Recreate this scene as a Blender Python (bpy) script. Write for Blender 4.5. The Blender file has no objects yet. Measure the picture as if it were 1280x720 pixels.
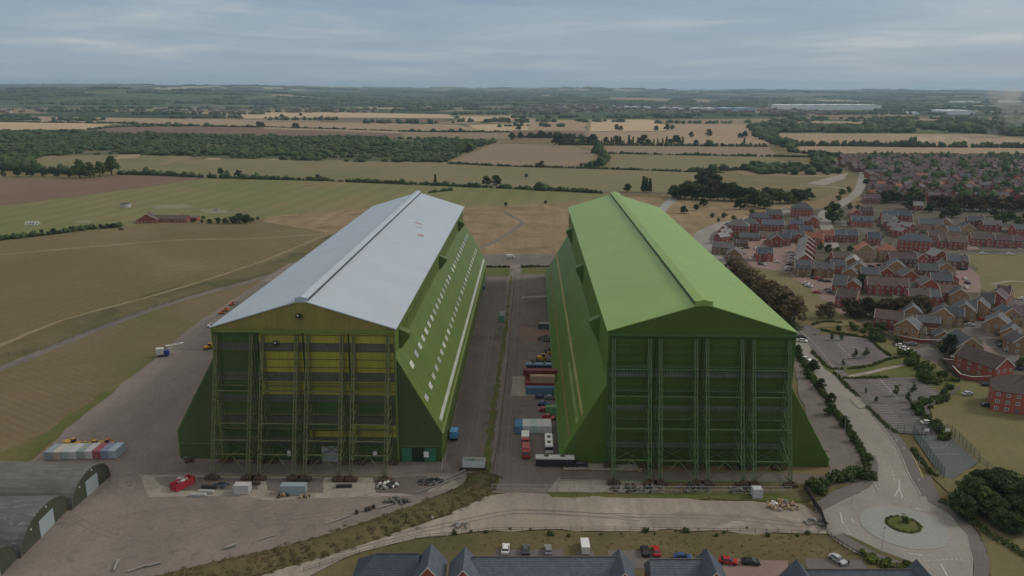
import bpy, math, random
import numpy as np
from mathutils import Vector, Matrix, geometry
random.seed(7); RNG = np.random.default_rng(11)
SC = bpy.context.scene; COL = SC.collection
PI = math.pi
# ------------------------------------------------------------------ camera
FPX, PITCH, YAW, ROLL, CH = 1003.0, .2426, -.0209, -.0032, 108.8
_f = np.array([math.sin(YAW)*math.cos(PITCH), math.cos(YAW)*math.cos(PITCH), -math.sin(PITCH)])
_r = np.array([math.cos(YAW), -math.sin(YAW), 0.]); _d = np.cross(_f, _r)
_rr = math.cos(ROLL)*_r + math.sin(ROLL)*_d; _dd = -math.sin(ROLL)*_r + math.cos(ROLL)*_d
cam = bpy.data.cameras.new('camera'); camo = bpy.data.objects.new('camera', cam); COL.objects.link(camo)
cam.sensor_width = 36; cam.lens = 36*FPX/1280; cam.clip_start = 1; cam.clip_end = 90000
M = Matrix(((_rr[0], -_dd[0], -_f[0], 0), (_rr[1], -_dd[1], -_f[1], 0), (_rr[2], -_dd[2], -_f[2], CH), (0, 0, 0, 1)))
camo.matrix_world = M; SC.camera = camo
def ray(u, v): return _f + _rr*(u-640)/FPX + _dd*(v-360)/FPX
def G(u, v, z=0.):
    q = ray(u, v); t = (z-CH)/q[2]; return (q[0]*t, q[1]*t)
def PY(u, v, Y):
    q = ray(u, v); t = Y/q[1]; return (q[0]*t, CH+q[2]*t)
# ------------------------------------------------------------------ render / light
SC.view_settings.view_transform = 'Standard'; SC.view_settings.look = 'None'
SC.view_settings.exposure = .45; SC.view_settings.gamma = 1
SC.cycles.use_denoising = True; SC.cycles.max_bounces = 6; SC.cycles.diffuse_bounces = 3
SC.cycles.volume_bounces = 1; SC.cycles.transparent_max_bounces = 8
SUN_EL, SUN_AZ = math.radians(36), math.radians(74)
W = bpy.data.worlds.new('World'); SC.world = W; W.use_nodes = True
nt = W.node_tree; N = nt.nodes; L = nt.links
bg = N['Background']; sky = N.new('ShaderNodeTexSky'); sky.sky_type = 'NISHITA'; sky.sun_disc = False
sky.sun_elevation = SUN_EL; sky.sun_rotation = SUN_AZ; sky.air_density = 1.2; sky.dust_density = 1.5
def nd(t, T, **k):
    n = T.nodes.new(t)
    for a, b in k.items():
        if a.startswith('i_'): n.inputs[a[2:].replace('_', ' ')].default_value = b
        else: setattr(n, a, b)
    return n
def ramp(T, stops, interp='LINEAR'):
    n = T.nodes.new('ShaderNodeValToRGB'); n.color_ramp.interpolation = interp
    e = n.color_ramp.elements
    while len(e) > 1: e.remove(e[-1])
    e[0].position = stops[0][0]; e[0].color = (*stops[0][1], 1)
    for p, c in stops[1:]:
        x = e.new(p); x.color = (*c, 1)
    return n
tc = nd('ShaderNodeTexCoord', nt); sx = nd('ShaderNodeSeparateXYZ', nt); L.new(tc.outputs['Generated'], sx.inputs[0])
za = nd('ShaderNodeMath', nt, operation='MAXIMUM'); L.new(sx.outputs[2], za.inputs[0]); za.inputs[1].default_value = 0
zb = nd('ShaderNodeMath', nt, operation='ADD'); L.new(za.outputs[0], zb.inputs[0]); zb.inputs[1].default_value = .045
dv = []
for k in (0, 1):
    m = nd('ShaderNodeMath', nt, operation='DIVIDE'); L.new(sx.outputs[k], m.inputs[0]); L.new(zb.outputs[0], m.inputs[1]); dv.append(m)
cx = nd('ShaderNodeCombineXYZ', nt); L.new(dv[0].outputs[0], cx.inputs[0]); L.new(dv[1].outputs[0], cx.inputs[1])
cn = nd('ShaderNodeTexNoise', nt, i_Scale=.34, i_Detail=5.0, i_Roughness=.55, i_Distortion=.4); L.new(cx.outputs[0], cn.inputs['Vector'])
cn2 = nd('ShaderNodeTexNoise', nt, i_Scale=1.7, i_Detail=5.0, i_Roughness=.6); L.new(cx.outputs[0], cn2.inputs['Vector'])
mixn = nd('ShaderNodeMix', nt, data_type='FLOAT'); mixn.inputs[0].default_value = .14
L.new(cn.outputs[0], mixn.inputs[2]); L.new(cn2.outputs[0], mixn.inputs[3])
K = SKYK = 1.0
cr = ramp(nt, [(.30, (1.0, 1.75, 2.9)), (.43, (1.4, 2.1, 3.05)), (.52, (1.8, 2.5, 3.3)), (.6, (2.6, 3.1, 3.7)), (.7, (4.2, 4.3, 4.45))])
L.new(mixn.outputs[0], cr.inputs[0])
# paler band low over the horizon, as the overcast thins
hz = nd('ShaderNodeMapRange', nt); L.new(sx.outputs[2], hz.inputs[0])
hz.inputs[1].default_value = -.01; hz.inputs[2].default_value = .16; hz.inputs[3].default_value = .55; hz.inputs[4].default_value = 0
mh = nd('ShaderNodeMix', nt, data_type='RGBA'); L.new(hz.outputs[0], mh.inputs[0]); L.new(cr.outputs[0], mh.inputs[6]); mh.inputs[7].default_value = (3.0, 3.5, 3.95, 1)
ov = nd('ShaderNodeMapRange', nt); L.new(sx.outputs[2], ov.inputs[0])
ov.inputs[1].default_value = .2; ov.inputs[2].default_value = .5; ov.inputs[3].default_value = 0; ov.inputs[4].default_value = .9
mo = nd('ShaderNodeMix', nt, data_type='RGBA'); L.new(ov.outputs[0], mo.inputs[0]); L.new(mh.outputs[2], mo.inputs[6]); mo.inputs[7].default_value = (4.5, 4.15, 3.75, 1)
ms = nd('ShaderNodeMix', nt, data_type='RGBA'); ms.inputs[0].default_value = .88
L.new(sky.outputs[0], ms.inputs[6]); L.new(mo.outputs[2], ms.inputs[7]); L.new(ms.outputs[2], bg.inputs[0]); bg.inputs[1].default_value = .1
sl = bpy.data.lights.new('sun', 'SUN'); sl.energy = 1.05; sl.angle = math.radians(14); sl.color = (1, .95, .88)
so = bpy.data.objects.new('sun', sl); COL.objects.link(so)
sd = Vector((math.sin(SUN_AZ)*math.cos(SUN_EL), math.cos(SUN_AZ)*math.cos(SUN_EL), math.sin(SUN_EL)))
so.rotation_euler = sd.to_track_quat('Z', 'Y').to_euler()
# ------------------------------------------------------------------ materials
MATS = {}
def newmat(name, rough=.8, spec=.3):
    m = bpy.data.materials.new(name); m.use_nodes = True
    b = m.node_tree.nodes['Principled BSDF']; b.inputs['Roughness'].default_value = rough
    b.inputs['Specular IOR Level'].default_value = spec; MATS[name] = m
    return m, m.node_tree, b
def obco(T, scale=(1, 1, 1), rot=0):
    t = nd('ShaderNodeTexCoord', T); mp = nd('ShaderNodeMapping', T)
    T.links.new(t.outputs['Object'], mp.inputs[0]); mp.inputs['Scale'].default_value = scale; mp.inputs['Rotation'].default_value = (0, 0, rot)
    return mp
def mixc(T, fac, a, b, blend='MIX'):
    m = nd('ShaderNodeMix', T, data_type='RGBA', blend_type=blend)
    for s, x in ((0, fac), (6, a), (7, b)):
        if hasattr(x, 'links') or hasattr(x, 'is_linked'): T.links.new(x, m.inputs[s])
        elif s == 0: m.inputs[0].default_value = x
        else: m.inputs[s].default_value = (*x, 1)
    return m.outputs[2]
def noise(T, vec, scale, detail=4., rough=.6, dist=0.):
    n = nd('ShaderNodeTexNoise', T, i_Scale=scale, i_Detail=detail, i_Roughness=rough, i_Distortion=dist); T.links.new(vec, n.inputs['Vector']); return n.outputs[0]
def rng(T, x, a, b, c=0., d=1.):
    n = nd('ShaderNodeMapRange', T); T.links.new(x, n.inputs[0])
    for i, q in enumerate((a, b, c, d)): n.inputs[i+1].default_value = q
    return n.outputs[0]
def ground_mat(name, c1, c2, s=.02, fine=.6, stripe=None, c3=None, s3=.006, rough=.95, bump=0., streak=None, grid=None, stain=0.):
    if name in MATS: return MATS[name]
    m, T, b = newmat(name, rough, .1); mp = obco(T).outputs[0]
    f = rng(T, noise(T, mp, s, 6., .65, .5), .35, .65)
    c = mixc(T, f, c1, c2)
    if c3: c = mixc(T, rng(T, noise(T, mp, s3, 4., .6, 1.), .5, .68), c, c3)
    if streak:
        ang, sc, amt = streak
        ss = obco(T, (sc, sc*.06, 1), ang).outputs[0]
        c = mixc(T, rng(T, noise(T, ss, 1., 4., .6), .35, .7, 0, amt), c, tuple(x*.6 for x in c1))
    if stripe:
        ang, per, amt = stripe
        sp = obco(T, (1, 1, 1), ang).outputs[0]
        w = nd('ShaderNodeTexWave', T, i_Scale=.314/per, i_Distortion=1.2, i_Detail=2., wave_type='BANDS', bands_direction='X'); w.inputs['Detail Scale'].default_value = .3
        T.links.new(sp, w.inputs['Vector'])
        c = mixc(T, rng(T, w.outputs['Fac'], .2, .8, 0, amt), c, tuple(x*.72 for x in c1))
    if grid:
        bt = nd('ShaderNodeTexBrick', T, offset=0., i_Scale=1., i_Mortar_Size=.09); bt.inputs['Brick Width'].default_value = grid[0]; bt.inputs['Row Height'].default_value = grid[1]
        bt.inputs['Color1'].default_value = (1, 1, 1, 1); bt.inputs['Color2'].default_value = (1-grid[2],)*3+(1,); bt.inputs['Mortar'].default_value = (1-grid[3],)*3+(1,); bt.inputs['Mortar Smooth'].default_value = .3
        T.links.new(mp, bt.inputs['Vector']); c = mixc(T, 1., c, bt.outputs['Color'], 'MULTIPLY')
    if stain:
        c = mixc(T, rng(T, noise(T, mp, .16, 5., .75, 1.5), .56, .64, 0, stain), c, tuple(x*.62 for x in c1))
        vc = nd('ShaderNodeTexVoronoi', T, i_Scale=.09, feature='DISTANCE_TO_EDGE', voronoi_dimensions='2D'); av = nd('ShaderNodeVectorMath', T, operation='MULTIPLY_ADD')
        wn_ = nd('ShaderNodeTexNoise', T, i_Scale=.35, i_Detail=3.); T.links.new(mp, wn_.inputs['Vector']); T.links.new(wn_.outputs['Color'], av.inputs[0]); av.inputs[1].default_value = (5, 5, 0); T.links.new(mp, av.inputs[2]); T.links.new(av.outputs[0], vc.inputs['Vector'])
        c = mixc(T, rng(T, vc.outputs['Distance'], .0, .012, .55, 0), c, tuple(x*.55 for x in c1))
    g = noise(T, mp, fine, 8., .75)
    c = mixc(T, 1., c, mixc(T, g, (.62, .62, .62), (1.36, 1.36, 1.36)), 'MULTIPLY')
    T.links.new(c, b.inputs['Base Color'])
    if bump:
        bp = nd('ShaderNodeBump', T, i_Strength=bump, i_Distance=.3); T.links.new(g, bp.inputs['Height']); T.links.new(bp.outputs[0], b.inputs['Normal'])
    return m
def plain(name, c, rough=.6, var=.18, s=.8, spec=.3, metal=0.):
    if name in MATS: return MATS[name]
    m, T, b = newmat(name, rough, spec); mp = obco(T).outputs[0]
    f = noise(T, mp, s, 5., .65)
    cc = mixc(T, rng(T, f, .3, .7), tuple(x*(1-var) for x in c), tuple(min(1, x*(1+var)) for x in c))
    T.links.new(cc, b.inputs['Base Color']); b.inputs['Metallic'].default_value = metal
    return m
def clad(name, c, vary=.25, rib=1.1, axis='X', rough=.5, streak=.5, stain=None, horiz=0., spec=.3, cov=.62, panel=None):
    """profiled sheet cladding: ribs, vertical runs of grime, faded panels"""
    if name in MATS: return MATS[name]
    m, T, b = newmat(name, rough, spec)
    mp = obco(T).outputs[0]
    k = {'X': (1, .04, .04), 'Y': (.04, 1, .04)}[axis]
    st = obco(T, tuple(v*1.2 for v in k)).outputs[0]
    f1 = noise(T, st, 1., 5., .7)
    f2 = noise(T, mp, .07, 5., .6)
    c_ = mixc(T, rng(T, f2, .3, .7), tuple(x*(1-vary) for x in c), tuple(x*(1+vary) for x in c))
    c_ = mixc(T, rng(T, f1, .45, .8, 0, streak), c_, tuple(x*.5 for x in c))
    if stain: c_ = mixc(T, rng(T, noise(T, mp, .11, 5., .7, 1.), cov, cov+.08, 0, .8), c_, stain)
    if panel:
        sw = nd('ShaderNodeSeparateXYZ', T); T.links.new(mp, sw.inputs[0]); cb_ = nd('ShaderNodeCombineXYZ', T)
        T.links.new(sw.outputs[1], cb_.inputs[1 if panel[4] == 'roof' else 0]); T.links.new(sw.outputs[0 if panel[4] == 'roof' else 2], cb_.inputs[0 if panel[4] == 'roof' else 1])
        bt = nd('ShaderNodeTexBrick', T, offset=.5, i_Scale=1., i_Mortar_Size=.04); bt.inputs['Brick Width'].default_value = panel[0]; bt.inputs['Row Height'].default_value = panel[1]
        bt.inputs['Color1'].default_value = (1, 1, 1, 1); bt.inputs['Color2'].default_value = (1-panel[2],)*3+(1,); bt.inputs['Mortar'].default_value = (1-panel[3],)*3+(1,); bt.inputs['Mortar Smooth'].default_value = .2
        T.links.new(cb_.outputs[0], bt.inputs['Vector']); c_ = mixc(T, 1., c_, bt.outputs['Color'], 'MULTIPLY')
    w = nd('ShaderNodeTexWave', T, i_Scale=.314/rib, i_Distortion=0., wave_type='BANDS', bands_direction=axis); T.links.new(mp, w.inputs['Vector'])
    bp = nd('ShaderNodeBump', T, i_Strength=.5, i_Distance=.08); T.links.new(w.outputs['Fac'], bp.inputs['Height']); T.links.new(bp.outputs[0], b.inputs['Normal'])
    T.links.new(c_, b.inputs['Base Color'])
    return m
def brick(name, c, c2):
    if name in MATS: return MATS[name]
    m, T, b = newmat(name, .9, .1); mp = obco(T).outputs[0]
    f = noise(T, mp, 1.3, 6., .7); g = noise(T, mp, 9., 3., .6)
    cc = mixc(T, rng(T, f, .3, .7), c, c2); cc = mixc(T, rng(T, g, .3, .8, 0, .35), cc, tuple(x*.55 for x in c))
    oi = nd('ShaderNodeObjectInfo', T)
    cc = mixc(T, 1., cc, mixc(T, oi.outputs['Random'], (.75, .75, .75), (1.2, 1.15, 1.1)), 'MULTIPLY')
    T.links.new(cc, b.inputs['Base Color']); return m
def tiles(name, c, rough=.75):
    if name in MATS: return MATS[name]
    m, T, b = newmat(name, rough, .25); mp = obco(T).outputs[0]
    f = noise(T, mp, .9, 6., .7)
    cc = mixc(T, rng(T, f, .3, .7), tuple(x*.75 for x in c), tuple(x*1.25 for x in c))
    oi = nd('ShaderNodeObjectInfo', T)
    cc = mixc(T, 1., cc, mixc(T, oi.outputs['Random'], (.75, .75, .78), (1.25, 1.2, 1.18)), 'MULTIPLY')
    w = nd('ShaderNodeTexWave', T, i_Scale=.9, i_Distortion=.2, wave_type='BANDS', bands_direction='Z'); T.links.new(mp, w.inputs['Vector'])
    bp = nd('ShaderNodeBump', T, i_Strength=.6, i_Distance=.06); T.links.new(w.outputs['Fac'], bp.inputs['Height']); T.links.new(bp.outputs[0], b.inputs['Normal'])
    T.links.new(cc, b.inputs['Base Color']); return m
def foliage(name, c, c2, objvar=True):
    if name in MATS: return MATS[name]
    m, T, b = newmat(name, .85, .15)
    ge = nd('ShaderNodeNewGeometry', T); mp = obco(T).outputs[0]
    cc = mixc(T, ge.outputs['Random Per Island'], tuple(x*.55 for x in c), tuple(x*1.2 for x in c2))
    cc = mixc(T, rng(T, noise(T, mp, .35, 3., .6), .35, .65, 0, .6), cc, tuple(x*.65 for x in c))
    if objvar:
        oi = nd('ShaderNodeObjectInfo', T)
        cc = mixc(T, 1., cc, mixc(T, oi.outputs['Random'], (.72, .75, .7), (1.3, 1.2, 1.1)), 'MULTIPLY')
    else:
        cc = mixc(T, rng(T, noise(T, mp, .012, 4., .6), .35, .65, 0, .6), cc, tuple((x*1.3, y*1.1, z)[i] for i, (x, y, z) in enumerate([c2]*3)))
    T.links.new(cc, b.inputs['Base Color']); return m
# ------------------------------------------------------------------ mesh builder
class MB:
    def __init__(s): s.v = []; s.f = []; s.m = []
    def add(s, vs, fs, mi=0):
        o = len(s.v); s.v += [tuple(map(float, q)) for q in vs]; s.f += [tuple(i+o for i in f) for f in fs]; s.m += [mi]*len(fs); return s
    def box(s, x0, x1, y0, y1, z0, z1, mi=0):
        return s.add([(x0, y0, z0), (x1, y0, z0), (x1, y1, z0), (x0, y1, z0), (x0, y0, z1), (x1, y0, z1), (x1, y1, z1), (x0, y1, z1)],
                     [(0, 3, 2, 1), (4, 5, 6, 7), (0, 1, 5, 4), (1, 2, 6, 5), (2, 3, 7, 6), (3, 0, 4, 7)], mi)
    def bar(s, a, b, r=.15, mi=0, r2=None):
        a = Vector(a); b = Vector(b); d = (b-a)
        if d.length < 1e-6: return s
        d.normalize(); u = d.cross(Vector((0, 0, 1)) if abs(d.z) < .9 else Vector((1, 0, 0))).normalized(); w = d.cross(u)
        r2 = r if r2 is None else r2
        vs = [a+u*r+w*r, a-u*r+w*r, a-u*r-w*r, a+u*r-w*r, b+u*r2+w*r2, b-u*r2+w*r2, b-u*r2-w*r2, b+u*r2-w*r2]
        return s.add(vs, [(0, 3, 2, 1), (4, 5, 6, 7), (0, 1, 5, 4), (1, 2, 6, 5), (2, 3, 7, 6), (3, 0, 4, 7)], mi)
    def cyl(s, a, b, r, n=10, mi=0, r2=None, caps=True):
        a = Vector(a); b = Vector(b); d = (b-a).normalized(); u = d.cross(Vector((0, 0, 1)) if abs(d.z) < .9 else Vector((1, 0, 0))).normalized(); w = d.cross(u)
        r2 = r if r2 is None else r2
        vs = [a+(u*math.cos(2*PI*i/n)+w*math.sin(2*PI*i/n))*r for i in range(n)]+[b+(u*math.cos(2*PI*i/n)+w*math.sin(2*PI*i/n))*r2 for i in range(n)]
        fs = [(i, (i+1) % n, n+(i+1) % n, n+i) for i in range(n)]
        if caps: fs += [tuple(range(n-1, -1, -1)), tuple(range(n, 2*n))]
        return s.add(vs, fs, mi)
    def prism(s, prof, y0, y1, mi=0, axis='y'):
        """closed profile (a,z) extruded along axis"""
        n = len(prof)
        if axis == 'y': vs = [(a, y0, z) for a, z in prof]+[(a, y1, z) for a, z in prof]
        else: vs = [(y0, a, z) for a, z in prof]+[(y1, a, z) for a, z in prof]
        return s.add(vs, [tuple(range(n)), tuple(range(2*n-1, n-1, -1))]+[(i, n+i, n+(i+1) % n, (i+1) % n) for i in range(n)], mi)
    def build(s, name, mats, parent=None, smooth=False, loc=None, rz=0):
        me = bpy.data.meshes.new(name); me.from_pydata(s.v, [], s.f)
        if not isinstance(mats, (list, tuple)): mats = [mats]
        for m in mats: me.materials.append(m)
        me.polygons.foreach_set('material_index', s.m)
        if smooth: me.polygons.foreach_set('use_smooth', [True]*len(s.f))
        me.update()
        return put(name, me, parent, loc, rz)
def put(name, me, parent=None, loc=None, rz=0):
    o = bpy.data.objects.new(name, me); COL.objects.link(o)
    if parent: o.parent = parent
    if loc: o.location = loc
    if rz: o.rotation_euler = (0, 0, rz)
    return o
LABELS = {}; ZC = [0]
def zc():
    ZC[0] += 1; return ZC[0]*.00045

def tag(o, label=None, cat=None, group=None, kind=None):
    if label:
        LABELS.setdefault(label, []).append(o.name)
        o['label'] = label
    if cat: o['category'] = cat
    if group: o['group'] = group
    if kind: o['kind'] = kind
    return o
def thing(name, label, cat, loc=(0, 0, 0), rz=0, group=None):
    o = bpy.data.objects.new(name, None); COL.objects.link(o); o.empty_display_size = .5
    o.location = loc; o.rotation_euler = (0, 0, rz); return tag(o, label, cat, group)
def copy_tree(o, parent=None):
    c = o.copy(); COL.objects.link(c)
    if parent: c.parent = parent
    for ch in o.children: copy_tree(ch, c)
    return c
ORD = 'first second third fourth fifth sixth seventh eighth ninth tenth eleventh twelfth thirteenth fourteenth fifteenth sixteenth seventeenth eighteenth nineteenth twentieth'.split()
TENS = {20: 'twenty', 30: 'thirty', 40: 'forty', 50: 'fifty', 60: 'sixty'}
def ordn(i):
    if i < 20: return ORD[i]
    t, r = divmod(i+1, 10)
    return TENS[t*10]+'-'+ORD[r-1] if r else {3: 'thirtieth', 4: 'fortieth', 5: 'fiftieth', 6: 'sixtieth'}[t]
# ---- ground sheets and ribbons
def resample(pts, step, jit, closed=True):
    out = []; n = len(pts)
    for i in range(n if closed else n-1):
        a = np.array(pts[i]); b = np.array(pts[(i+1) % n]); l = np.linalg.norm(b-a); k = max(1, int(l/step))
        k = min(k, 60)
        for j in range(k):
            p = a+(b-a)*j/k
            if jit and j: p = p+RNG.normal(0, jit, 2)
            out.append(tuple(p))
    if not closed: out.append(tuple(pts[-1]))
    return out
def smooth(pts, k=6, closed=False):
    P = [np.array(p, float) for p in pts]; n = len(P); out = []
    for i in range(n if closed else n-1):
        if closed: a, b, c, d = P[(i-1) % n], P[i], P[(i+1) % n], P[(i+2) % n]
        else: a, b, c, d = P[max(i-1, 0)], P[i], P[i+1], P[min(i+2, n-1)]
        for j in range(k):
            t = j/k; out.append(tuple(.5*((2*b)+(-a+c)*t+(2*a-5*b+4*c-d)*t*t+(-a+3*b-3*c+d)*t**3)))
    if not closed: out.append(tuple(P[-1]))
    return out
def sheet(name, px, z, mat, jit=.5, step=6, sm=False, world=False, kind='structure', thick=0):
    z += zc(); pts = list(px) if world else [G(*p) for p in px]
    if sm: pts = smooth(pts, 6, True)
    if jit: pts = resample(pts, step, jit)
    tris = geometry.tessellate_polygon([[Vector((p[0], p[1], 0)) for p in pts]])
    vs = [(p[0], p[1], z) for p in pts]; fs = []
    for t in tris:
        a, b, c = (vs[i] for i in t)
        fs.append(t if (b[0]-a[0])*(c[1]-a[1])-(b[1]-a[1])*(c[0]-a[0]) > 0 else (t[0], t[2], t[1]))
    mb = MB(); mb.add(vs, fs)
    if thick:
        n = len(vs); mb.add(vs+[(x, y, z-thick) for x, y, _ in vs], [(i, (i+1) % n, n+(i+1) % n, n+i) for i in range(n)])
    o = mb.build(name, mat)
    if kind: o['kind'] = kind
    return o
def ribpts(pts, w, off=0.):
    P = [np.array(p, float) for p in pts]; Lf = []; Rt = []
    for i in range(len(P)):
        d = P[min(i+1, len(P)-1)]-P[max(i-1, 0)]; d = d/(np.linalg.norm(d)+1e-9); n = np.array([-d[1], d[0]])
        Lf.append(P[i]+n*(off+w/2)); Rt.append(P[i]+n*(off-w/2))
    return Lf, Rt
def ribbon(name, px, w, z, mat, sm=True, off=0., world=False, kind='structure', jit=0., h=0.):
    z += zc(); pts = list(px) if world else [G(*p) for p in px]
    if sm: pts = smooth(pts, 7)
    Lf, Rt = ribpts(pts, w, off)
    if jit:
        Lf = [p+RNG.normal(0, jit, 2) for p in Lf]; Rt = [p+RNG.normal(0, jit, 2) for p in Rt]
    n = len(Lf); mb = MB(); mb.add([(p[0], p[1], z) for p in Lf]+[(p[0], p[1], z) for p in Rt], [(i, n+i, n+i+1, i+1) for i in range(n-1)])
    if h:
        for S in (Lf, Rt): mb.add([(p[0], p[1], z) for p in S]+[(p[0], p[1], z-h) for p in S], [(i, i+1, n+i+1, n+i) for i in range(n-1)])
    o = mb.build(name, mat)
    if kind: o['kind'] = kind
    return o
# ---- foliage
def leafmesh(name, cen, rad, n, size, mat, flat=.75, shell=.55, parent=None, tri=False):
    """n leaf faces spread through ellipsoid clumps cen/rad"""
    cen = np.array(cen, float); rad = np.array(rad, float)
    if rad.ndim == 1: rad = np.stack([rad, rad, rad*flat], 1)
    idx = RNG.choice(len(cen), n, p=(rad[:, 0]**2)/np.sum(rad[:, 0]**2))
    d = RNG.normal(size=(n, 3)); d /= np.linalg.norm(d, axis=1)[:, None]
    rr = (shell+(1-shell)*RNG.random(n))**.6
    p = cen[idx]+d*rad[idx]*rr[:, None]
    nrm = d*.9+RNG.normal(size=(n, 3))*.55+np.array([0, 0, .35]); nrm /= np.linalg.norm(nrm, axis=1)[:, None]
    a = np.cross(nrm, RNG.normal(size=(n, 3))); a /= np.linalg.norm(a, axis=1)[:, None]; b = np.cross(nrm, a)
    s = size*(.6+.8*RNG.random(n))[:, None]
    if tri: V = np.stack([p+a*s, p-a*s*.6+b*s*.8, p-a*s*.6-b*s*.8], 1); k = 3
    else: V = np.stack([p+a*s, p+b*s*.75, p-a*s, p-b*s*.75], 1); k = 4
    me = bpy.data.meshes.new(name); me.vertices.add(n*k); me.vertices.foreach_set('co', V.reshape(-1).astype(np.float32))
    me.loops.add(n*k); me.loops.foreach_set('vertex_index', np.arange(n*k, dtype=np.int32))
    me.polygons.add(n); me.polygons.foreach_set('loop_start', np.arange(0, n*k, k, dtype=np.int32))
    me.update(calc_edges=True); me.materials.append(mat)
    return me
_ico = None
def ico():
    global _ico
    if _ico is None:
        t = (1+5**.5)/2
        v = np.array([(-1, t, 0), (1, t, 0), (-1, -t, 0), (1, -t, 0), (0, -1, t), (0, 1, t), (0, -1, -t), (0, 1, -t), (t, 0, -1), (t, 0, 1), (-t, 0, -1), (-t, 0, 1)], float)
        f = [(0, 11, 5), (0, 5, 1), (0, 1, 7), (0, 7, 10), (0, 10, 11), (1, 5, 9), (5, 11, 4), (11, 10, 2), (10, 7, 6), (7, 1, 8), (3, 9, 4), (3, 4, 2), (3, 2, 6), (3, 6, 8), (3, 8, 9), (4, 9, 5), (2, 4, 11), (6, 2, 10), (8, 6, 7), (9, 8, 1)]
        vs = [tuple(x/np.linalg.norm(x)) for x in v]; mid = {}; nf = []
        def mp(a, b):
            k = (min(a, b), max(a, b))
            if k not in mid:
                m = (np.array(vs[a])+np.array(vs[b])); vs.append(tuple(m/np.linalg.norm(m))); mid[k] = len(vs)-1
            return mid[k]
        for a, b, c in f:
            x, y, z = mp(a, b), mp(b, c), mp(c, a); nf += [(a, x, z), (b, y, x), (c, z, y), (x, y, z)]
        _ico = (np.array(vs), np.array(nf))
    return _ico
def blobs(name, cen, rad, mat, jit=.28, kind='stuff'):
    """many rough small crowns in one mesh, for woods and hedgerows far away"""
    v, f = ico(); n = len(cen); cen = np.array(cen, float); rad = np.array(rad, float)
    V = v[None]*(1+RNG.normal(0, jit, (n, len(v), 1)))*rad[:, None, :]+cen[:, None, :]
    F = (f[None]+(np.arange(n)*len(v))[:, None, None]).reshape(-1)
    me = bpy.data.meshes.new(name); nv = n*len(v); nf = n*len(f)
    me.vertices.add(nv); me.vertices.foreach_set('co', V.reshape(-1).astype(np.float32))
    me.loops.add(nf*3); me.loops.foreach_set('vertex_index', F.astype(np.int32))
    me.polygons.add(nf); me.polygons.foreach_set('loop_start', np.arange(0, nf*3, 3, dtype=np.int32)); me.update(calc_edges=True)
    me.materials.append(mat); o = put(name, me)
    if kind: o['kind'] = kind
    return o
def inpoly(x, y, poly):
    c = False; n = len(poly); j = n-1
    for i in range(n):
        xi, yi = poly[i]; xj, yj = poly[j]
        if (yi > y) != (yj > y) and x < (xj-xi)*(y-yi)/(yj-yi)+xi: c = not c
        j = i
    return c
def scatter(px, dens, world=False):
    poly = list(px) if world else [G(*p) for p in px]
    xs = [p[0] for p in poly]; ys = [p[1] for p in poly]
    A = (max(xs)-min(xs))*(max(ys)-min(ys)); n = int(A*dens); out = []
    for _ in range(n):
        x = random.uniform(min(xs), max(xs)); y = random.uniform(min(ys), max(ys))
        if inpoly(x, y, poly): out.append((x, y))
    return out
def along(px, step, jit=0., world=False, sm=True):
    pts = list(px) if world else [G(*p) for p in px]
    if sm: pts = smooth(pts, 6)
    out = []; acc = 0
    for a, b in zip(pts, pts[1:]):
        a = np.array(a); b = np.array(b); l = np.linalg.norm(b-a)
        while acc < l:
            p = a+(b-a)*acc/l+(RNG.normal(0, jit, 2) if jit else 0); out.append((float(p[0]), float(p[1]))); acc += step*random.uniform(.75, 1.25)
        acc -= l
    return out
# ================================================================== GROUND AND FIELDS
def lv(k, far=False): return .02+k*(.03 if far else .012)
g_dry = ground_mat('dry_grass', (.19, .145, .075), (.13, .115, .05), .012, .5, c3=(.22, .165, .085), s3=.004)
g_field_olive = ground_mat('field_olive', (.175, .14, .07), (.135, .115, .052), .01, .35, stripe=(.35, 9, .25), c3=(.2, .165, .09), s3=.005)
g_mown = ground_mat('field_mown', (.195, .15, .085), (.155, .122, .068), .012, .5, stripe=(-1.02, 3.1, .4), c3=(.12, .12, .045), s3=.01)
g_gold = ground_mat('rough_golden_grass', (.34, .25, .14), (.23, .175, .095), .035, .3, c3=(.15, .125, .065), s3=.028, streak=(.1, .12, .95))
g_green = ground_mat('field_green', (.155, .168, .06), (.2, .19, .085), .006, .3, stripe=(.1, 24, .25), c3=(.22, .185, .085), s3=.004)
g_green2 = ground_mat('field_pale_green', (.19, .18, .085), (.23, .19, .11), .005, .3, stripe=(1.4, 22, .35), c3=(.16, .165, .07), s3=.003)
g_tan = ground_mat('field_stubble', (.37, .27, .17), (.31, .235, .15), .004, .2, stripe=(.3, 18, .3))
g_tan2 = ground_mat('field_bright_stubble', (.52, .39, .24), (.43, .33, .2), .004, .2, stripe=(1.2, 18, .2))
g_brown = ground_mat('field_ploughed', (.21, .135, .095), (.165, .115, .08), .006, .3, stripe=(.18, 14, .3))
g_pink = ground_mat('field_fallow', (.27, .2, .135), (.235, .185, .115), .005, .3, stripe=(.6, 14, .25))
g_verge = ground_mat('verge_grass', (.085, .115, .03), (.13, .12, .045), .05, .8, c3=(.17, .14, .06), s3=.03)
g_scrub = ground_mat('scrub_grass', (.115, .1, .045), (.155, .125, .065), .08, .9, c3=(.08, .085, .035), s3=.03)
g_lawn = ground_mat('park_grass', (.155, .14, .065), (.2, .165, .085), .02, .6, c3=(.13, .13, .055), s3=.01)
g_tarmac = ground_mat('worn_tarmac', (.22, .186, .162), (.255, .217, .188), .03, 1.1, c3=(.185, .156, .134), s3=.018, streak=(.5, .12, .3), stain=.55)
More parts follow.
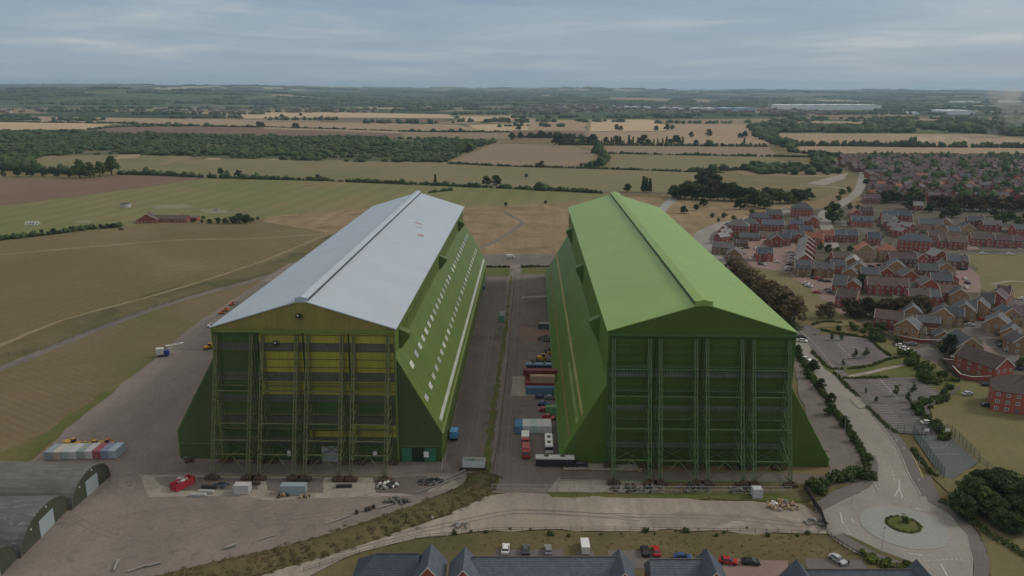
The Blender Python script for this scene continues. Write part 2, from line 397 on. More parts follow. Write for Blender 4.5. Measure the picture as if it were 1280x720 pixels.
g_tar_d = ground_mat('dark_tarmac', (.17, .146, .13), (.2, .172, .153), .04, 1.0, c3=(.13, .108, .092), s3=.02, streak=(0., .2, .4), stain=.5)
g_conc = ground_mat('old_concrete', (.37, .33, .275), (.31, .275, .23), .06, .8, c3=(.26, .23, .195), s3=.05, grid=(4.5, 4.5, .12, .35), stain=.5)
g_conc2 = ground_mat('lane_concrete', (.215, .19, .165), (.185, .163, .14), .04, .9, c3=(.155, .14, .118), s3=.03, streak=(0., .15, .45), grid=(4.5, 6., .08, .25), stain=.5)
g_grav = ground_mat('gravel_track', (.36, .315, .26), (.3, .26, .21), .04, .9, c3=(.43, .38, .315), s3=.03, streak=(1.42, .35, .7))
g_road = ground_mat('road_asphalt', (.31, .292, .255), (.275, .26, .225), .03, 1.2, c3=(.245, .23, .2), s3=.02, streak=(.75, .2, .3), stain=.25)
g_road2 = ground_mat('estate_road', (.15, .138, .128), (.13, .12, .112), .05, .9)
g_pave = ground_mat('pavement_asphalt', (.165, .15, .137), (.145, .132, .12), .06, 1.2)
g_block = ground_mat('block_paving', (.27, .19, .165), (.235, .165, .145), .09, 1.4, c3=(.2, .16, .14), s3=.06)
g_disc = ground_mat('overrun_paving', (.3, .305, .285), (.275, .28, .262), .05, 1.4)
g_court = ground_mat('court_surface', (.125, .135, .135), (.112, .12, .12), .06, 1.2)
g_park = ground_mat('car_park_asphalt', (.15, .137, .135), (.13, .12, .118), .05, 1.1, c3=(.165, .15, .145), s3=.04, stain=.4)
paint = plain('road_paint', (.42, .41, .385), .7, .15, .5)
paint_dim = plain('worn_paint', (.31, .3, .285), .8, .3, .7)
paint_y = plain('yellow_paint', (.42, .36, .17), .8, .25, .7)
kerbm = plain('kerb_stone', (.33, .31, .28), .9, .2, .8)

# farmland seen beyond the named fields: patchwork of fields with dark hedge lines
def farmland(name, hills=False):
    m, T, b = newmat(name, .95, .05)
    mp = obco(T, (1, .5 if hills else .62, 1), .12 if hills else .25).outputs[0]
    wn = nd('ShaderNodeTexNoise', T, i_Scale=.0006, i_Detail=2.); T.links.new(mp, wn.inputs['Vector'])
    add = nd('ShaderNodeVectorMath', T, operation='MULTIPLY_ADD'); T.links.new(wn.outputs['Color'], add.inputs[0]); add.inputs[1].default_value = (900, 900, 0); T.links.new(mp, add.inputs[2])
    vo = nd('ShaderNodeTexVoronoi', T, i_Scale=.0022 if not hills else .0014, voronoi_dimensions='2D', distance='MINKOWSKI', i_Exponent=1.1); T.links.new(add.outputs[0], vo.inputs['Vector'])
    sp = nd('ShaderNodeSeparateColor', T); T.links.new(vo.outputs['Color'], sp.inputs[0])
    gr, dk = (.07, .11, .035), (.035, .06, .025)
    if hills: st = [(0, (.045, .08, .038)), (.22, (.13, .14, .08)), (.36, (.04, .065, .035)), (.5, (.27, .22, .145)), (.58, (.08, .11, .055)), (.72, (.19, .17, .11)), (.82, (.045, .075, .038)), (.93, (.34, .29, .19))]
    else: st = [(0, (.06, .09, .035)), (.18, (.1, .12, .05)), (.34, (.25, .2, .12)), (.5, (.055, .085, .035)), (.6, (.34, .27, .17)), (.74, (.15, .15, .07)), (.86, (.2, .15, .1))]
    r = ramp(T, st, 'CONSTANT'); T.links.new(sp.outputs[0], r.inputs[0])
    c = r.outputs[0]
    wd = noise(T, mp, .0011 if not hills else .0005, 5., .6)
    c = mixc(T, rng(T, wd, .55, .575), c, dk)
    ve = nd('ShaderNodeTexVoronoi', T, i_Scale=.0022 if not hills else .0014, feature='DISTANCE_TO_EDGE', voronoi_dimensions='2D'); T.links.new(add.outputs[0], ve.inputs['Vector'])
    c = mixc(T, rng(T, ve.outputs['Distance'], .015, .035, .85, 0), c, dk)
    g = noise(T, mp, .02, 6., .7)
    c = mixc(T, 1., c, mixc(T, g, (.6, .6, .6), (1.4, 1.4, 1.4)), 'MULTIPLY')
    T.links.new(c, b.inputs['Base Color']); return m
farm = farmland('farmland')
farmh = farmland('hill_farmland', True)
mb = MB(); S = 27500; st_ = [-S, -8000, -2500, 0, 2500, 8000, S]; ys = [-2500, 400, 2200, 5000, 10000, S]
vs = [(x, y, 0) for y in ys for x in st_]; n = len(st_)
mb.add(vs, [(j*n+i, j*n+i+1, (j+1)*n+i+1, (j+1)*n+i) for j in range(len(ys)-1) for i in range(n-1)])
mb.build('ground', farm)['kind'] = 'structure'
# near base of dry grass
sheet('ground_near', [(-1500, -600), (1500, -600), (1700, 1300), (1700, 2050), (-1700, 2050), (-1700, 1300)], lv(0), g_dry, 0, world=True)
# hills closing the horizon
def hillz(R, az):
    t = az*57.3
    n1 = math.sin(t*.31+1.3)+.6*math.sin(t*.83+R*.0004)+.35*math.sin(t*1.9+2+R*.0002)+.2*math.sin(t*4.7+R*.001)
    a = max(0., min(1., (R-5200)/11000)); a = a*a*(3-2*a)
    left = max(0., min(1., (-t+2)/26))
    base = 118+62*left+10*n1
    # low wooded rise close on the left
    b = max(0., 1-abs(R-7800)/2600)**1.2*max(0., min(1., (-t-9)/13))*(78+6*math.sin(t*.6))
    c = max(0., 1-abs(R-15000)/2500)*28*math.exp(-((t-5.5)/5.5)**2)
    return max(-.5, base*a*(.85+.15*math.sin(R*.0009+t*.2))+b+c-.5)
mb = MB(); Rs = [5200+i*380 for i in range(56)]; As = [(-46+i*.8)/57.3 for i in range(120)]
vs = [(R*math.sin(a), R*math.cos(a), hillz(R, a)) for R in Rs for a in As]; n = len(As)
mb.add(vs, [(j*n+i, j*n+i+1, (j+1)*n+i+1, (j+1)*n+i) for j in range(len(Rs)-1) for i in range(n-1)])
mb.build('hills', farmh, smooth=True)['kind'] = 'structure'

F = True
def field(px, mat, k, jit=2.): return sheet('field', px, lv(k, True), mat, jit, 30)
# far fields, pixel outlines laid on the ground
field([(-90, 152), (60, 152.6), (140, 155.5), (110, 161.5), (-90, 163.5)], g_tan2, 3)
field([(38, 145.5), (330, 150), (330, 158.5), (190, 156.5), (60, 152)], g_tan, 2)
field([(150, 157), (330, 158.6), (330, 169), (100, 166), (112, 161.5)], g_brown, 3)
field([(300, 153), (500, 154), (597, 160), (592, 165), (430, 164), (320, 161)], g_tan, 2)
field([(320, 161), (430, 164), (507, 167), (500, 173.5), (320, 171)], g_brown, 3)
field([(296, 142), (380, 139.5), (560, 143), (570, 148), (420, 147), (300, 148)], g_tan2, 2)
field([(390, 148), (560, 149), (555, 153), (400, 152.5)], g_brown, 2)
field([(575, 145.5), (640, 145.5), (640, 152), (570, 151)], g_tan2, 3)
field([(235, 126), (400, 128), (430, 131), (250, 131)], g_tan2, 2)
field([(480, 126), (720, 129), (735, 133), (520, 131.5)], g_tan, 2)
field([(100, 131), (160, 132.5), (150, 135), (95, 133.5)], g_tan, 2)
field([(0, 129), (30, 129), (60, 142), (0, 141)], g_pink, 2)
field([(500, 165.5), (590, 165.5), (700, 170), (700, 173.5), (505, 173)], g_pink, 3)
field([(585, 157), (660, 153.5), (665, 163), (600, 164)], g_tan2, 3)
field([(735, 149.8), (812, 149.3), (838, 158), (831, 164), (736, 164)], g_tan2, 4)
field([(662, 149.5), (733, 149.8), (731, 163), (660, 162.5)], g_tan, 3)
field([(640, 162.5), (735, 165), (735, 173), (640, 173)], g_brown, 3)
field([(812, 149.5), (960, 148), (980, 153), (960, 156.5), (836, 154.5)], g_pink, 2)
field([(838, 155), (960, 156.5), (968, 166), (975, 181.5), (800, 180), (733, 178), (736, 165), (831, 164.5)], g_tan, 3)
field([(960, 150.5), (1140, 152.5), (1140, 155), (960, 154)], g_tan, 3)
field([(1000, 156), (1150, 157), (1150, 162), (1000, 161)], g_tan, 3)
field([(1150, 148), (1400, 152), (1400, 158), (1150, 155)], g_tan, 2)
field([(958, 166.5), (1230, 168), (1290, 175), (1420, 177), (1420, 184), (965, 181)], g_tan, 4)
field([(970, 181.2), (1150, 182.5), (1420, 184.5), (1420, 194.5), (1150, 195.5), (1040, 194), (990, 189)], g_tan, 3)
field([(-90, 200), (15, 208), (40, 193), (140, 192), (250, 196), (232, 200), (160, 213), (95, 213), (30, 212), (-90, 216)], g_green2, 2)
field([(160, 214), (232, 200), (330, 198), (560, 203), (470, 225), (320, 223), (180, 216)], g_green2, 3)
field([(455, 204), (520, 204), (560, 205), (640, 209), (745, 212), (900, 215), (960, 217), (905, 236), (830, 240), (745, 240), (640, 236), (560, 231), (440, 227.5)], g_green2, 4)
field([(557, 204), (615, 181), (640, 180), (715, 181), (745, 192), (748, 207), (640, 208)], g_pink, 5)
field([(715, 181), (960, 183), (975, 196.5), (760, 192.5)], g_pink, 4)
field([(752, 193), (965, 196.8), (1000, 207), (860, 214.5), (765, 210)], g_green2, 5)
field([(895, 216), (1020, 222), (1060, 226), (1055, 236), (1020, 250), (960, 250), (900, 244), (870, 238)], g_lawn, 5)
field([(900, 210), (1010, 210), (1050, 214), (1045, 222), (930, 219)], g_pink, 6)
field([(-120, 225), (0, 224), (105, 224.5), (150, 219.5), (215, 220), (262, 223), (215, 229), (150, 238), (75, 248), (0, 257), (-120, 266)], g_brown, 4)
field([(-140, 268), (0, 257.3), (75, 248.3), (150, 238.3), (215, 229.3), (262, 223), (320, 224), (470, 228), (560, 232), (640, 236.5), (745, 240.5), (790, 244), (700, 254), (640, 257), (540, 258.5), (430, 262.5), (330, 272), (235, 276), (120, 286), (0, 300), (-140, 312)], g_green, 3)
field([(-140, 312), (0, 300), (120, 286), (240, 277), (330, 277), (420, 287), (412, 296), (345, 325), (290, 340), (130, 382), (0, 428), (-140, 470)], g_field_olive, 2, 1.)
sheet('rough_grass', [(330, 277), (335, 271), (430, 262), (540, 258), (640, 256.5), (700, 253.5), (790, 246), (900, 250), (1000, 256), (985, 268), (930, 276), (890, 290), (860, 312), (800, 318), (690, 318), (605, 318), (540, 322), (420, 330), (412, 292)], lv(9), g_gold, 1.2, 12)
field([(-140, 505), (0, 463), (130, 411), (250, 368), (345, 343), (330, 352), (258, 402), (200, 440), (150, 478), (60, 543), (0, 572), (-140, 640)], g_mown, 3, 1.)
sheet('rough_grass', [(-140, 476), (0, 429), (130, 383), (290, 341), (345, 326), (420, 290), (440, 300), (345, 344), (250, 368), (130, 408), (0, 458), (-140, 512)], lv(9), g_scrub, 1.0, 10)
sheet('grass_verge', [(-60, 600), (0, 566), (60, 540), (150, 477), (200, 440), (236, 412), (240, 420), (205, 446), (150, 487), (95, 527), (35, 577), (-60, 610)], lv(8), g_verge, .7, 6)
# tracks
sheet('scrub_ground', [(-90, 167), (0, 165.5), (100, 166), (200, 169.5), (320, 172), (490, 174), (560, 175), (616, 179), (600, 183), (556, 202), (440, 201.5), (330, 198.5), (250, 197), (230, 194.5), (150, 192.5), (60, 194.5), (30, 202), (-90, 204)], lv(8, True), ground_mat('wood_floor', (.06, .085, .028), (.1, .1, .045), .01, .3, c3=(.15, .13, .075), s3=.006), 4, 25)
bare = ground_mat('bare_chalky_patch', (.27, .24, .17), (.2, .19, .11), .05, .5)
for q in ([(190, 258), (205, 256), (232, 256), (242, 259), (215, 261.5), (195, 261)], [(92, 277), (104, 275.5), (117, 276.5), (108, 279), (96, 279)], [(250, 262), (278, 262), (284, 266), (262, 267)]): sheet('bare_patch', q, lv(6, True), bare, 1.2, 8, sm=True)
for q in ([(140, 199), (150, 194), (175, 193), (170, 198)], [(256, 200), (262, 193), (276, 194), (274, 200)], [(336, 200), (345, 194), (352, 200)], [(405, 201), (415, 196), (440, 198), (438, 202)], [(477, 202), (480, 196), (486, 202)], [(466, 185), (482, 183), (484, 185), (470, 186.5)]): sheet('bare_patch', q, lv(7, True), g_tan, 2, 8)
pale = ground_mat('trodden_track', (.26, .21, .125), (.21, .17, .09), .05, .6)
ribbon('track', [(420, 291), (400, 293), (320, 298.5), (230, 300), (110, 309), (0, 319), (-100, 327)], 4.5, lv(10), pale, jit=.5)
ribbon('track', [(415, 291), (390, 301), (345, 320), (290, 340), (190, 370), (80, 400), (0, 432), (-80, 462)], 3.2, lv(10), pale, jit=.4)
ribbon('track', [(420, 289), (380, 285), (340, 279), (330, 276)], 3, lv(10), pale, jit=.3)
ribbon('track', [(560, 204), (520, 211), (440, 222), (380, 232)], 6, lv(12, True), g_pink, jit=.3)
ribbon('track', [(600, 310), (622, 300), (652, 280), (640, 271), (630, 265)], 3.5, lv(12), g_conc2, jit=.3)
ribbon('track', [(720, 182), (728, 174), (735, 163), (738, 150)], 9, lv(7, True), pale, jit=.3)
ribbon('track', [(200, 206), (225, 199), (262, 196)], 14, lv(6, True), pale, jit=2)
ribbon('perimeter_road', [(440, 302), (345, 342), (260, 366), (190, 387), (100, 421), (0, 462), (-120, 512)], 5.5, lv(11), g_conc2)
ribbon('road', [(170, 247+10), (260, 262), (300, 266), (340, 268)], 4, lv(12), g_conc2, jit=.3)
ribbon('main_road', [(430, 227), (560, 231.5), (640, 235.7), (700, 238.5), (800, 241), (845, 243), (900, 246)], 7, lv(12), g_conc2)
ribbon('road', [(845, 243), (840, 250), (828, 262), (805, 300)], 9, lv(13), g_disc)
# apron
sheet('apron', [(-60, 612), (20, 588), (45, 573), (95, 528), (150, 482), (202, 442), (240, 408), (300, 370), (360, 330), (420, 318), (690, 318), (697, 332), (700, 590), (1000, 600), (1090, 600), (1080, 612), (1000, 616), (700, 617), (612, 617), (560, 615), (420, 670), (250, 725), (160, 790), (-60, 790)], lv(13), g_tarmac, .4, 6)
sheet('concrete_pad', [(175, 594), (268, 596), (565, 596), (575, 610), (520, 620), (330, 626), (296, 620), (186, 622)], lv(14), g_conc, .2, 4)
sheet('concrete_pad', [(192, 597), (280, 598), (322, 600), (322, 613), (222, 614), (200, 607)], lv(15), g_tar_d, .2, 4)
sheet('concrete_pad', [(205, 591), (222, 577), (560, 579), (566, 592), (400, 594)], lv(15), g_conc2, .2, 4)
for (a, b) in (((335, 612), (400, 603)), ((470, 615), (530, 602))):
    sheet('dirt_patch', [(a[0], a[1]+2), (a[0]-4, b[1]-4), (b[0]+6, b[1]-6), (b[0]+4, a[1]+5)], lv(16), g_tar_d, .3, 3)
sheet('concrete_pad', [(258, 404), (262, 440), (215, 438), (226, 424), (300, 372), (330, 352), (345, 356), (300, 385)], lv(14), g_conc2, .2, 5)
# lane west of centre, verge, lane east of centre
sheet('lane', [(555, 592), (602, 590), (618, 560), (634, 345), (608, 345), (600, 380), (560, 560)], lv(14), g_tar_d, .15, 8)
sheet('grass_verge', [(602, 592), (612, 592), (620, 520), (633, 420), (641, 337), (639.5, 337), (629, 420), (612, 520), (605, 562)], lv(15), g_verge, .35, 3)
sheet('grass_verge', [(606, 335), (638, 335), (637, 346), (607, 346)], lv(15), g_verge, .2, 5)
sheet('grass_verge', [(652, 335), (688, 335), (686, 343), (651, 343)], lv(15), g_verge, .2, 5)
sheet('lane', [(618, 612), (700, 612), (702, 560), (690, 345), (692, 334), (644, 334), (640, 400), (622, 560)], lv(14), g_conc2, .15, 8)
sheet('yard_surface', [(655, 355), (688, 345), (694, 420), (700, 560), (640, 572), (641, 500), (650, 420)], lv(15), g_tar_d, .3, 5)
sheet('dirt_patch', [(648, 408), (690, 414), (690, 430), (650, 425)], lv(16), ground_mat('red_dirt', (.24, .15, .12), (.2, .14, .115), .1, .8), .6, 3)
sheet('concrete_pad', [(641, 471), (660, 471), (660, 489), (678, 493), (677, 496), (639, 496)], lv(16), g_conc, .1, 3)
sheet('concrete_pad', [(652, 371), (688, 369.5), (688, 371.5), (657, 373), (652, 374.5)], lv(16), g_conc, .1, 3)
sheet('concrete_pad', [(700, 596), (738, 598), (762, 600), (832, 601), (832, 616), (684, 616)], lv(15), g_conc, .1, 3)
sheet('concrete_pad', [(700, 578), (800, 580), (800, 589), (705, 588)], lv(15), g_conc, .15, 3)
sheet('cross_road', [(600, 319), (694, 319), (694, 331), (600, 331)], lv(15), g_conc2, .1, 8)
sheet('service_lane', [(990, 440), (1000, 450), (1040, 508), (1076, 560), (1090, 592), (1075, 604), (1045, 612), (1030, 596), (1038, 586), (1000, 500)], lv(15), g_conc2, .2, 5)
sheet('service_lane', [(700, 590), (800, 591), (1000, 592), (1062, 598), (1066, 590), (1060, 565), (1000, 470), (994, 440), (1003, 455), (1080, 560), (1092, 592), (1075, 606), (1000, 605), (800, 602), (700, 600)], lv(16), g_tar_d, .2, 5)
# gravel road and grass in front
sheet('gravel_road', [(300, 735), (420, 682), (500, 662), (560, 645), (600, 622), (640, 616), (800, 621), (1005, 632), (1030, 650), (1040, 668), (1010, 668), (860, 665), (620, 664), (520, 674), (440, 694), (370, 730)], lv(15), g_grav, .4, 4)
sheet('grass_strip', [(360, 745), (440, 696), (520, 675), (620, 665), (860, 666), (1030, 669), (1090, 690), (1180, 745), (1180, 800), (300, 800)], lv(14), g_scrub, .3, 4)
sheet('grass_strip', [(682, 616), (800, 617), (960, 617), (1005, 620), (1005, 628), (800, 623), (690, 622)], lv(17), g_verge, .3, 3)
sheet('rubble_ground', [(778, 655), (850, 640), (960, 646), (1026, 660), (1024, 666), (860, 663)], lv(17), ground_mat('rubble_ground', (.29, .255, .21), (.22, .195, .16), .12, .8, c3=(.35, .31, .26), s3=.15), .5, 3)
sheet('grass_verge', [(800, 602), (1060, 606), (1078, 606), (1050, 622), (1005, 628), (960, 617), (832, 616)], lv(18), g_scrub, .3, 3)
# car parking by the houses in front
for q in ([(620, 688), (704, 688), (704, 708), (616, 708)], [(760, 689), (825, 689), (830, 712), (760, 712)], [(1005, 700), (1078, 701), (1092, 725), (1015, 730)], [(722, 690), (742, 690), (746, 712), (716, 712)]):
    sheet('parking_bay', q, lv(19), g_pave, .05, 4)
sheet('block_paving', [(905, 700), (985, 702), (985, 730), (900, 730)], lv(19), g_block, .05, 4)

tyre = ground_mat('tyre_marks', (.19, .16, .138), (.215, .182, .158), .2, .9)
for px_ in ([(262, 640), (300, 655), (360, 650), (420, 632), (470, 618)], [(95, 650), (150, 672), (230, 668), (300, 640), (340, 628)], [(130, 600), (180, 640), (200, 680), (170, 705)], [(240, 560), (190, 580), (160, 620), (150, 680)], [(85, 690), (120, 660), (190, 640), (280, 634)], [(200, 470), (190, 520), (150, 570), (140, 620)], [(560, 600), (520, 622), (440, 640), (330, 650)]):
    for o_ in (-.9, .9): ribbon('tyre_track', px_, .38, lv(14), tyre, off=o_, jit=.03)
for px_ in ([(585, 585), (596, 520), (612, 430), (624, 350)], [(628, 605), (632, 540), (640, 440), (647, 350)], [(640, 605), (700, 600), (820, 597), (1000, 599)], [(640, 640), (760, 645), (900, 648), (1030, 660), (1070, 662)], [(400, 695), (480, 675), (570, 655), (660, 640), (800, 650)]):
    for o_ in (-.9, .9): ribbon('tyre_track', px_, .35, lv(17)-.004, tyre, off=o_, jit=.03)
# ------------------------------------------------ right-hand roads
cw = [G(1110, 584+8), G(1098, 560), G(1078, 530), G(1048, 492), G(1022, 458), G(1008, 438), G(995, 424), G(975, 405), G(950, 379), G(925, 354), G(901, 331), G(884, 312), G(877, 301), G(879, 293), G(889, 287)]
cw2 = [0, G(906, 280.5), G(925, 276), G(960, 269), G(985, 263)]
road_pts = smooth([G(1124, 618)]+cw+cw2[1:], 6)
ribbon('spine_road', road_pts, 11., lv(20), g_road, sm=False, world=True)
RC = G(1130, 660); RO = G(1122, 663); RCn = np.array(RC)
def circ(c, r, n=48, e=1.): return [(c[0]+r*math.cos(2*PI*i/n), c[1]+r*e*math.sin(2*PI*i/n)) for i in range(n)]
rr_o = 18.7
sheet('roundabout_road', circ(RO, rr_o), lv(21), g_road, 0, world=True)
sheet('spine_road', [(1095, 572), (1100, 598), (1062, 626), (1045, 645), (1046, 665), (1120, 640), (1190, 642), (1158, 612), (1142, 584)], lv(22), g_road, 0)
sheet('road_arm', [(1018, 640), (1048, 630), (1080, 640), (1060, 672), (1040, 668), (1030, 658)], lv(22)+.006, g_road, 0)
sheet('road_arm', [(1120, 690), (1217, 690), (1215, 740), (1200, 780), (1150, 780), (1135, 730)], lv(22)+.003, g_road, 0)
sheet('roundabout_overrun', circ(RC, 10.6), lv(22)+.07, g_disc, 0, world=True, thick=.08)
sheet('roundabout_island', circ(G(1129, 657.5), 4.3), lv(22)+.2, g_verge, .05, 2, world=True, thick=.14)
def pavement(name, pts, w, off, mat=g_pave, z=lv(23)+.1):
    ribbon(name, pts, w, z, mat, world=True, off=off, h=.13)
rp = [p for p in road_pts]
ribbon('pavement', rp, 3.2, lv(23)+.1, g_pave, sm=False, world=True, off=-7.3, h=.13)
ribbon('kerb', rp, .3, lv(23)+.12, kerbm, sm=False, world=True, off=-5.6, h=.15)
ribbon('kerb', rp, .3, lv(23)+.12, kerbm, sm=False, world=True, off=5.6, h=.15)
sheet('pavement', [(1150, 600), (1163, 596), (1172, 620), (1200, 640), (1222, 668), (1236, 700), (1236, 745), (1216, 745), (1217, 700), (1208, 668), (1188, 645), (1160, 628)], lv(23)+.1, g_pave, .05, 4, sm=False, thick=.13)
sheet('pavement', [(1022, 643), (1058, 624), (1086, 611), (1097, 598), (1098, 583), (1093, 570), (1088, 572), (1090, 583), (1087, 594), (1076, 604), (1045, 614), (1016, 632)], lv(23)+.1, g_pave, .05, 4, thick=.13)
sheet('pavement', [(1040, 672), (1054, 668), (1100, 692), (1140, 708), (1136, 716), (1090, 702)], lv(23)+.1, g_pave, .05, 4, thick=.13)
sheet('grass_verge', [(1054, 670), (1064, 672), (1100, 690), (1143, 706), (1138, 709), (1098, 694)], lv(24)+.12, g_scrub, .05, 4)
# markings
def dash(a, b, w=.25, mat=paint, z=lv(24)+.02, name='road_marking', n=1, fill=.5):
    z += zc()
    a = np.array(a); b = np.array(b); mb = MB(); d = b-a; l = np.linalg.norm(d); d = d/l; nn = np.array([-d[1], d[0]])*w/2
    for i in range(n):
        p = a+d*l*i/n; q = p+d*l/n*(fill if n > 1 else 1)
        mb.add([(*(p-nn), z), (*(q-nn), z), (*(q+nn), z), (*(p+nn), z)], [(0, 1, 2, 3)])
    o = mb.build(name, mat); o['kind'] = 'structure'; return o
cl = [p for p in rp if p[1] < 400]
Lf, Rt = ribpts(cl, 1, .0)
for i in range(2, len(cl)-2, 3): dash(cl[i], np.array(cl[i])+(np.array(cl[i+1])-np.array(cl[i]))*.5, .16, paint_dim)
for (a, b, m, f) in (((1118, 622), (1165, 637), 8, .6), ((1136, 704), (1205, 700), 12, .6), ((1053, 654), (1064, 672), 4, .7), ((1115, 590), (1118, 604), 3, .5)):
    dash(G(*a), G(*b), .3, n=m, fill=f)
for a, b in (((1118, 622), (1123, 613)), ((1128, 624), (1124, 613)), ((1124, 613), (1124, 601)), ((1064, 649), (1067, 656)), ((1144, 637), (1151, 639.5)), ((1136, 693), (1152, 696)), ((1183, 646), (1192, 652)), ((1050, 642), (1053, 656)), ((1175, 706), (1184, 722))):
    dash(G(*a), G(*b), .45)
ribbon('edge_line', [(1156, 613), (1152, 595), (1140, 570), (1124, 548), (1100, 520)], .25, lv(24)+.02, paint_y)
ribbon('edge_line', [(1160, 628), (1188, 646), (1207, 668), (1215, 700), (1212, 725)], .2, lv(24)+.02, paint_dim)
# car parks with bay lines
CP1 = [(1004, 421), (1030, 419), (1062, 421), (1084, 424), (1097, 436), (1113, 447), (1078, 458), (1040, 461), (1016, 441)]
CP2 = [(1055, 475), (1082, 474), (1143, 472), (1176, 494), (1160, 510), (1171, 538), (1168, 545), (1122, 542), (1080, 503)]
sheet('car_park', CP1, lv(20), g_park, 0); sheet('car_park', CP2, lv(20), g_park, 0)
sheet('car_park', [(985, 408), (1008, 407), (1026, 413), (1024, 419), (1004, 420), (992, 416)], lv(21), g_park, 0)
def bays(a, b, n, dx, z=lv(22)):
    z += zc()
    mb = MB()
    for i in range(n+1):
        t = i/n; u = a[0]+(b[0]-a[0])*t; v = a[1]+(b[1]-a[1])*t
        p = G(u, v); q = (p[0]+dx, p[1]+.02*dx)
        mb.add([(p[0], p[1]-.09, z), (q[0], q[1]-.09, z), (q[0], q[1]+.09, z), (p[0], p[1]+.09, z)], [(0, 1, 2, 3)])
    mb.build('bay_markings', paint)['kind'] = 'structure'
bays((1012, 431), (1037, 457), 11, 5.); bays((1040, 424), (1060, 456), 12, 5.); bays((1053, 424), (1075, 455), 12, 5.); bays((1078, 425), (1104, 447), 9, 5.)
bays((1056, 479), (1077, 500), 9, 5.); bays((1084, 477), (1118, 500), 10, 5.); bays((1100, 477), (1137, 500), 10, 5.); bays((1140, 474), (1163, 494), 8, 5.)
bays((1092, 508), (1120, 538), 10, 5.); bays((1128, 511), (1145, 530), 7, 5.)
dash(G(1047, 431), G(1063, 447), .2, paint, lv(22)); dash(G(1099, 474), G(1123, 500), .2, paint, lv(22))
sheet('park_verge', [(1016, 441), (1040, 461), (1078, 458), (1113, 447), (1150, 455), (1190, 470), (1200, 495), (1178, 494), (1143, 472), (1082, 474), (1052, 475), (1030, 462)], lv(18), g_verge, .2, 4)
ribbon('footpath', [(1052, 473), (1085, 467), (1110, 461), (1145, 455)], 2.2, lv(21), g_conc, kind='structure')
sheet('crossing_slab', [(1061, 500), (1073, 500), (1085, 511), (1073, 512)], lv(24)+.12, g_conc, 0)
sheet('ball_court', [(1141, 545), (1186, 545), (1222, 580), (1190, 600), (1175, 595)], lv(20), g_court, 0)
ribbon('court_marking', [(1148, 554), (1160, 560), (1176, 561), (1184, 556), (1186, 549)], .12, lv(21), paint_dim)
dash(G(1158, 569), G(1200, 569), .12, paint_dim, lv(21), 'court_marking')
sheet('grass', [(1060, 403), (1100, 408), (1140, 440), (1195, 470), (1215, 478), (1245, 487), (1278, 500), (1420, 560), (1420, 800), (1236, 745), (1236, 700), (1225, 668), (1200, 640), (1188, 620), (1168, 600), (1142, 575), (1190, 600), (1222, 580), (1186, 545), (1171, 538), (1162, 512), (1178, 494), (1143, 472), (1113, 447), (1090, 425)], lv(17), g_lawn, .2, 4)
# grass between the brown trees and the houses, playing field on the right
sheet('grass', [(880, 312), (905, 330), (940, 335), (985, 342), (1000, 352), (1030, 376), (1050, 392), (1070, 402), (1062, 408), (1020, 411), (1000, 408), (960, 375), (920, 335)], lv(12), g_lawn, .3, 5)
sheet('playing_field', [(1198, 316), (1300, 318), (1420, 330), (1420, 392), (1300, 388), (1285, 376), (1250, 369), (1225, 362), (1215, 345), (1222, 335), (1205, 330)], lv(12), g_lawn, .3, 6)
ribbon('footpath', [(1240, 356), (1262, 352), (1290, 354), (1340, 360)], 2.5, lv(13), g_conc)
# ground under the estates
EST = [(880, 296), (905, 282), (940, 272), (1000, 264), (1080, 256), (1420, 258), (1420, 318), (1300, 318), (1198, 316), (1222, 335), (1215, 345), (1225, 362), (1290, 376), (1420, 392), (1420, 560), (1280, 500), (1245, 487), (1195, 470), (1140, 440), (1100, 408), (1070, 402), (1050, 392), (1000, 352), (985, 342), (905, 330), (885, 315)]
g_est = ground_mat('garden_ground', (.075, .085, .04), (.12, .1, .08), .08, .5, c3=(.15, .125, .11), s3=.06)
sheet('estate_ground', EST, lv(10), g_est, 0)
sheet('estate_ground', [(1035, 205), (1060, 196), (1150, 195), (1420, 196), (1420, 258), (1080, 256), (1072, 240), (1080, 222)], lv(13), g_est, 0)
for q, m in (([(938, 300), (990, 296), (1000, 318), (985, 342), (940, 334), (925, 318)], g_block), ([(998, 348), (1040, 346), (1052, 362), (1066, 392), (1050, 392), (1025, 372)], g_block),
             ([(1066, 330), (1112, 328), (1104, 345), (1070, 344)], g_block), ([(1185, 340), (1212, 335), (1224, 345), (1226, 366), (1200, 366), (1196, 352)], g_block),
             ([(1192, 300), (1206, 298), (1225, 312), (1198, 314)], g_block), ([(1208, 496), (1248, 482), (1262, 500), (1262, 520), (1194, 505)], g_block),
             ([(1138, 425), (1170, 412), (1200, 420), (1175, 436)], g_block), ([(1228, 428), (1250, 420), (1275, 445), (1258, 462), (1232, 446)], g_block),
             ([(1130, 440), (1160, 434), (1185, 448), (1160, 450)], g_road2)):
    sheet('paved_court', q, lv(14), m, .1, 5)
ribbon('estate_road', [(1160, 432), (1200, 418), (1224, 404), (1245, 390), (1262, 381), (1300, 376), (1380, 380)], 9, lv(15), g_road2)
ribbon('estate_road', [(1218, 412), (1240, 428), (1262, 446), (1300, 470)], 7, lv(16), g_road2)
ribbon('estate_road', [(1100, 430), (1140, 446), (1166, 462)], 5, lv(15), g_road2)
ribbon('estate_road', [(1012, 358), (994, 345), (985, 330), (980, 318), (968, 312)], 4.5, lv(15), g_block)
ribbon('estate_road', [(1040, 310), (1035, 290), (1030, 268), (1050, 256), (1072, 240), (1078, 222), (1080, 210)], 10, lv(16), g_road)
ribbon('estate_road', [(985, 262), (1030, 262), (1100, 264), (1180, 262), (1250, 262), (1340, 262)], 8, lv(17), g_road2)
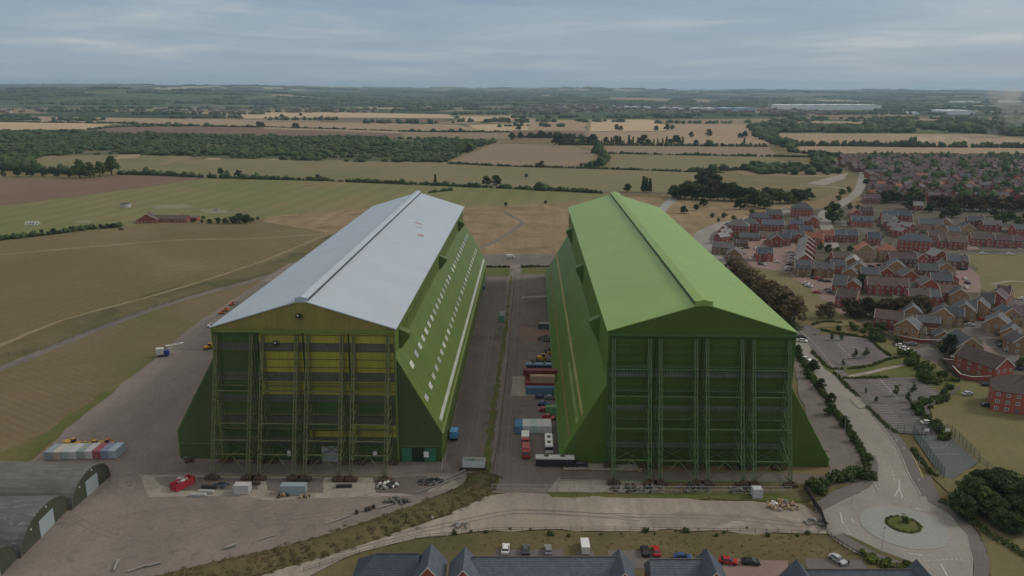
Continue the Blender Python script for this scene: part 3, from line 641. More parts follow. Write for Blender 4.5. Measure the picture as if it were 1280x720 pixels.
ribbon('estate_road', [(1030, 268), (1065, 282), (1095, 296), (1100, 312)], 8, lv(15), g_road2)
ribbon('estate_road', [(1085, 318), (1140, 322), (1190, 316), (1240, 318), (1300, 316)], 6, lv(17), g_road2)
ribbon('estate_road', [(1000, 232), (1040, 234), (1066, 238)], 6, lv(15), g_conc)
sheet('bare_ground', [(1008, 230), (1030, 224), (1060, 216), (1056, 224), (1030, 232)], lv(18), g_conc, 1, 5)
# ================================================================== THE TWO AIRSHIP HANGARS
YN, HL, HH, EZ, RZ = 220.9, 247.1, 26.4, 42.0, 50.2
steel_y = plain('olive_steel', (.135, .15, .065), .6, .25, 1.2)
steel_g = plain('green_steel', (.1, .165, .07), .6, .25, 1.2)
rust = plain('rusty_steel', (.09, .06, .04), .8, .35, 1.5)
dark = plain('dark_metal', (.045, .045, .045), .7, .3, 2)
winm = plain('frosted_rooflight', (.5, .53, .47), .35, .2, .3, .5)
T_ = winm.node_tree; b_ = T_.nodes['Principled BSDF']; src = b_.inputs['Base Color'].links[0].from_socket; oi_ = nd('ShaderNodeObjectInfo', T_)
T_.links.new(mixc(T_, 1., src, mixc(T_, oi_.outputs['Random'], (.6, .62, .6), (1.25, 1.22, 1.2)), 'MULTIPLY'), b_.inputs['Base Color'])
galv = plain('galvanised_steel', (.42, .42, .4), .5, .15, 1)
whitep = plain('white_paint', (.75, .74, .7), .5, .08, 1)
grey_roof = clad('grey_roof_sheet', (.43, .49, .545), .05, .9, 'Y', .42, .16, stain=(.4, .43, .45), cov=.58, panel=(8.6, 1.05, .035, .03, 'roof'))
green_roof = clad('pale_green_roof_sheet', (.235, .37, .085), .07, .9, 'Y', .42, .16, spec=.3, panel=(8.6, 1.05, .03, .02, 'roof'))
def hangar(XC, label, P):
    t = thing('airship_hangar', label, 'hangar', (XC, YN, 0), group='pair of airship hangars')
    zb, hb, B = P['zb'], P['hb'], P['B']          # break below the eaves, break above the ground, half base
    # skin: side walls as closed slabs following the profile
    for s in (-1, 1):
        prof = [(s*HH, EZ), (s*HH, zb), (s*B, hb), (s*B, 0), (s*(B-.35), 0), (s*(B-.35), hb-.1), (s*(HH-.35), zb-.1), (s*(HH-.35), EZ)]
        mb = MB(); mb.prism(prof, .0, HL); w = mb.build('side_wall', P['side_' + ('l' if s < 0 else 'r')], t)
        # gutter and eaves flashing
        MB().box(s*HH-.25+s*.35, s*HH+.25+s*.35, -.3, HL+.3, EZ-.75, EZ-.25).build('gutter', P['trim'], t)
        # plinth rail where the slope meets the skirt
        MB().prism([(s*(B+.02), hb-.25), (s*(B+.35), hb-.3), (s*(B+.35), hb+.05), (s*(B-.1), hb+.18)], .05, HL-.05).build('skirt_flashing', P['trim'], t)
    # roof
    for s in (-1, 1):
        a = (s*(HH+.7), EZ-.15); b = (0, RZ)
        mb = MB(); mb.prism([(a[0], a[1]), (b[0], b[1]), (b[0], b[1]-.3), (a[0], a[1]-.3)], -.55, HL+.5)
        r = mb.build('roof_slope', P['roof'], t)
        continue
        mb = MB(); sl_ = (RZ-EZ+.15)/(HH+.7)
        for k in range(1, 6):
            x = (HH+.7)*k/6; z = RZ-sl_*x
            mb.box(s*x-.06, s*x+.06, -.5, HL+.4, z, z+.05)
        mb.build('lap_seam', P['roof'], r)
    # ridge ventilator
    vw = P['vw']
    mb = MB(); mb.prism([(-vw, RZ-.9), (-vw, RZ+.45), (0, RZ+1.0), (vw, RZ+.45), (vw, RZ-.9)], -.3, HL+.3)
    v_ = mb.build('ridge_ventilator', P['roof'], t)
    mb = MB()
    for s in (-1, 1):
        mb.box(s*(vw+.04)-.03, s*(vw+.04)+.03, .2, HL-.2, RZ-.62, RZ+.1)
    mb.build('louvre', dark, v_)
    # gables and wings
    for y, yy, nm in ((0, .3, 'gable_wall'), (HL-.3, HL, 'gable_wall')):
        mb = MB(); mb.prism([(-HH, EZ-.9), (HH, EZ-.9), (HH, EZ-.2), (0, RZ-.1), (-HH, EZ-.2)], y-.12, yy)
        if y == 0: mb.box(-vw, vw, -.25, -.1, RZ-1.4, RZ+.55)
        mb.build(nm, P['gable'], t)
    for s in (-1, 1):
        prof = [(s*(HH-.01), EZ-.9), (s*(HH-.01), 0), (s*(B-.36), 0), (s*(B-.36), hb-.15), (s*(HH-.0), zb-.2)]
        for y in (0.02, HL-.4):
            MB().prism(prof if s > 0 else prof[::-1], y, y+.35).build('end_wall', P['wing'], t)
        MB().box(s*HH-.35, s*HH+.35, -.5, -.02, 0, EZ-.9).build('door_jamb', P['trim'], t)
        MB().box(min(s*(HH+.4), s*(B-.4)), max(s*(HH+.4), s*(B-.4)), -.09, .01, 5.1, 5.3).build('flashing_strip', P['trim'], t)
    MB().box(-HH, HH, .0, .35, 0, EZ-.9).build('door_lining', P['lining'], t)
    MB().box(-HH, HH, HL-.35, HL-.03, 0, EZ-.9).build('rear_wall', P['lining'], t)
    # head beam over the doors
    MB().box(-HH-.4, HH+.4, -1.1, -.14, EZ-1.5, EZ-.75).build('head_beam', P['trim'], t)
    # four sliding door leaves
    fr = [PY(u, 432, YN-1.6)[0]-XC for u in P['frames']]
    for k in range(4):
        xa, xb = fr[2*k], fr[2*k+1]; x0 = -HH+k*HH/2+.12; x1 = x0+HH/2-.24; xm = (x0+x1)/2
        lf = MB().box(x0, x1, -.55, -.12, .9, EZ-1.6).build('door_leaf', P['door'], t)
        for (za, zb_, mt, c0, c1) in P['bands']:
            if c0 <= k <= c1: MB().box(x0+.15, x1-.15, -.62, -.54, za, zb_).build('glazing_band' if mt is P['glaze'] else 'painted_panel', mt, lf)
        mb = MB()
        zz = 3.0
        while zz < EZ-2:
            mb.box(x0+.1, x1-.1, -.78, -.63, zz-.1, zz+.1); zz += 2.45
        mb.build('stiffening_rail', P['rail'], lf)
        for (za, zb_, mt, c0, c1) in P['bands']:
            if mt is P['glaze'] and c0 <= k <= c1:
                mb = MB(); n = 16; mb.box(x0+.15, x1-.15, -.70, -.63, (za+zb_)/2-.06, (za+zb_)/2+.06)
                for i in range(1, n): mb.box(x0+(x1-x0)*i/n-.07, x0+(x1-x0)*i/n+.07, -.68, -.622, za, zb_)
                mb.build('glazing_bars', P['rail'], lf)
        # buttress frames: vertical chord on the leaf, raking chord out to the bogie
        tops, legs = [], []
        D0, D1 = 1.5, 13.2
        def fy(z): return -(D0+(D1-D0)*((EZ-2.2-z)/(EZ-2.2)))
        for x in (xa, xb):
            mb = MB(); c = .1
            for dx in (-.42, .42):
                mb.bar((x+dx*.8, -1.0, 1.3), (x+dx*.8, -1.0, EZ-1.9), c); mb.bar((x+dx, fy(1.2), 1.2), (x+dx*.8, fy(EZ-2.2), EZ-2.2), c+.015)
            zs = [1.5+i*4.3 for i in range(10)]
            for i, z in enumerate(zs):
                if z > EZ-2: continue
                mb.bar((x-.42, -1., z), (x-.42, fy(z), z), .065); mb.bar((x+.42, -1., z), (x+.42, fy(z), z), .065)
                z2 = min(z+4.3, EZ-2.2)
                if i % 2 == 0: mb.bar((x, -1., z), (x, fy(z2), z2), .065)
                else: mb.bar((x, fy(z), z), (x, -1., z2), .065)
                mb.bar((x-.42, fy(z), z), (x+.42, fy(z+2.1), z+2.1), .07); mb.bar((x+.42, fy(z+2.1), z+2.1), (x-.42, fy(z2), z2), .07)
            mb.build('buttress_frame', P['steel'], lf)
        for z in P['ties']:
            y = fy(z)
            MB().bar((xa-.45, y, z), (xb+.45, y, z), .13).build('tie_beam', P['steel'], lf)
            mb = MB(); mb.bar((xa, -1.2, z), (xb, -1.2, z), .1); mb.box(xa, xb, -1.9, -1.15, z-.12, z-.04); mb.bar((xa, -1.85, z+.9), (xb, -1.85, z+.9), .04)
            for i in range(5): x = xa+(xb-xa)*i/4; mb.bar((x, -1.85, z-.1), (x, -1.85, z+.9), .04)
            mb.build('walkway', P['steel'], lf)
        z0, z1 = 1.5, P['ties'][-1]; m_ = (xa+xb)/2
        MB().bar((xa, fy(z0), z0), (m_, fy(z1), z1), .08).bar((xb, fy(z0), z0), (m_, fy(z1), z1), .08).bar((xa, fy(z0), z0), (xb, fy(z0), z0), .14).build('front_brace', P['steel'], lf)
        MB().bar((xa, -1.2, z0), (xb, -1.2, z1), .1).bar((xb, -1.2, z0), (xa, -1.2, z1), .1).build('rear_brace', P['steel'], lf)
        for x in (xa, xb):
            for (y, hh) in ((fy(1.), 1.2), (-2.1, .9)):
                mb = MB(); mb.box(x-1.9, x+1.9, y-.9, y+.9, .45, hh+.1)
                for dx in (-1.4, -.5, .5, 1.4):
                    for dy in (-.75, .75): mb.cyl((x+dx, y+dy-.12, .36), (x+dx, y+dy+.12, .36), .36, 10)
                mb.bar((x-1.2, y-.5, hh), (x, y, hh+1.1), .12); mb.bar((x+1.2, y-.5, hh), (x, y, hh+1.1), .12)
                mb.box(x-1., x+1., y-.5, y+.5, hh+.1, hh+.45)
                mb.build('bogie', rust, lf)
    # cowls on the slope
    for s, ys_ in P['cowls'].items():
        for y in ys_:
            z = EZ-6.5; zt = z+3.3
            if zb > 30: x0 = HH-.05
            x0 = HH-.05 if zt > zb else HH
            mb = MB(); w = 1.7; lo = P.get('clow', 0); zt -= lo; dl = lo*.8; prof = [(s*HH, zt+.4), (s*(HH+3.2), zt-1.1), (s*(HH+3.2), zt-2.2), (s*HH, zt-6.2-dl)]
            mb.prism(prof if s > 0 else prof[::-1], y-w, y+w)
            c_ = mb.build('vent_cowl', P['cowl'], t)
            mb = MB(); mb.add([(s*(HH+3.26), y-w+.2, zt-2.15), (s*(HH+3.26), y+w-.2, zt-2.15), (s*(HH+.18), y+w-.2, zt-6.2-dl), (s*(HH+.18), y-w+.2, zt-6.2-dl)], [(0, 1, 2, 3)])
            mb.build('cowl_mouth', dark, c_)
    return t
def slope_pt(P, s, z):      # x on the slope at height z
    return HH+(P['B']-HH)*(P['zb']-z)/(P['zb']-P['hb'])

# ---- western hangar: faded olive and green, grey roof
glz = plain('dim_door_glazing', (.11, .11, .105), .4, .3, .6)
olive = clad('faded_olive_sheet', (.25, .215, .06), .28, 1.2, 'X', .6, .6, stain=(.15, .17, .04), cov=.62)
yellow = clad('old_yellow_green_sheet', (.33, .3, .045), .22, 1.2, 'X', .6, .55, stain=(.17, .2, .03), cov=.66)
dgreen = clad('dark_green_sheet', (.06, .105, .03), .2, 1.2, 'X', .55, .4)
sgreen = clad('bright_green_sheet', (.115, .172, .034), .14, 1.1, 'Y', .5, .4, stain=(.1, .14, .03), cov=.6, panel=(1.1, 5.2, .12, .2, 'wall'))
wgreen = clad('deep_green_sheet', (.065, .092, .032), .12, 1.3, 'X', .55, .2)
XL, XR = -65.0, 49.8
PL = dict(zb=33.4, hb=9.4, B=39.8, side_l=sgreen, side_r=sgreen, trim=plain('olive_trim', (.16, .2, .05), .6, .2, .4), roof=grey_roof, gable=olive, wing=wgreen,
          lining=dgreen, door=dgreen, rail=plain('dull_rail', (.09, .11, .04), .7, .2, 1), steel=steel_y, glaze=glz, vw=1.75, mull=True,
          frames=(270.5, 314.6, 328.5, 371, 385, 427.5, 442, 484.7), ties=(24.5, 15.6, 11., 7.2), cowls={1: (10, 119, 214), -1: (10, 119, 214)}, cowl=sgreen,
          bands=[])
def zf(v): return PY(400, v, YN)[1]
for (v0, v1) in ((428.6, 437.5), (465, 475.5), (493, 501.5), (519, 529.5), (545, 553.6)): PL['bands'].append((zf(v1), zf(v0), glz, 0, 3))
for (v0, v1) in ((414.5, 428), (438, 464.4), (476, 492.4)): PL['bands'].append((zf(v1), zf(v0), yellow, 1, 3))
PL['bands'].append((zf(544.5), zf(530), yellow, 3, 3)); PL['bands'].append((zf(544.5), zf(537.5), yellow, 2, 2))
HW = hangar(XL, 'grey-roofed airship hangar with faded olive and yellow front doors, left of the pair', PL)
# rooflights in two broken rows up the slope and a low strip light
def on_slope(P, y0, y1, za, zb_, s=1, off=.06):
    q = []
    for y, z in ((y0, za), (y1, za), (y1, zb_), (y0, zb_)):
        q.append((s*(slope_pt(P, s, z)+off), y, z+off*.8))
    return q
def slab(name, q, mat, par):
    mb = MB(); a = Vector(q[1])-Vector(q[0]); b = Vector(q[3])-Vector(q[0]); n = a.cross(b).normalized()*.07
    if n.z < 0: n = -n
    lo = [Vector(p)-n for p in q]; mb.add([tuple(p+n) for p in map(Vector, q)]+[tuple(p) for p in lo], [(0, 1, 2, 3), (7, 6, 5, 4), (0, 4, 5, 1), (1, 5, 6, 2), (2, 6, 7, 3), (3, 7, 4, 0)])
    return mb.build(name, mat, par)
nr = 0
for (za, zb_, starts) in ((26.5, 28.4, ((8, 1), (18, 14), (140, 12))), (17.9, 19.6, ((3, 1), (13, 14), (132, 13)))):
    for (y0, n) in starts:
        for i in range(n):
            y = y0+i*8.2
            if y > HL-6: break
            w_ = slab('roof_light', on_slope(PL, y, y+3.5, za, zb_), winm, HW); nr += 1
            fb = MB(); q_ = on_slope(PL, y-.12, y+3.62, za-.1, zb_+.1, off=.1)
            for i_ in range(4): fb.bar(q_[i_], q_[(i_+1) % 4], .04)
            m1_, m2_ = (Vector(q_[0])+Vector(q_[1]))/2, (Vector(q_[2])+Vector(q_[3]))/2; fb.bar(m1_, m2_, .03)
            fb.build('frame', PL['trim'], w_)
slab('strip_light', on_slope(PL, 5, HL-6, 10.9, 12.1), winm, HW)
dgp = plain('dark_green_pane', (.06, .1, .04), .4, .2, .5)
for i in range(34):
    y = 10+i*6.8; MB().box(HH+.02, HH+.06, y, y+2.6, 36.2, 38.4).build('clerestory_pane', dgp, HW)
for (u, v, w_, h_) in ((361.5, 566, 1.0, 1.8), (469, 566.5, 1.2, 1.6), (533, 567.5, 1.5, 1.8)):
    x, z = PY(u, v, YN-.6); MB().box(x-XL-w_/2, x-XL+w_/2, -.95, -.85, z-h_/2, z+h_/2).build('notice_board', whitep, HW)
x0, x1 = PY(403, 565, YN)[0]-XL, PY(422.5, 565, YN)[0]-XL
MB().box(x0, x1, -.95, -.8, .1, 5.2).build('grey_door', plain('pale_grey_door', (.3, .32, .31), .6), HW)
teal = plain('teal_green_door', (.05, .17, .1), .55, .12, .4)
for a, b, m in ((502.5, 515, teal), (531, 545.5, teal), (515.6, 530.5, plain('dark_doorway', (.02, .035, .015), .8))):
    x0, x1 = PY(a, 568, YN)[0]-XL, PY(b, 568, YN)[0]-XL
    MB().box(x0, x1, -.3, -.1, .1, 4.6).build('side_door', m, HW)
# small balcony cameras on the front
for (u, v) in ((373.5, 393), (345, 427)):
    x, z = PY(u, v, YN-1); mb = MB(); mb.box(x-XL-.9, x-XL+.9, -1.6, -.2, z-1., z-.85); mb.box(x-XL-.5, x-XL+.4, -1.3, -.5, z-.8, z+.2); mb.bar((x-XL-.9, -1.6, z-.9), (x-XL-.9, -1.6, z+.1), .06); mb.bar((x-XL+.9, -1.6, z-.9), (x-XL+.9, -1.6, z+.1), .06); mb.bar((x-XL-.9, -1.6, z+.1), (x-XL+.9, -1.6, z+.1), .06)
    mb.build('light_platform', dark, HW)
    MB().box(x-XL-.35, x-XL+.1, -1.66, -1.6, z-.4, z+.1).build('floodlight', whitep, HW)
# rust patches on the grey roof
rp_ = plain('rust_patch', (.35, .25, .24), .8, .3, 1)
sl_ = (RZ-EZ+.15)/(HH+.7)
for (x, y, dx, dy) in ((12, 158, 3.2, 2.4), (16.5, 133, 2.0, 4.2), (13.5, 150, 2.4, 1.2)):
    pts = []
    for i in range(14):
        a = 2*PI*i/14; r = random.uniform(.5, 1.); xx = x+dx*math.cos(a)*r; pts.append((xx, y+dy*math.sin(a)*r, RZ-sl_*xx+.04))
    MB().add(pts, [tuple(range(14))]).build('rust_patch', rp_, HW)

# ---- eastern hangar: fresh green throughout
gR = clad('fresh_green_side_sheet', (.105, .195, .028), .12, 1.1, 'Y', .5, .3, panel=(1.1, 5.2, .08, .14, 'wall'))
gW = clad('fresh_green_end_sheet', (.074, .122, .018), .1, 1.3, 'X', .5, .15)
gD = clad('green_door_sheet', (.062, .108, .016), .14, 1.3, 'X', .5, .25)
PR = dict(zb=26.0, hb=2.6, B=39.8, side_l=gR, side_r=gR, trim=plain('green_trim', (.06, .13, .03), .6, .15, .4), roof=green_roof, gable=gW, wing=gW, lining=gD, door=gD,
          rail=plain('green_rail', (.04, .09, .022), .7, .2, 1), steel=steel_g, glaze=plain('green_door_glazing', (.15, .16, .15), .35, .3, .6), vw=2.5, mull=True,
          frames=(767.3, 812.3, 825.7, 870, 884, 927.7, 942.3, 986.7), ties=(31.5, 24.2, 15.4, 6.9), clow=2.6, cowls={-1: (34, 115, 207), 1: (34, 115, 207)}, cowl=gR, bands=[])
for (v0, v1) in ((460.5, 470.5), (506.5, 514), (552, 559.5)): PR['bands'].append((PY(870, v1, YN)[1], PY(870, v0, YN)[1], PR['glaze'], 0, 3))
HE = hangar(XR, 'all-green airship hangar with bright green roof, right of the pair', PR)
tanst = plain('buff_strip_light', (.36, .33, .13), .7, .25, .2)
slab('strip_light', on_slope(PR, 4, HL-4, 13.6, 14.6, -1), tanst, HE)
slab('strip_light', on_slope(PR, 4, HL-4, 7.0, 7.7, -1), plain('faded_strip_light', (.23, .17, .07), .7, .3, .2), HE)
slab('strip_light', on_slope(PR, 4, 60, 11.0, 12.2, -1), plain('patchy_strip_light', (.22, .3, .11), .7, .3, .2), HE)
# ================================================================== TREES, HEDGES, WOODS
f_mid = foliage('mid_green_leaves', (.05, .082, .026), (.105, .145, .045))
f_dark = foliage('dark_green_leaves', (.032, .054, .022), (.062, .092, .032))
f_bright = foliage('fresh_green_leaves', (.06, .1, .02), (.13, .17, .04))
f_brown = foliage('russet_leaves', (.12, .088, .05), (.21, .155, .09))
f_copper = foliage('copper_leaves', (.055, .048, .026), (.11, .09, .042))
f_wood = foliage('woodland_leaves', (.03, .058, .022), (.065, .1, .036), False)
f_scrub = foliage('scrub_leaves', (.105, .095, .04), (.19, .155, .075), False)
f_hedge = foliage('hedge_leaves', (.036, .058, .02), (.075, .105, .03), False)
bark = plain('bark', (.075, .058, .042), .9, .3, 2)
TM = {}
def tree_mesh(kind, var):
    k = (kind, var)
    if k in TM: return TM[k]
    random.seed(hash(kind) % 7 if False else var*31+len(kind))
    mat, n, leaf, shape = dict(round=(f_mid, 1500, .42, 'r'), dark=(f_dark, 1700, .42, 'r'), bright=(f_bright, 1500, .4, 'r'), brown=(f_brown, 1300, .36, 'o'), copper=(f_copper, 1600, .4, 'r'),
                               poplar=(f_dark, 1000, .4, 'p'), sapling=(f_mid, 420, .22, 's'), big=(f_dark, 9000, .3, 'r'), shrub=(f_mid, 520, .26, 'b'), tallshrub=(f_bright, 520, .26, 'b'))[kind]
    cen, rad = [], []
    if shape == 'p':
        for i in range(9):
            z = 2.+i*1.1; cen.append((random.uniform(-.3, .3), random.uniform(-.3, .3), z)); rad.append((1.5-.09*i)*random.uniform(.8, 1.1))
    elif shape == 's':
        for i in range(7): cen.append((random.uniform(-.7, .7), random.uniform(-.7, .7), 2.+i*.55)); rad.append(1.05-.09*i)
    elif shape == 'b':
        for i in range(8): cen.append((random.uniform(-1.1, 1.1), random.uniform(-1.1, 1.1), random.uniform(.6, 1.9))); rad.append(random.uniform(.6, 1.1))
    else:
        m = 26 if kind != 'big' else 46
        for i in range(m):
            a = random.uniform(0, 2*PI); zz = random.uniform(-.75, 1); r = math.sqrt(max(0, 1-zz*zz))*random.uniform(.55, 1.)
            q_ = 1.-.22*max(0, zz); cen.append((3.2*q_*r*math.cos(a), 3.2*q_*r*math.sin(a), 4.9+3.9*zz*random.uniform(.8, 1.1))); rad.append(random.uniform(.9, 1.75))
    if shape == 'o': n = int(n*.8)
    crown = leafmesh('crown', cen, rad, n, leaf, mat, shell=.5)
    mb = MB()
    if shape in 'ro':
        mb.cyl((0, 0, -.1), (.1, 0, 4.2), .34, 8, r2=.2)
        for i in range(6):
            c = cen[i*3]; mb.cyl((.05, 0, 2.4+i*.3), (c[0]*.8, c[1]*.8, c[2]), .13, 5, r2=.04)
    elif shape == 'p': mb.cyl((0, 0, -.1), (0, 0, 10), .22, 7, r2=.05)
    elif shape == 's': mb.cyl((0, 0, -.1), (0, 0, 4.5), .08, 6, r2=.03)
    else:
        for i in range(4): mb.cyl((0, 0, -.05), (cen[i][0], cen[i][1], cen[i][2]), .06, 5, r2=.02)
    me = bpy.data.meshes.new('trunk'); me.from_pydata(mb.v, [], mb.f); me.materials.append(bark)
    TM[k] = (crown, me); return TM[k]
TCOUNT = {}
NOM = {'round': 9.5, 'dark': 9.5, 'bright': 9.5, 'brown': 9.5, 'copper': 9.5, 'big': 9.5, 'poplar': 11.5, 'sapling': 6., 'shrub': 2.6, 'tallshrub': 2.6}
def tree(kind, p, h, label, cat='tree', group=None, name=None, wide=1.):
    var = random.randrange(3) if kind != 'big' else random.randrange(2)
    st = random.getstate(); cr, tr = tree_mesh(kind, var); random.setstate(st)
    s = h/NOM[kind]
    nm = name or {'round': 'broadleaf_tree', 'dark': 'broadleaf_tree', 'bright': 'broadleaf_tree', 'brown': 'russet_tree', 'copper': 'copper_tree', 'big': 'broadleaf_tree', 'poplar': 'poplar_tree', 'sapling': 'young_tree', 'shrub': 'shrub', 'tallshrub': 'shrub'}[kind]
    t = thing(nm, label, cat, (p[0], p[1], 0), random.uniform(0, 6.28), group); w = s*wide*random.uniform(.92, 1.1)
    t.scale = (w, w*random.uniform(.9, 1.1), s)
    a = put('crown' if cat == 'tree' else 'foliage', cr, t); b = put('trunk' if cat == 'tree' else 'stems', tr, t)
    return t
def row_label(i, fmt): return fmt.format(ordn(i))
def trees(kind, pts, h, fmt, group, cat='tree', wide=1., jh=.2, name=None):
    for i, p in enumerate(pts):
        tree(kind if isinstance(kind, str) else random.choice(kind), p, h*random.uniform(1-jh, 1+jh), fmt.format(ordn(i)), cat, group, name, wide)
def hedge(px, h, w, label, name='hedge', mat=None, dens=1., leaf=.3, world=False, gaps=0., sm=True):
    pts = along(px, w*.55, w*.12, world, sm); cen, rad = [], []
    for p in pts:
        if gaps and random.random() < gaps: continue
        k = random.uniform(.7, 1.25); cen.append((p[0], p[1], h*.45*k)); rad.append((w*.6*k, w*.6*k, h*.52*k))
    L_ = len(cen); n = int(L_*dens*60)
    me = leafmesh('hedge', cen, rad, n, leaf, mat or f_hedge, shell=.5)
    return tag(put(name, me), label, 'hedge')
def far_hedge(px, h, w, label, gaps=.15, world=False, var=.5):
    """a hedgerow hundreds of metres off: rough low crowns run together, with the odd standard tree"""
    pts = along(px, w*.6, w*.15, world, False); cen, rad = [], []
    for p in pts:
        if random.random() < gaps: continue
        k = random.uniform(1-var, 1+var); 
        if random.random() < .05: k *= 1.7
        cen.append((p[0], p[1], h*.42*k)); rad.append((w*.55*k, w*.55*k, h*.58*k))
    if not cen: return
    o = blobs('hedgerow', cen, rad, f_wood, kind=None); tag(o, label, 'hedgerow'); return o
CLEAR = [G(*q) for q in ((158, 196), (266, 197), (345, 197.5), (423, 199.5), (481, 199.5), (475, 184.5))]
def wood(px, dens, h, r, name='woodland', mat=None, world=False):
    pts = scatter(px, dens, world); cen = []; rad = []
    for p in pts:
        q = math.sin(p[0]*.011+1)*math.sin(p[1]*.017)+.6*math.sin(p[0]*.031+p[1]*.013)+.4*math.sin(p[0]*.07-p[1]*.09)
        if q > .85: continue
        if any((p[0]-cx_)**2+((p[1]-cy_)*.8)**2 < 900 for cx_, cy_ in CLEAR): continue
        k = random.uniform(.45, 1.25)*(1-.22*q) if random.random() > .03 else 1.7; cen.append((p[0], p[1], h*.5*k)); rad.append((r*k, r*k, h*.55*k))
    return blobs(name, cen, rad, mat or f_wood)
# --- the wide young wood across the middle distance, and woods beyond
wood([(-90, 166), (0, 164.5), (100, 165), (200, 168.5), (320, 171), (490, 173), (560, 174), (622, 178), (600, 184), (556, 203), (440, 202.5), (330, 199), (250, 197.5), (230, 195), (150, 193), (60, 195), (30, 203), (-90, 205)], .0115, 5.0, 4.0)
wood([(-90, 204), (10, 200), (50, 203), (35, 208), (-90, 212)], .006, 8, 5)
wood([(932, 159.5), (960, 157.5), (1055, 158), (1090, 161), (1140, 163), (1140, 166.5), (1060, 166), (940, 166)], .0035, 11, 9)
wood([(1080, 159), (1110, 156), (1140, 160), (1138, 166), (1080, 166)], .005, 14, 9)
wood([(1150, 157), (1200, 153), (1300, 155), (1420, 158), (1420, 172), (1290, 172), (1240, 168), (1150, 163)], .003, 13, 10)
wood([(945, 165), (968, 166), (975, 176), (1000, 183), (985, 188), (968, 181), (945, 172)], .006, 9, 7)
wood([(960, 210), (1016, 211), (1016, 219), (1000, 220), (940, 217), (925, 212)], .006, 8, 6)
wood([(1012, 196), (1022, 197), (1040, 206), (1050, 218), (1024, 219), (1018, 208)], .007, 8, 6)
# belts of trees and small woods further off
FW = []
for (x0, x1, v, hpx, d) in ((0, 130, 150.5, 3, .9), (60, 150, 140, 5, 1), (0, 40, 146, 4, 1), (150, 330, 143, 4.5, 1), (200, 330, 148, 3, .8), (240, 300, 147, 5, .8), (320, 470, 140, 5, .9), (330, 420, 150, 3.5, .9), (460, 570, 154, 4, .9), (400, 560, 138, 4, .9),
                       (0, 330, 136, 5, 1), (320, 640, 134, 4, .9), (560, 700, 143, 4, 1), (640, 900, 147, 3, .9), (800, 1000, 145, 4, .9), (960, 1290, 143, 5, 1), (960, 1290, 149, 3, .9), (1100, 1290, 139, 4, 1), (640, 1000, 128, 3.5, 1), (0, 500, 126, 3, .9), (1000, 1290, 130, 3, 1), (500, 800, 137, 3, .8),
                       (180, 250, 158, 2, .8), (820, 940, 154, 2.5, .8), (0, 330, 120, 2.5, .8), (400, 1200, 123, 2.5, .9), (960, 1160, 152, 2.2, .8), (640, 800, 152, 2.2, .7), (575, 640, 152, 4, .8), (630, 720, 158, 2, .6), (930, 1290, 126.5, 2.5, .9)):
    pa, pb = G(x0, v), G(x1, v); Ld = math.hypot(pb[0]-pa[0], pb[1]-pa[1]); mpp = pa[1]/FPX*1.02; r = max(7, mpp*2.2)
    n = int(Ld/r*1.6*d)
    for i in range(n):
        t = random.random(); cl_ = math.sin(t*23+v)+math.sin(t*57+v*2)+math.sin(t*9.1+v)
        if cl_ < -.4: continue
        p = (pa[0]+(pb[0]-pa[0])*t+random.gauss(0, r), pa[1]+(pb[1]-pa[1])*t+random.gauss(0, 1)*mpp*9)
        k = random.uniform(.6, 1.3); FW.append((p[0], p[1], k, r, min(14, 6+hpx*1.2)))
blobs('distant_woodland', [(a, b, h*.42*k) for a, b, k, r, h in FW], [(r*k, r*k, h*.6*k) for a, b, k, r, h in FW], f_wood)
random.seed(77); HWd = []
for _ in range(520):
    R_ = 5600+15000*random.random()**1.3; a_ = random.uniform(-.62, .62); k_ = random.randint(3, 16); sz = random.uniform(18, 34)
    for j in range(k_):
        a2 = a_+j*sz*1.25/R_; r2 = R_+random.uniform(-25, 25); HWd.append((r2*math.sin(a2), r2*math.cos(a2), max(0, hillz(r2, a2)), sz))
blobs('distant_woodland', [(x, y, z+3) for x, y, z, s in HWd], [(s, s, 10+s*.15) for x, y, z, s in HWd], f_wood)
hedge([(608, 334.5), (637, 334.5)], 1.6, 1.6, 'dark clipped hedge left of the gap at the far end of the lanes'); hedge([(653, 334.5), (688, 334)], 1.6, 1.6, 'dark clipped hedge right of the gap at the far end of the lanes')
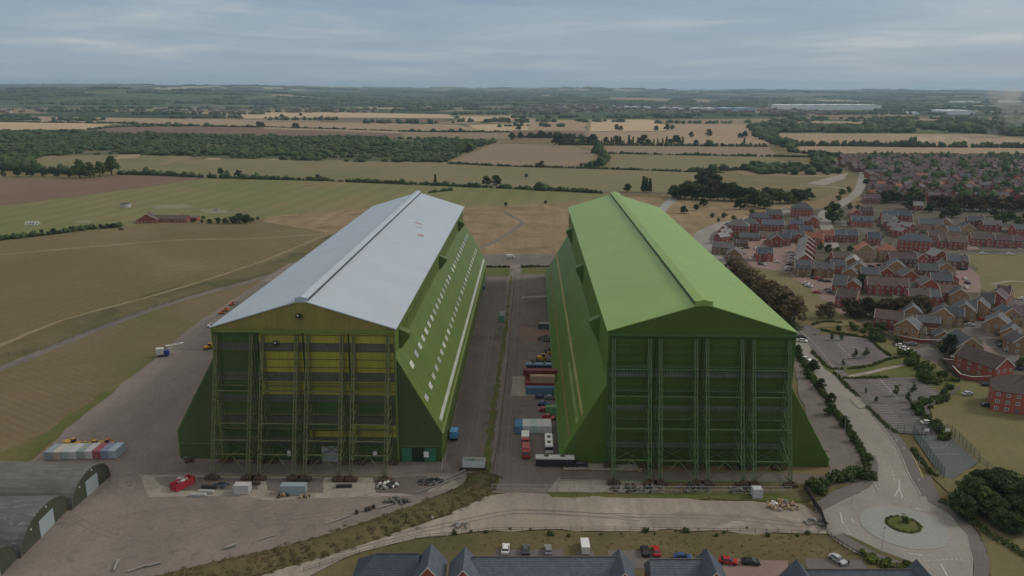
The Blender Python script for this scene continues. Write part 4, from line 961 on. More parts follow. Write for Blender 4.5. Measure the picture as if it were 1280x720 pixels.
# --- hedgerows between fields
HR = [([(-60, 213), (0, 212), (60, 216), (105, 219)], 9, 8, 'dark hedgerow of bushes along the top of the brown ploughed field'),
      ([(150, 218), (190, 219), (262, 222.5), (320, 224)], 4.5, 5, 'dark field hedge running right from the pale tree clump'),
      ([(320, 224.2), (400, 226), (470, 229), (560, 232.5)], 3.6, 4, 'long dark hedge beyond the striped green airfield'),
      ([(560, 232.8), (640, 236), (700, 239), (755, 242)], 3.4, 4, 'dark hedge between the two hangar ridges beyond the green field'),
      ([(535, 241.5), (552, 239.5), (566, 238)], 2.5, 3, 'short dark hedge just beyond the grey roof ridge'),
      ([(-120, 313), (0, 300.5), (60, 294), (115, 286.5), (152, 284)], 3, 3.4, 'low hedge along the left edge of the olive field up to the brick farmhouse'),
      ([(560, 204.6), (640, 208.2), (745, 211), (860, 215), (905, 216.5)], 2.5, 3.5, 'thin hedge line below the pink fallow field'),
      ([(760, 192), (860, 194), (1000, 196.5), (1040, 197.5)], 2.8, 4, 'thin hedge between the two long fields right of centre'),
      ([(975, 182.2), (1060, 182.8), (1150, 184), (1290, 185)], 8, 8, 'long line of field trees in front of the broad stubble field'),
      ([(500, 164.6), (560, 165.3), (640, 165.5)], 4, 6, 'distant dark hedge left of the farm track'),
      ([(0, 152.3), (60, 153.5), (145, 154), (190, 157)], 4, 8, 'dark hedge over the bright stubble field at far left'),
      ([(110, 162.5), (145, 159), (190, 157), (320, 159.2)], 4, 7, 'distant hedge between stubble and brown plough at left'),
      ([(640, 172), (700, 172.5), (732, 174)], 9, 8, 'tree belt at the right end of the wide wood'),
      ([(985, 190), (1020, 193), (1050, 196.5), (1060, 197)], 6, 6, 'slanting hedge leading down to the houses on the right'),
      ([(1040, 196.2), (1100, 195.5), (1160, 196.2), (1200, 197)], 5, 6, 'back hedge screening the dense far estate'),
      ([(1210, 198), (1250, 196.5), (1290, 197)], 5, 6, 'right-hand end of the hedge behind the far estate'),
      ([(860, 214.5), (880, 213), (960, 213)], 4, 5, 'hedge leading left from the clump behind the gravel yard'),
      ([(735, 209.5), (752, 207), (758, 199), (752, 192.5), (742, 191)], 7, 7, 'thick winding hedge between the fallow field and the green field'),
      ([(1170, 254), (1210, 252)], 3, 4, 'dark hedge behind the far estate car park'),
      ([(325, 158.5), (400, 161), (500, 164)], 2.5, 5, 'thin hedge under the tan field at middle left'),
      ([(700, 181.4), (840, 182.6), (960, 183.6)], 5, 4, 'hedge at the foot of the poplar row')]
for px, h, w, lb in HR: far_hedge(px, h, w, lb)
# --- individual trees standing in the fields
trees('bright', [G(*p) for p in ((100, 223), (112, 222.5), (125, 221), (140, 219.5))], 21, 'pale green tall tree, {} from left in the clump above the brown field', 'pale trees above the brown field', wide=1.1)
trees('dark', [G(*p) for p in ((5, 221), (22, 221), (38, 221), (55, 221), (72, 221.5), (86, 222))], 11, 'dark round tree, {} from left along the brown field hedge', 'dark trees along the brown field', wide=1.2)
trees('dark', [G(*p) for p in ((276, 219), (284, 220), (297, 221), (300, 222))], 8, 'dark small tree, {} from left in the hedge right of the pale clump', 'small hedge trees', wide=1.2)
for (u, v, h, lb) in ((397, 224.5, 6.5, 'lone round bush on the far hedge left of the grey roof'), (544, 231.5, 13, 'tall narrow cypress-like tree beyond the grey roof ridge'), (608, 232, 11, 'left of two round trees beyond the gap between the hangars'), (620, 232.5, 12, 'right of two round trees beyond the gap between the hangars'),
                      (632, 258, 4, 'low dark bush at the edge of the golden grass'), (682, 255, 3.5, 'small dark bush in the green field left of the green ridge'), (784, 240, 9, 'small round tree just behind the green roof ridge'), (658, 222, 5, 'lone brownish bush in the pale field'),
                      (677, 209, 9, 'wide bush standing on the thin hedge under the fallow field'), (748, 209, 12, 'dark tree at the foot of the winding hedge'), (727, 210, 7, 'small bush on the hedge left of the winding hedge')):
    tree('poplar' if 'narrow' in lb else 'dark', G(u, v), h, lb, wide=1.3)
trees('poplar', [G(u, 240.5) for u in (804, 808, 812)], 17, 'tall dark poplar, {} of three beyond the green roof', 'three poplars beyond the green roof', wide=1.3)
# poplar row
pp = [(u, 181.3+.004*(u-700)) for u in (694, 700, 707, 712, 728, 735, 741, 747, 752, 758, 764, 770, 775, 780, 786, 791, 797, 804, 810, 817, 822, 828, 833, 837, 845, 853, 870, 883, 930)]
trees(['poplar', 'poplar', 'dark'], [G(*p) for p in pp], 17, 'dark poplar, {} from left in the long row across the fields', 'poplar row across the fields', wide=1.25, jh=.35)
trees('dark', [G(*p) for p in ((640, 175), (650, 174), (663, 173), (676, 172.5), (688, 173), (700, 172.5), (648, 163), (652, 155), (655, 152), (636, 154), (771, 163), (776, 163.5), (820, 164), (833, 163), (840, 162), (864, 172), (886, 171), (925, 173), (931, 172), (352, 148), (376, 145), (490, 142), (571, 148), (323, 159.5), (328, 159), (368, 160.5), (372, 160.5), (586, 190.5))], 15, 'dark far-off field tree, {} of the scattered ones across the middle distance', 'scattered field trees', wide=1.3)
# tree belt right of the green ridge
bl = [(842, 247), (848, 249), (856, 248), (864, 250), (872, 249), (880, 250), (888, 250), (897, 251), (905, 251), (914, 251), (922, 252), (868, 244), (878, 241), (884, 236), (892, 240), (900, 246), (876, 232), (887, 229), (895, 233), (858, 242)]
trees(['dark', 'dark', 'copper'], [G(*p) for p in bl], 15, 'dark dense tree, {} from left in the belt beyond the green roof', 'dark tree belt beyond the green roof', wide=1.35)
bl = [(930, 251), (939, 252), (948, 253), (957, 252), (965, 254), (975, 254), (984, 255), (992, 254), (1000, 253), (935, 257), (944, 258), (925, 262), (1010, 250), (955, 261), (938, 246)]
trees(['bright', 'round', 'dark'], [G(*p) for p in bl], 12.5, 'mid green tree, {} from left in the belt above the near estate', 'green tree belt above the near estate', wide=1.35)
for i, (u, v, h) in enumerate(((879, 262), (855, 266), (868, 264), (900, 268), (912, 272), (930, 274), (892, 274), (874, 275), (885, 287), (905, 276), (917, 280)) if False else [(879, 258, 8), (855, 267, 7), (870, 263, 6), (890, 272, 4), (905, 272, 4.5), (917, 275, 4), (898, 277, 3), (940, 268, 5), (926, 281, 3.5)]):
    tree('dark' if h > 5 else 'round', G(u, v), h, f'rounded bush in the rough grass behind the near estate, {ordn(i)} of the scatter', 'shrub', 'bushes in the rough grass', 'bush', 1.4)
# estate trees
tree('round', G(1041, 279), 17, 'big green tree by the road junction behind the near estate', wide=1.25)
for i, (u, v, h, k) in enumerate([(1052, 245, 8, 'bright'), (1061, 241, 7, 'bright'), (1048, 251, 6, 'round'), (1040, 258, 5, 'dark'), (1062, 262, 6, 'round'), (1072, 262, 5, 'round'), (1140, 252, 15, 'round'), (1136, 262, 12, 'dark'), (1148, 256, 13, 'round'), (1105, 254, 12, 'dark'), (1112, 253, 12, 'dark'), (1120, 254, 11, 'dark'),
                      (1190, 272, 13, 'round'), (1180, 274, 8, 'dark'), (1160, 266, 8, 'dark'), (1250, 281, 11, 'bright'), (1262, 276, 9, 'round'), (1242, 271, 8, 'dark'), (1272, 282, 8, 'round'), (1281, 280, 9, 'dark'), (1025, 312, 5, 'round'), (1035, 316, 6, 'dark'), (1046, 318, 5, 'round'), (1040, 326, 5, 'dark'), (1078, 360, 8, 'dark'), (1132, 289, 6, 'round'),
                      (1152, 296, 5, 'round'), (1062, 316, 5, 'dark'), (1270, 396, 6, 'dark'), (1249, 398, 5, 'round'), (1159, 391, 5, 'dark'), (1030, 345, 3, 'bright'), (1100, 300, 4, 'round'), (1276, 462, 5, 'round'), (996, 278, 4, 'round'), (948, 300, 4, 'dark'), (1168, 352, 4, 'dark')]):
    tree(k, G(u, v), h, f'garden tree among the estate houses, {ordn(i)} counted from the road junction', 'tree', 'garden trees in the estate', wide=1.25)
tree('dark', G(1186, 446), 9.5, 'dense dark oval tree beside the buff gabled house and car park', wide=.95)
trees('copper', [G(*p) for p in ((1166, 262), (1175, 262), (1185, 263), (1195, 264), (1205, 264), (1214, 264), (1224, 265), (1233, 264), (1243, 264), (1252, 265), (1262, 265), (1272, 264), (1282, 264))], 13.5, 'tall dark copper tree, {} from left in the line behind the near estate', 'copper tree line behind the near estate', wide=1.2, jh=.1)
trees('copper', [G(*p) for p in ((1062, 396), (1072, 397), (1082, 396), (1092, 398), (1101, 397), (1111, 396), (1120, 397), (1130, 396), (1139, 395), (1147, 393))], 9.5, 'dark brown-green tree, {} from left in the row between the brick houses', 'dark tree row between the houses', wide=1.25, jh=.12)
# russet trees along the eastern side of the green hangar
rt = [(914, 350), (921, 354), (929, 357), (934, 363), (941, 366), (949, 372), (955, 378), (962, 382), (969, 388), (975, 394), (982, 392), (988, 399), (992, 404), (978, 384), (966, 374), (938, 358)]
trees('brown', [G(*p) for p in rt], 11.5, 'russet brown tree, {} from the far end of the belt beside the green roof', 'russet trees beside the green hangar', wide=1.25)
trees('brown', [G(1025, 398), G(1036, 399)], 8.5, 'small bare-stemmed russet tree on the grass, {} of the pair above the car park', 'pair of russet trees above the car park')
for (u0, v0, u1, v1) in ((905, 345, 1002, 412),):
    hedge([(903, 345), (930, 362), (960, 384), (985, 404), (998, 414)], 2.4, 3.5, 'scrubby hedge at the foot of the russet trees', 'hedge', leaf=.35)
# shrubs and hedges around road and car parks
hedge([(994, 436), (1003, 452), (1012, 468), (1027, 490), (1043, 514), (1060, 538), (1075, 562), (1086, 590)], 1.5, 2.1, 'dark shrub hedge between the spine road and the green hangar', dens=1.6)
for i, p in enumerate(along([(996, 440), (1012, 468), (1043, 514), (1075, 562), (1086, 588)], 12, 1.)):
    tree(random.choice(['dark', 'round']), p, random.uniform(3.2, 5.2), f'small shrubby tree, {ordn(i)} from the far end of the roadside hedge by the green hangar', 'tree', 'roadside shrub trees', 'shrubby_tree', 1.1)
for i, p in enumerate([(1012, 608), (1022, 611), (1030, 607), (1040, 604), (1050, 602), (1060, 600), (1070, 596), (1080, 598), (1044, 596), (1086, 600), (1026, 617)]):
    tree('shrub', G(*p), random.uniform(1.8, 3.4), f'green shrub, {ordn(i)} from left in the bank above the roundabout', 'shrub', 'shrubs above the roundabout')
for px, lb in (([(1015, 441), (1024, 450), (1032, 458), (1040, 462), (1055, 463)], 'clipped low hedge along the lower left edge of the upper car park'), ([(1044, 468), (1052, 477), (1062, 487), (1073, 497)], 'clipped low hedge left of the middle car park'),
               ([(1085, 511), (1098, 524), (1110, 535), (1120, 542)], 'clipped low hedge left of the lower car park'), ([(1141, 563), (1152, 578), (1162, 590), (1170, 597)], 'low hedge between the ball court and the pavement'),
               ([(1055, 474), (1080, 473.5), (1110, 473)], 'low hedge along the top of the middle car park'), ([(1060, 462), (1085, 459), (1112, 450), (1143, 446)], 'low hedge along the bottom of the upper car park'),
               ([(1028, 413), (1050, 418), (1084, 423), (1098, 435), (1114, 447)], 'dark hedge around the top right of the upper car park'), ([(1015, 407), (1030, 403), (1050, 404)], 'hedge above the small car park corner')):
    hedge(px, 1.1, 1.3, lb, leaf=.22, dens=1.3)
for i, p in enumerate(scatter([(1040, 412), (1062, 404), (1098, 410), (1140, 440), (1152, 450), (1120, 449), (1090, 425), (1060, 418)], .03)):
    tree(random.choice(['tallshrub', 'shrub']), p, random.uniform(2., 4.), f'leafy shrub, {ordn(i)} in the bank between upper car park and houses', 'shrub', 'shrubs on the upper bank')
for i, p in enumerate(scatter([(1135, 455), (1160, 458), (1195, 472), (1200, 490), (1184, 502), (1176, 492), (1145, 471)], .034)):
    tree(random.choice(['tallshrub', 'shrub', 'shrub']), p, random.uniform(2.2, 4.2), f'leafy shrub, {ordn(i)} in the bank right of the middle car park', 'shrub', 'shrubs on the middle bank')
for i, p in enumerate(along([(1178, 500), (1160, 508), (1150, 516), (1163, 527), (1175, 540), (1186, 552)], 2.2, .8)):
    tree(random.choice(['tallshrub', 'shrub', 'shrub']), p, random.uniform(1.8, 3.8), f'leafy shrub, {ordn(i)} along the fence right of the lower car park', 'shrub', 'shrubs by the court fence')
sp = [(1039, 426), (1052, 426), (1068, 449), (1081, 448), (1054, 457), (1121, 496), (1140, 494), (1135, 504), (1082, 492), (1095, 504)]
for i, p in enumerate(sp): tree('sapling', G(*p), [4.6, 4.6, 5, 5.2, 2.8, 5.2, 5.4, 4.6, 2.6, 3][i], f'young conical tree, {ordn(i)} of those planted in the car parks, far end first', 'tree', 'young car park trees', wide=1.3)
for i, p in enumerate([(1197, 640), (1206, 650), (1217, 634), (1229, 646), (1238, 630), (1245, 652), (1256, 640), (1266, 652), (1278, 640), (1262, 625), (1246, 622), (1226, 622), (1210, 626), (1280, 662), (1264, 668), (1290, 650), (1250, 662)]):
    tree('big' if i % 3 else 'round', G(*p), [6., 6.5, 8.5, 8, 9.5, 6.5, 8, 7, 9, 8.5, 8.5, 8, 7, 7, 6, 8.5, 6][i], f'big dark tree, {ordn(i)} of the grove right of the roundabout', 'tree', 'dark grove right of the roundabout', wide=1.15)
hedge([(1178, 628), (1200, 642), (1224, 660), (1246, 676), (1270, 690), (1300, 706)], 1.4, 2., 'low hedge along the pavement under the dark grove', mat=f_mid, leaf=.25)
tree('sapling', G(1130, 654), 2.8, 'small bushy tree on the roundabout island', wide=1.8)
hp = circ(G(1129, 657.5), 3.9, 16)
hedge(hp+[hp[0]], .8, .8, 'ring of low clipped hedge around the roundabout island', world=True, leaf=.16, dens=.9)
for o_ in [COL.objects[-1]] if False else []: pass
for i, (u, v) in enumerate(((1108, 708), (1135, 712), (1092, 703), (1085, 696))): tree('tallshrub', G(u, v), 1.8, f'low pale shrub, {ordn(i)} beside the path below the roundabout', 'shrub', 'shrubs below the roundabout', wide=1.5)
hedge([(1084, 700), (1096, 706), (1110, 708), (1130, 711)], 1., 1.6, 'low shrub bed below the roundabout path', mat=f_bright, leaf=.2)
# bushes along the grass strip in front
for i, p in enumerate(along([(560, 667), (640, 668), (760, 668), (860, 668), (960, 669), (1020, 670)], 5.5, 1.1)):
    tree('shrub', p, random.uniform(.5, 1.5), f'small dark bush, {ordn(i)} from left along the fence by the gravel road', 'shrub', 'bushes along the gravel road fence', 'bush')
# farmhouse planting
for i, (u, v, h) in enumerate([(242, 278, 3), (252, 279, 3), (262, 279.5, 4), (272, 279.5, 5), (282, 280, 5), (291, 279.5, 6), (300, 279, 8), (308, 278.5, 7), (315, 277, 3.5), (322, 274.5, 2.5), (246, 274.5, 3), (254, 273.5, 2.5)]):
    tree('dark', G(u, v), h, f'dark bushy tree, {ordn(i)} of the clump right of the brick farmhouse', 'tree', 'farmhouse trees', wide=1.5)
for i, (u, v) in enumerate([(42, 292.5), (52, 291.5), (67, 290), (88, 288), (100, 287), (108, 287), (118, 286.5), (126, 286), (134, 285.5), (142, 285), (150, 284)]):
    tree('dark', G(u, v), 2.8+i*.12, f'dark bush, {ordn(i)} from left leading to the brick farmhouse', 'shrub', 'bushes left of the farmhouse', 'bush', 1.6)
# embankment scrub in front of the west hangar
bank = [(606, 596), (596, 612), (560, 630), (505, 650), (430, 676), (350, 699), (280, 715), (200, 735), (120, 760)]
bp_ = smooth([G(*p) for p in bank], 5); Lf, Rt = ribpts(bp_, 1)
mb = MB(); prof = [(-3.6, 0), (-2., .8), (-.6, 1.5), (.8, 1.6), (2.2, .9), (4., 0)]
vs = []; m_ = len(prof)
for i, p in enumerate(bp_):
    a, b = np.array(Lf[i]), np.array(Rt[i]); nn = b-a; w = .75+.35*math.sin(i*.7)*.3
    wd_ = 1.25
    for (o_, z) in prof: q = np.array(p)+nn*o_*wd_; vs.append((q[0], q[1], lv(18)+z*w+random.uniform(-.12, .12)*(z > 0)))
mb.add(vs, [(j*m_+i, j*m_+i+1, (j+1)*m_+i+1, (j+1)*m_+i) for j in range(len(bp_)-1) for i in range(m_-1)])
mb.build('embankment', ground_mat('bank_earth', (.1, .088, .04), (.14, .112, .055), .2, 1.2, c3=(.075, .078, .03), s3=.12), smooth=True)['kind'] = 'structure'
cen, rad = [], []
for i, p in enumerate(bp_):
    a, b = np.array(Lf[i]), np.array(Rt[i]); nn = b-a
    for _ in range(40):
        o_ = random.uniform(-4.4, 4.6); q = np.array(p)+nn*o_+RNG.normal(0, .6, 2); cen.append((q[0], q[1], 1.3*max(0, 1-abs(o_)/5)+.1)); rad.append(random.uniform(.3, .8))
me = leafmesh('bank', cen, rad, 60000, .14, f_scrub, flat=.45); o = put('embankment_scrub', me); o['kind'] = 'stuff'
# rough tufts over grass strips near the camera
cen, rad = [], []
for poly, d in (([(440, 700), (520, 678), (620, 668), (860, 668), (1030, 672), (1080, 690), (1060, 700), (900, 698), (700, 684), (560, 690)], .35), ([(682, 617), (800, 618), (960, 618), (1005, 624), (1005, 628), (800, 623), (690, 622)], .3), ([(800, 604), (1060, 607), (1050, 620), (960, 617), (840, 612)], .2), ([(602, 590), (613, 590), (640, 345), (638, 345), (606, 560)], .25)):
    for p in scatter(poly, d): cen.append((p[0], p[1], .15)); rad.append(random.uniform(.25, .55))
me = leafmesh('tufts', cen, rad, 26000, .1, foliage('tuft_leaves', (.19, .165, .07), (.2, .165, .08), False), flat=.5); put('grass_tufts', me)['kind'] = 'stuff'
# ================================================================== HOUSES
WALL = dict(red=brick('red_brick', (.34, .108, .082), (.26, .085, .065)), buff=brick('buff_brick', (.35, .235, .145), (.28, .185, .11)), brown=brick('brown_brick', (.2, .1, .07), (.15, .08, .06)), cream=plain('cream_render', (.5, .46, .38), .8, .1, .5))
ROOF = dict(slate=tiles('slate_tiles', (.085, .095, .103)), grey=tiles('grey_tiles', (.115, .11, .107)), brown=tiles('brown_tiles', (.105, .08, .07)), rust=tiles('terracotta_tiles', (.3, .13, .085)), pale=tiles('pale_grey_tiles', (.22, .22, .215)), purple=tiles('plum_tiles', (.1, .068, .07)), blue=tiles('blue_slate_tiles', (.08, .098, .118)))
RN = dict(slate='slate', grey='grey-tiled', brown='brown-tiled', rust='orange-tiled', pale='pale grey', purple='plum-tiled', blue='blue-slate')
WN = dict(red='red-brick', buff='buff-brick', brown='brown-brick', cream='cream')
vergem = plain('white_bargeboard', (.6, .57, .52), .6, .1, 1); glassm = plain('window_glass', (.12, .14, .15), .15, .2, 1, .6); doorm = plain('house_door', (.12, .12, .13), .5, .3, 3)
def win_mesh():
    mb = MB()
    mb.box(-.62, .62, -.05, .0, -.6, .6, 0); mb.box(-.53, -.03, -.062, -.052, -.5, .5, 1); mb.box(.03, .53, -.062, -.052, -.5, .5, 1)
    me = bpy.data.meshes.new('window'); me.from_pydata(mb.v, [], mb.f); me.materials.append(whitep); me.materials.append(glassm); me.polygons.foreach_set('material_index', mb.m); return me
WINM = win_mesh()
DOORM = (lambda mb: (bpy.data.meshes.new('door'), mb))(MB().box(-.5, .5, -.05, 0, 0, 2.05))
DOORM[0].from_pydata(DOORM[1].v, [], DOORM[1].f); DOORM[0].materials.append(doorm); DOORM = DOORM[0]
def house(label, x, y, w, d, rz, wall, roof, kind='x', st=2, wins=True, dormer=0, chim=True, group=None, pitch=.75, trim=True, gables=0, name='brick_house', cat='house'):
    """w = front width, d = depth, front faces -y before turning; kind x: ridge along the front, y: gable to the front, hip"""
    t = thing(name, label, cat, (x, y, 0), rz, group)
    H = 2.55*st+.2; a, b = w/2, d/2; Wm, Rm = WALL[wall], ROOF[roof]; mb = MB()
    span = (b if kind != 'y' else a); rise = span*pitch
    if kind == 'hip':
        mb.box(-a, a, -b, b, 0, H); mb.build('wall', Wm, t)
        o = .4; r = min(a, b)*.95; ri = r*pitch
        if a >= b: top = [(-(a-r), 0), (a-r, 0)]
        else: top = [(0, -(b-r)), (0, b-r)]
        A, B = a+o, b+o; z0 = H-.1
        vs = [(-A, -B, z0), (A, -B, z0), (A, B, z0), (-A, B, z0), (*top[0], z0+ri+.3), (*top[1], z0+ri+.3)]
        fs = [(0, 1, 5, 4), (1, 2, 5), (2, 3, 4, 5), (3, 0, 4), (3, 2, 1, 0)] if a >= b else [(0, 1, 4), (1, 2, 5, 4), (2, 3, 5), (3, 0, 4, 5), (3, 2, 1, 0)]
        R_ = MB().add(vs, fs).build('roof', Rm, t)
    else:
        if kind == 'x': mb.prism([(-b, 0), (b, 0), (b, H), (0, H+rise), (-b, H)], -a, a, axis='x')
        else: mb.prism([(-a, 0), (a, 0), (a, H), (0, H+rise), (-a, H)], -b, b)
        mb.build('wall', Wm, t)
        o = .35; e = span+o; ez = H-o*pitch; tk = .16; mb = MB()
        prof = [(-e, ez+.03), (0, H+rise+.03), (e, ez+.03), (e, ez+.03+tk), (0, H+rise+.05+tk), (-e, ez+.03+tk)]
        ln = (a if kind == 'x' else b)+.22
        mb.prism(prof, -ln, ln, axis='x' if kind == 'x' else 'y'); R_ = mb.build('roof', Rm, t)
        if trim:
            for s in (-1, 1):
                p2 = [(-e-.02, ez-.1), (0, H+rise-.1), (e+.02, ez-.1), (e+.02, ez+.1+tk), (0, H+rise+.13+tk), (-e-.02, ez+.1+tk)]
                MB().prism(p2, s*ln-.05, s*ln+.07, axis='x' if kind == 'x' else 'y').build('bargeboard', vergem, R_)
    if chim:
        c = MB(); cxp = (a*.7 if kind != 'y' else 0.3); cyp = (0.1 if kind != 'y' else b*.6)
        if kind == 'hip': cxp *= .4; cyp *= .4
        c.box(cxp-.35, cxp+.35, cyp-.3, cyp+.3, H+rise*.6, H+rise+1.); c.cyl((cxp, cyp, H+rise+1.), (cxp, cyp, H+rise+1.35), .13, 6); c.build('chimney', Wm, R_)
    for k in range(dormer):
        xx = -a+w*(k+.5)/dormer; D_ = MB(); D_.box(xx-.6, xx+.6, -b+.35, -b+1.9, H+.2, H+1.5); D_.prism([(xx-.75, H+1.5), (xx+.75, H+1.5), (xx, H+2.1)], -b+.2, -b+1.9); dm = D_.build('dormer', Rm, t)
        p = put('window', WINM, dm, (xx, -b+.34, H+.95)); p.scale = (.8, 1, .85)
    for k in range(gables):
        xx = -a+w*(k+.5)/gables if gables > 1 else a*.45; g = MB(); gw = min(1.9, w/gables/2.3)
        g.prism([(xx-gw, H*.02), (xx+gw, H*.02), (xx+gw, H), (xx, H+gw*.95), (xx-gw, H)], -b-.9, -b+.2); gg = g.build('gable_bay', Wm, t)
        e2 = gw+.25; g = MB(); g.prism([(xx-e2, H-.2), (xx, H+gw*.95+.06), (xx+e2, H-.2), (xx+e2, H-.04), (xx, H+gw*.95+.24), (xx-e2, H-.04)], -b-1.1, -b+gw*1.1); g.build('bay_roof', Rm, gg)
        if trim: g = MB(); g.prism([(xx-e2, H-.3), (xx, H+gw*.95-.06), (xx+e2, H-.3), (xx+e2, H+.02), (xx, H+gw*.95+.3), (xx-e2, H+.02)], -b-1.18, -b-1.1); g.build('bargeboard', vergem, gg)
        for s_ in range(st): put('window', WINM, gg, (xx, -b-.9, 1.45+2.55*s_))
    if wins:
        n = max(1, int(w/2.7)); 
        for s_ in range(st):
            for i in range(n):
                xx = -a+w*(i+.5)/n
                if gables and any(abs(xx-(-a+w*(k+.5)/gables if gables > 1 else a*.45)) < 2.1 for k in range(gables)): continue
                if s_ == 0 and i == n//2: put('door', DOORM, t, (xx, -b, .05)); continue
                put('window', WINM, t, (xx, -b, 1.45+2.55*s_))
            for s in (-1, 1):
                m = max(1, int(d/4.5))
                for j in range(m):
                    yy = -b+d*(j+.5)/m; put('window', WINM, t, (s*a, yy, 1.45+2.55*s_), s*PI/2)
    return t
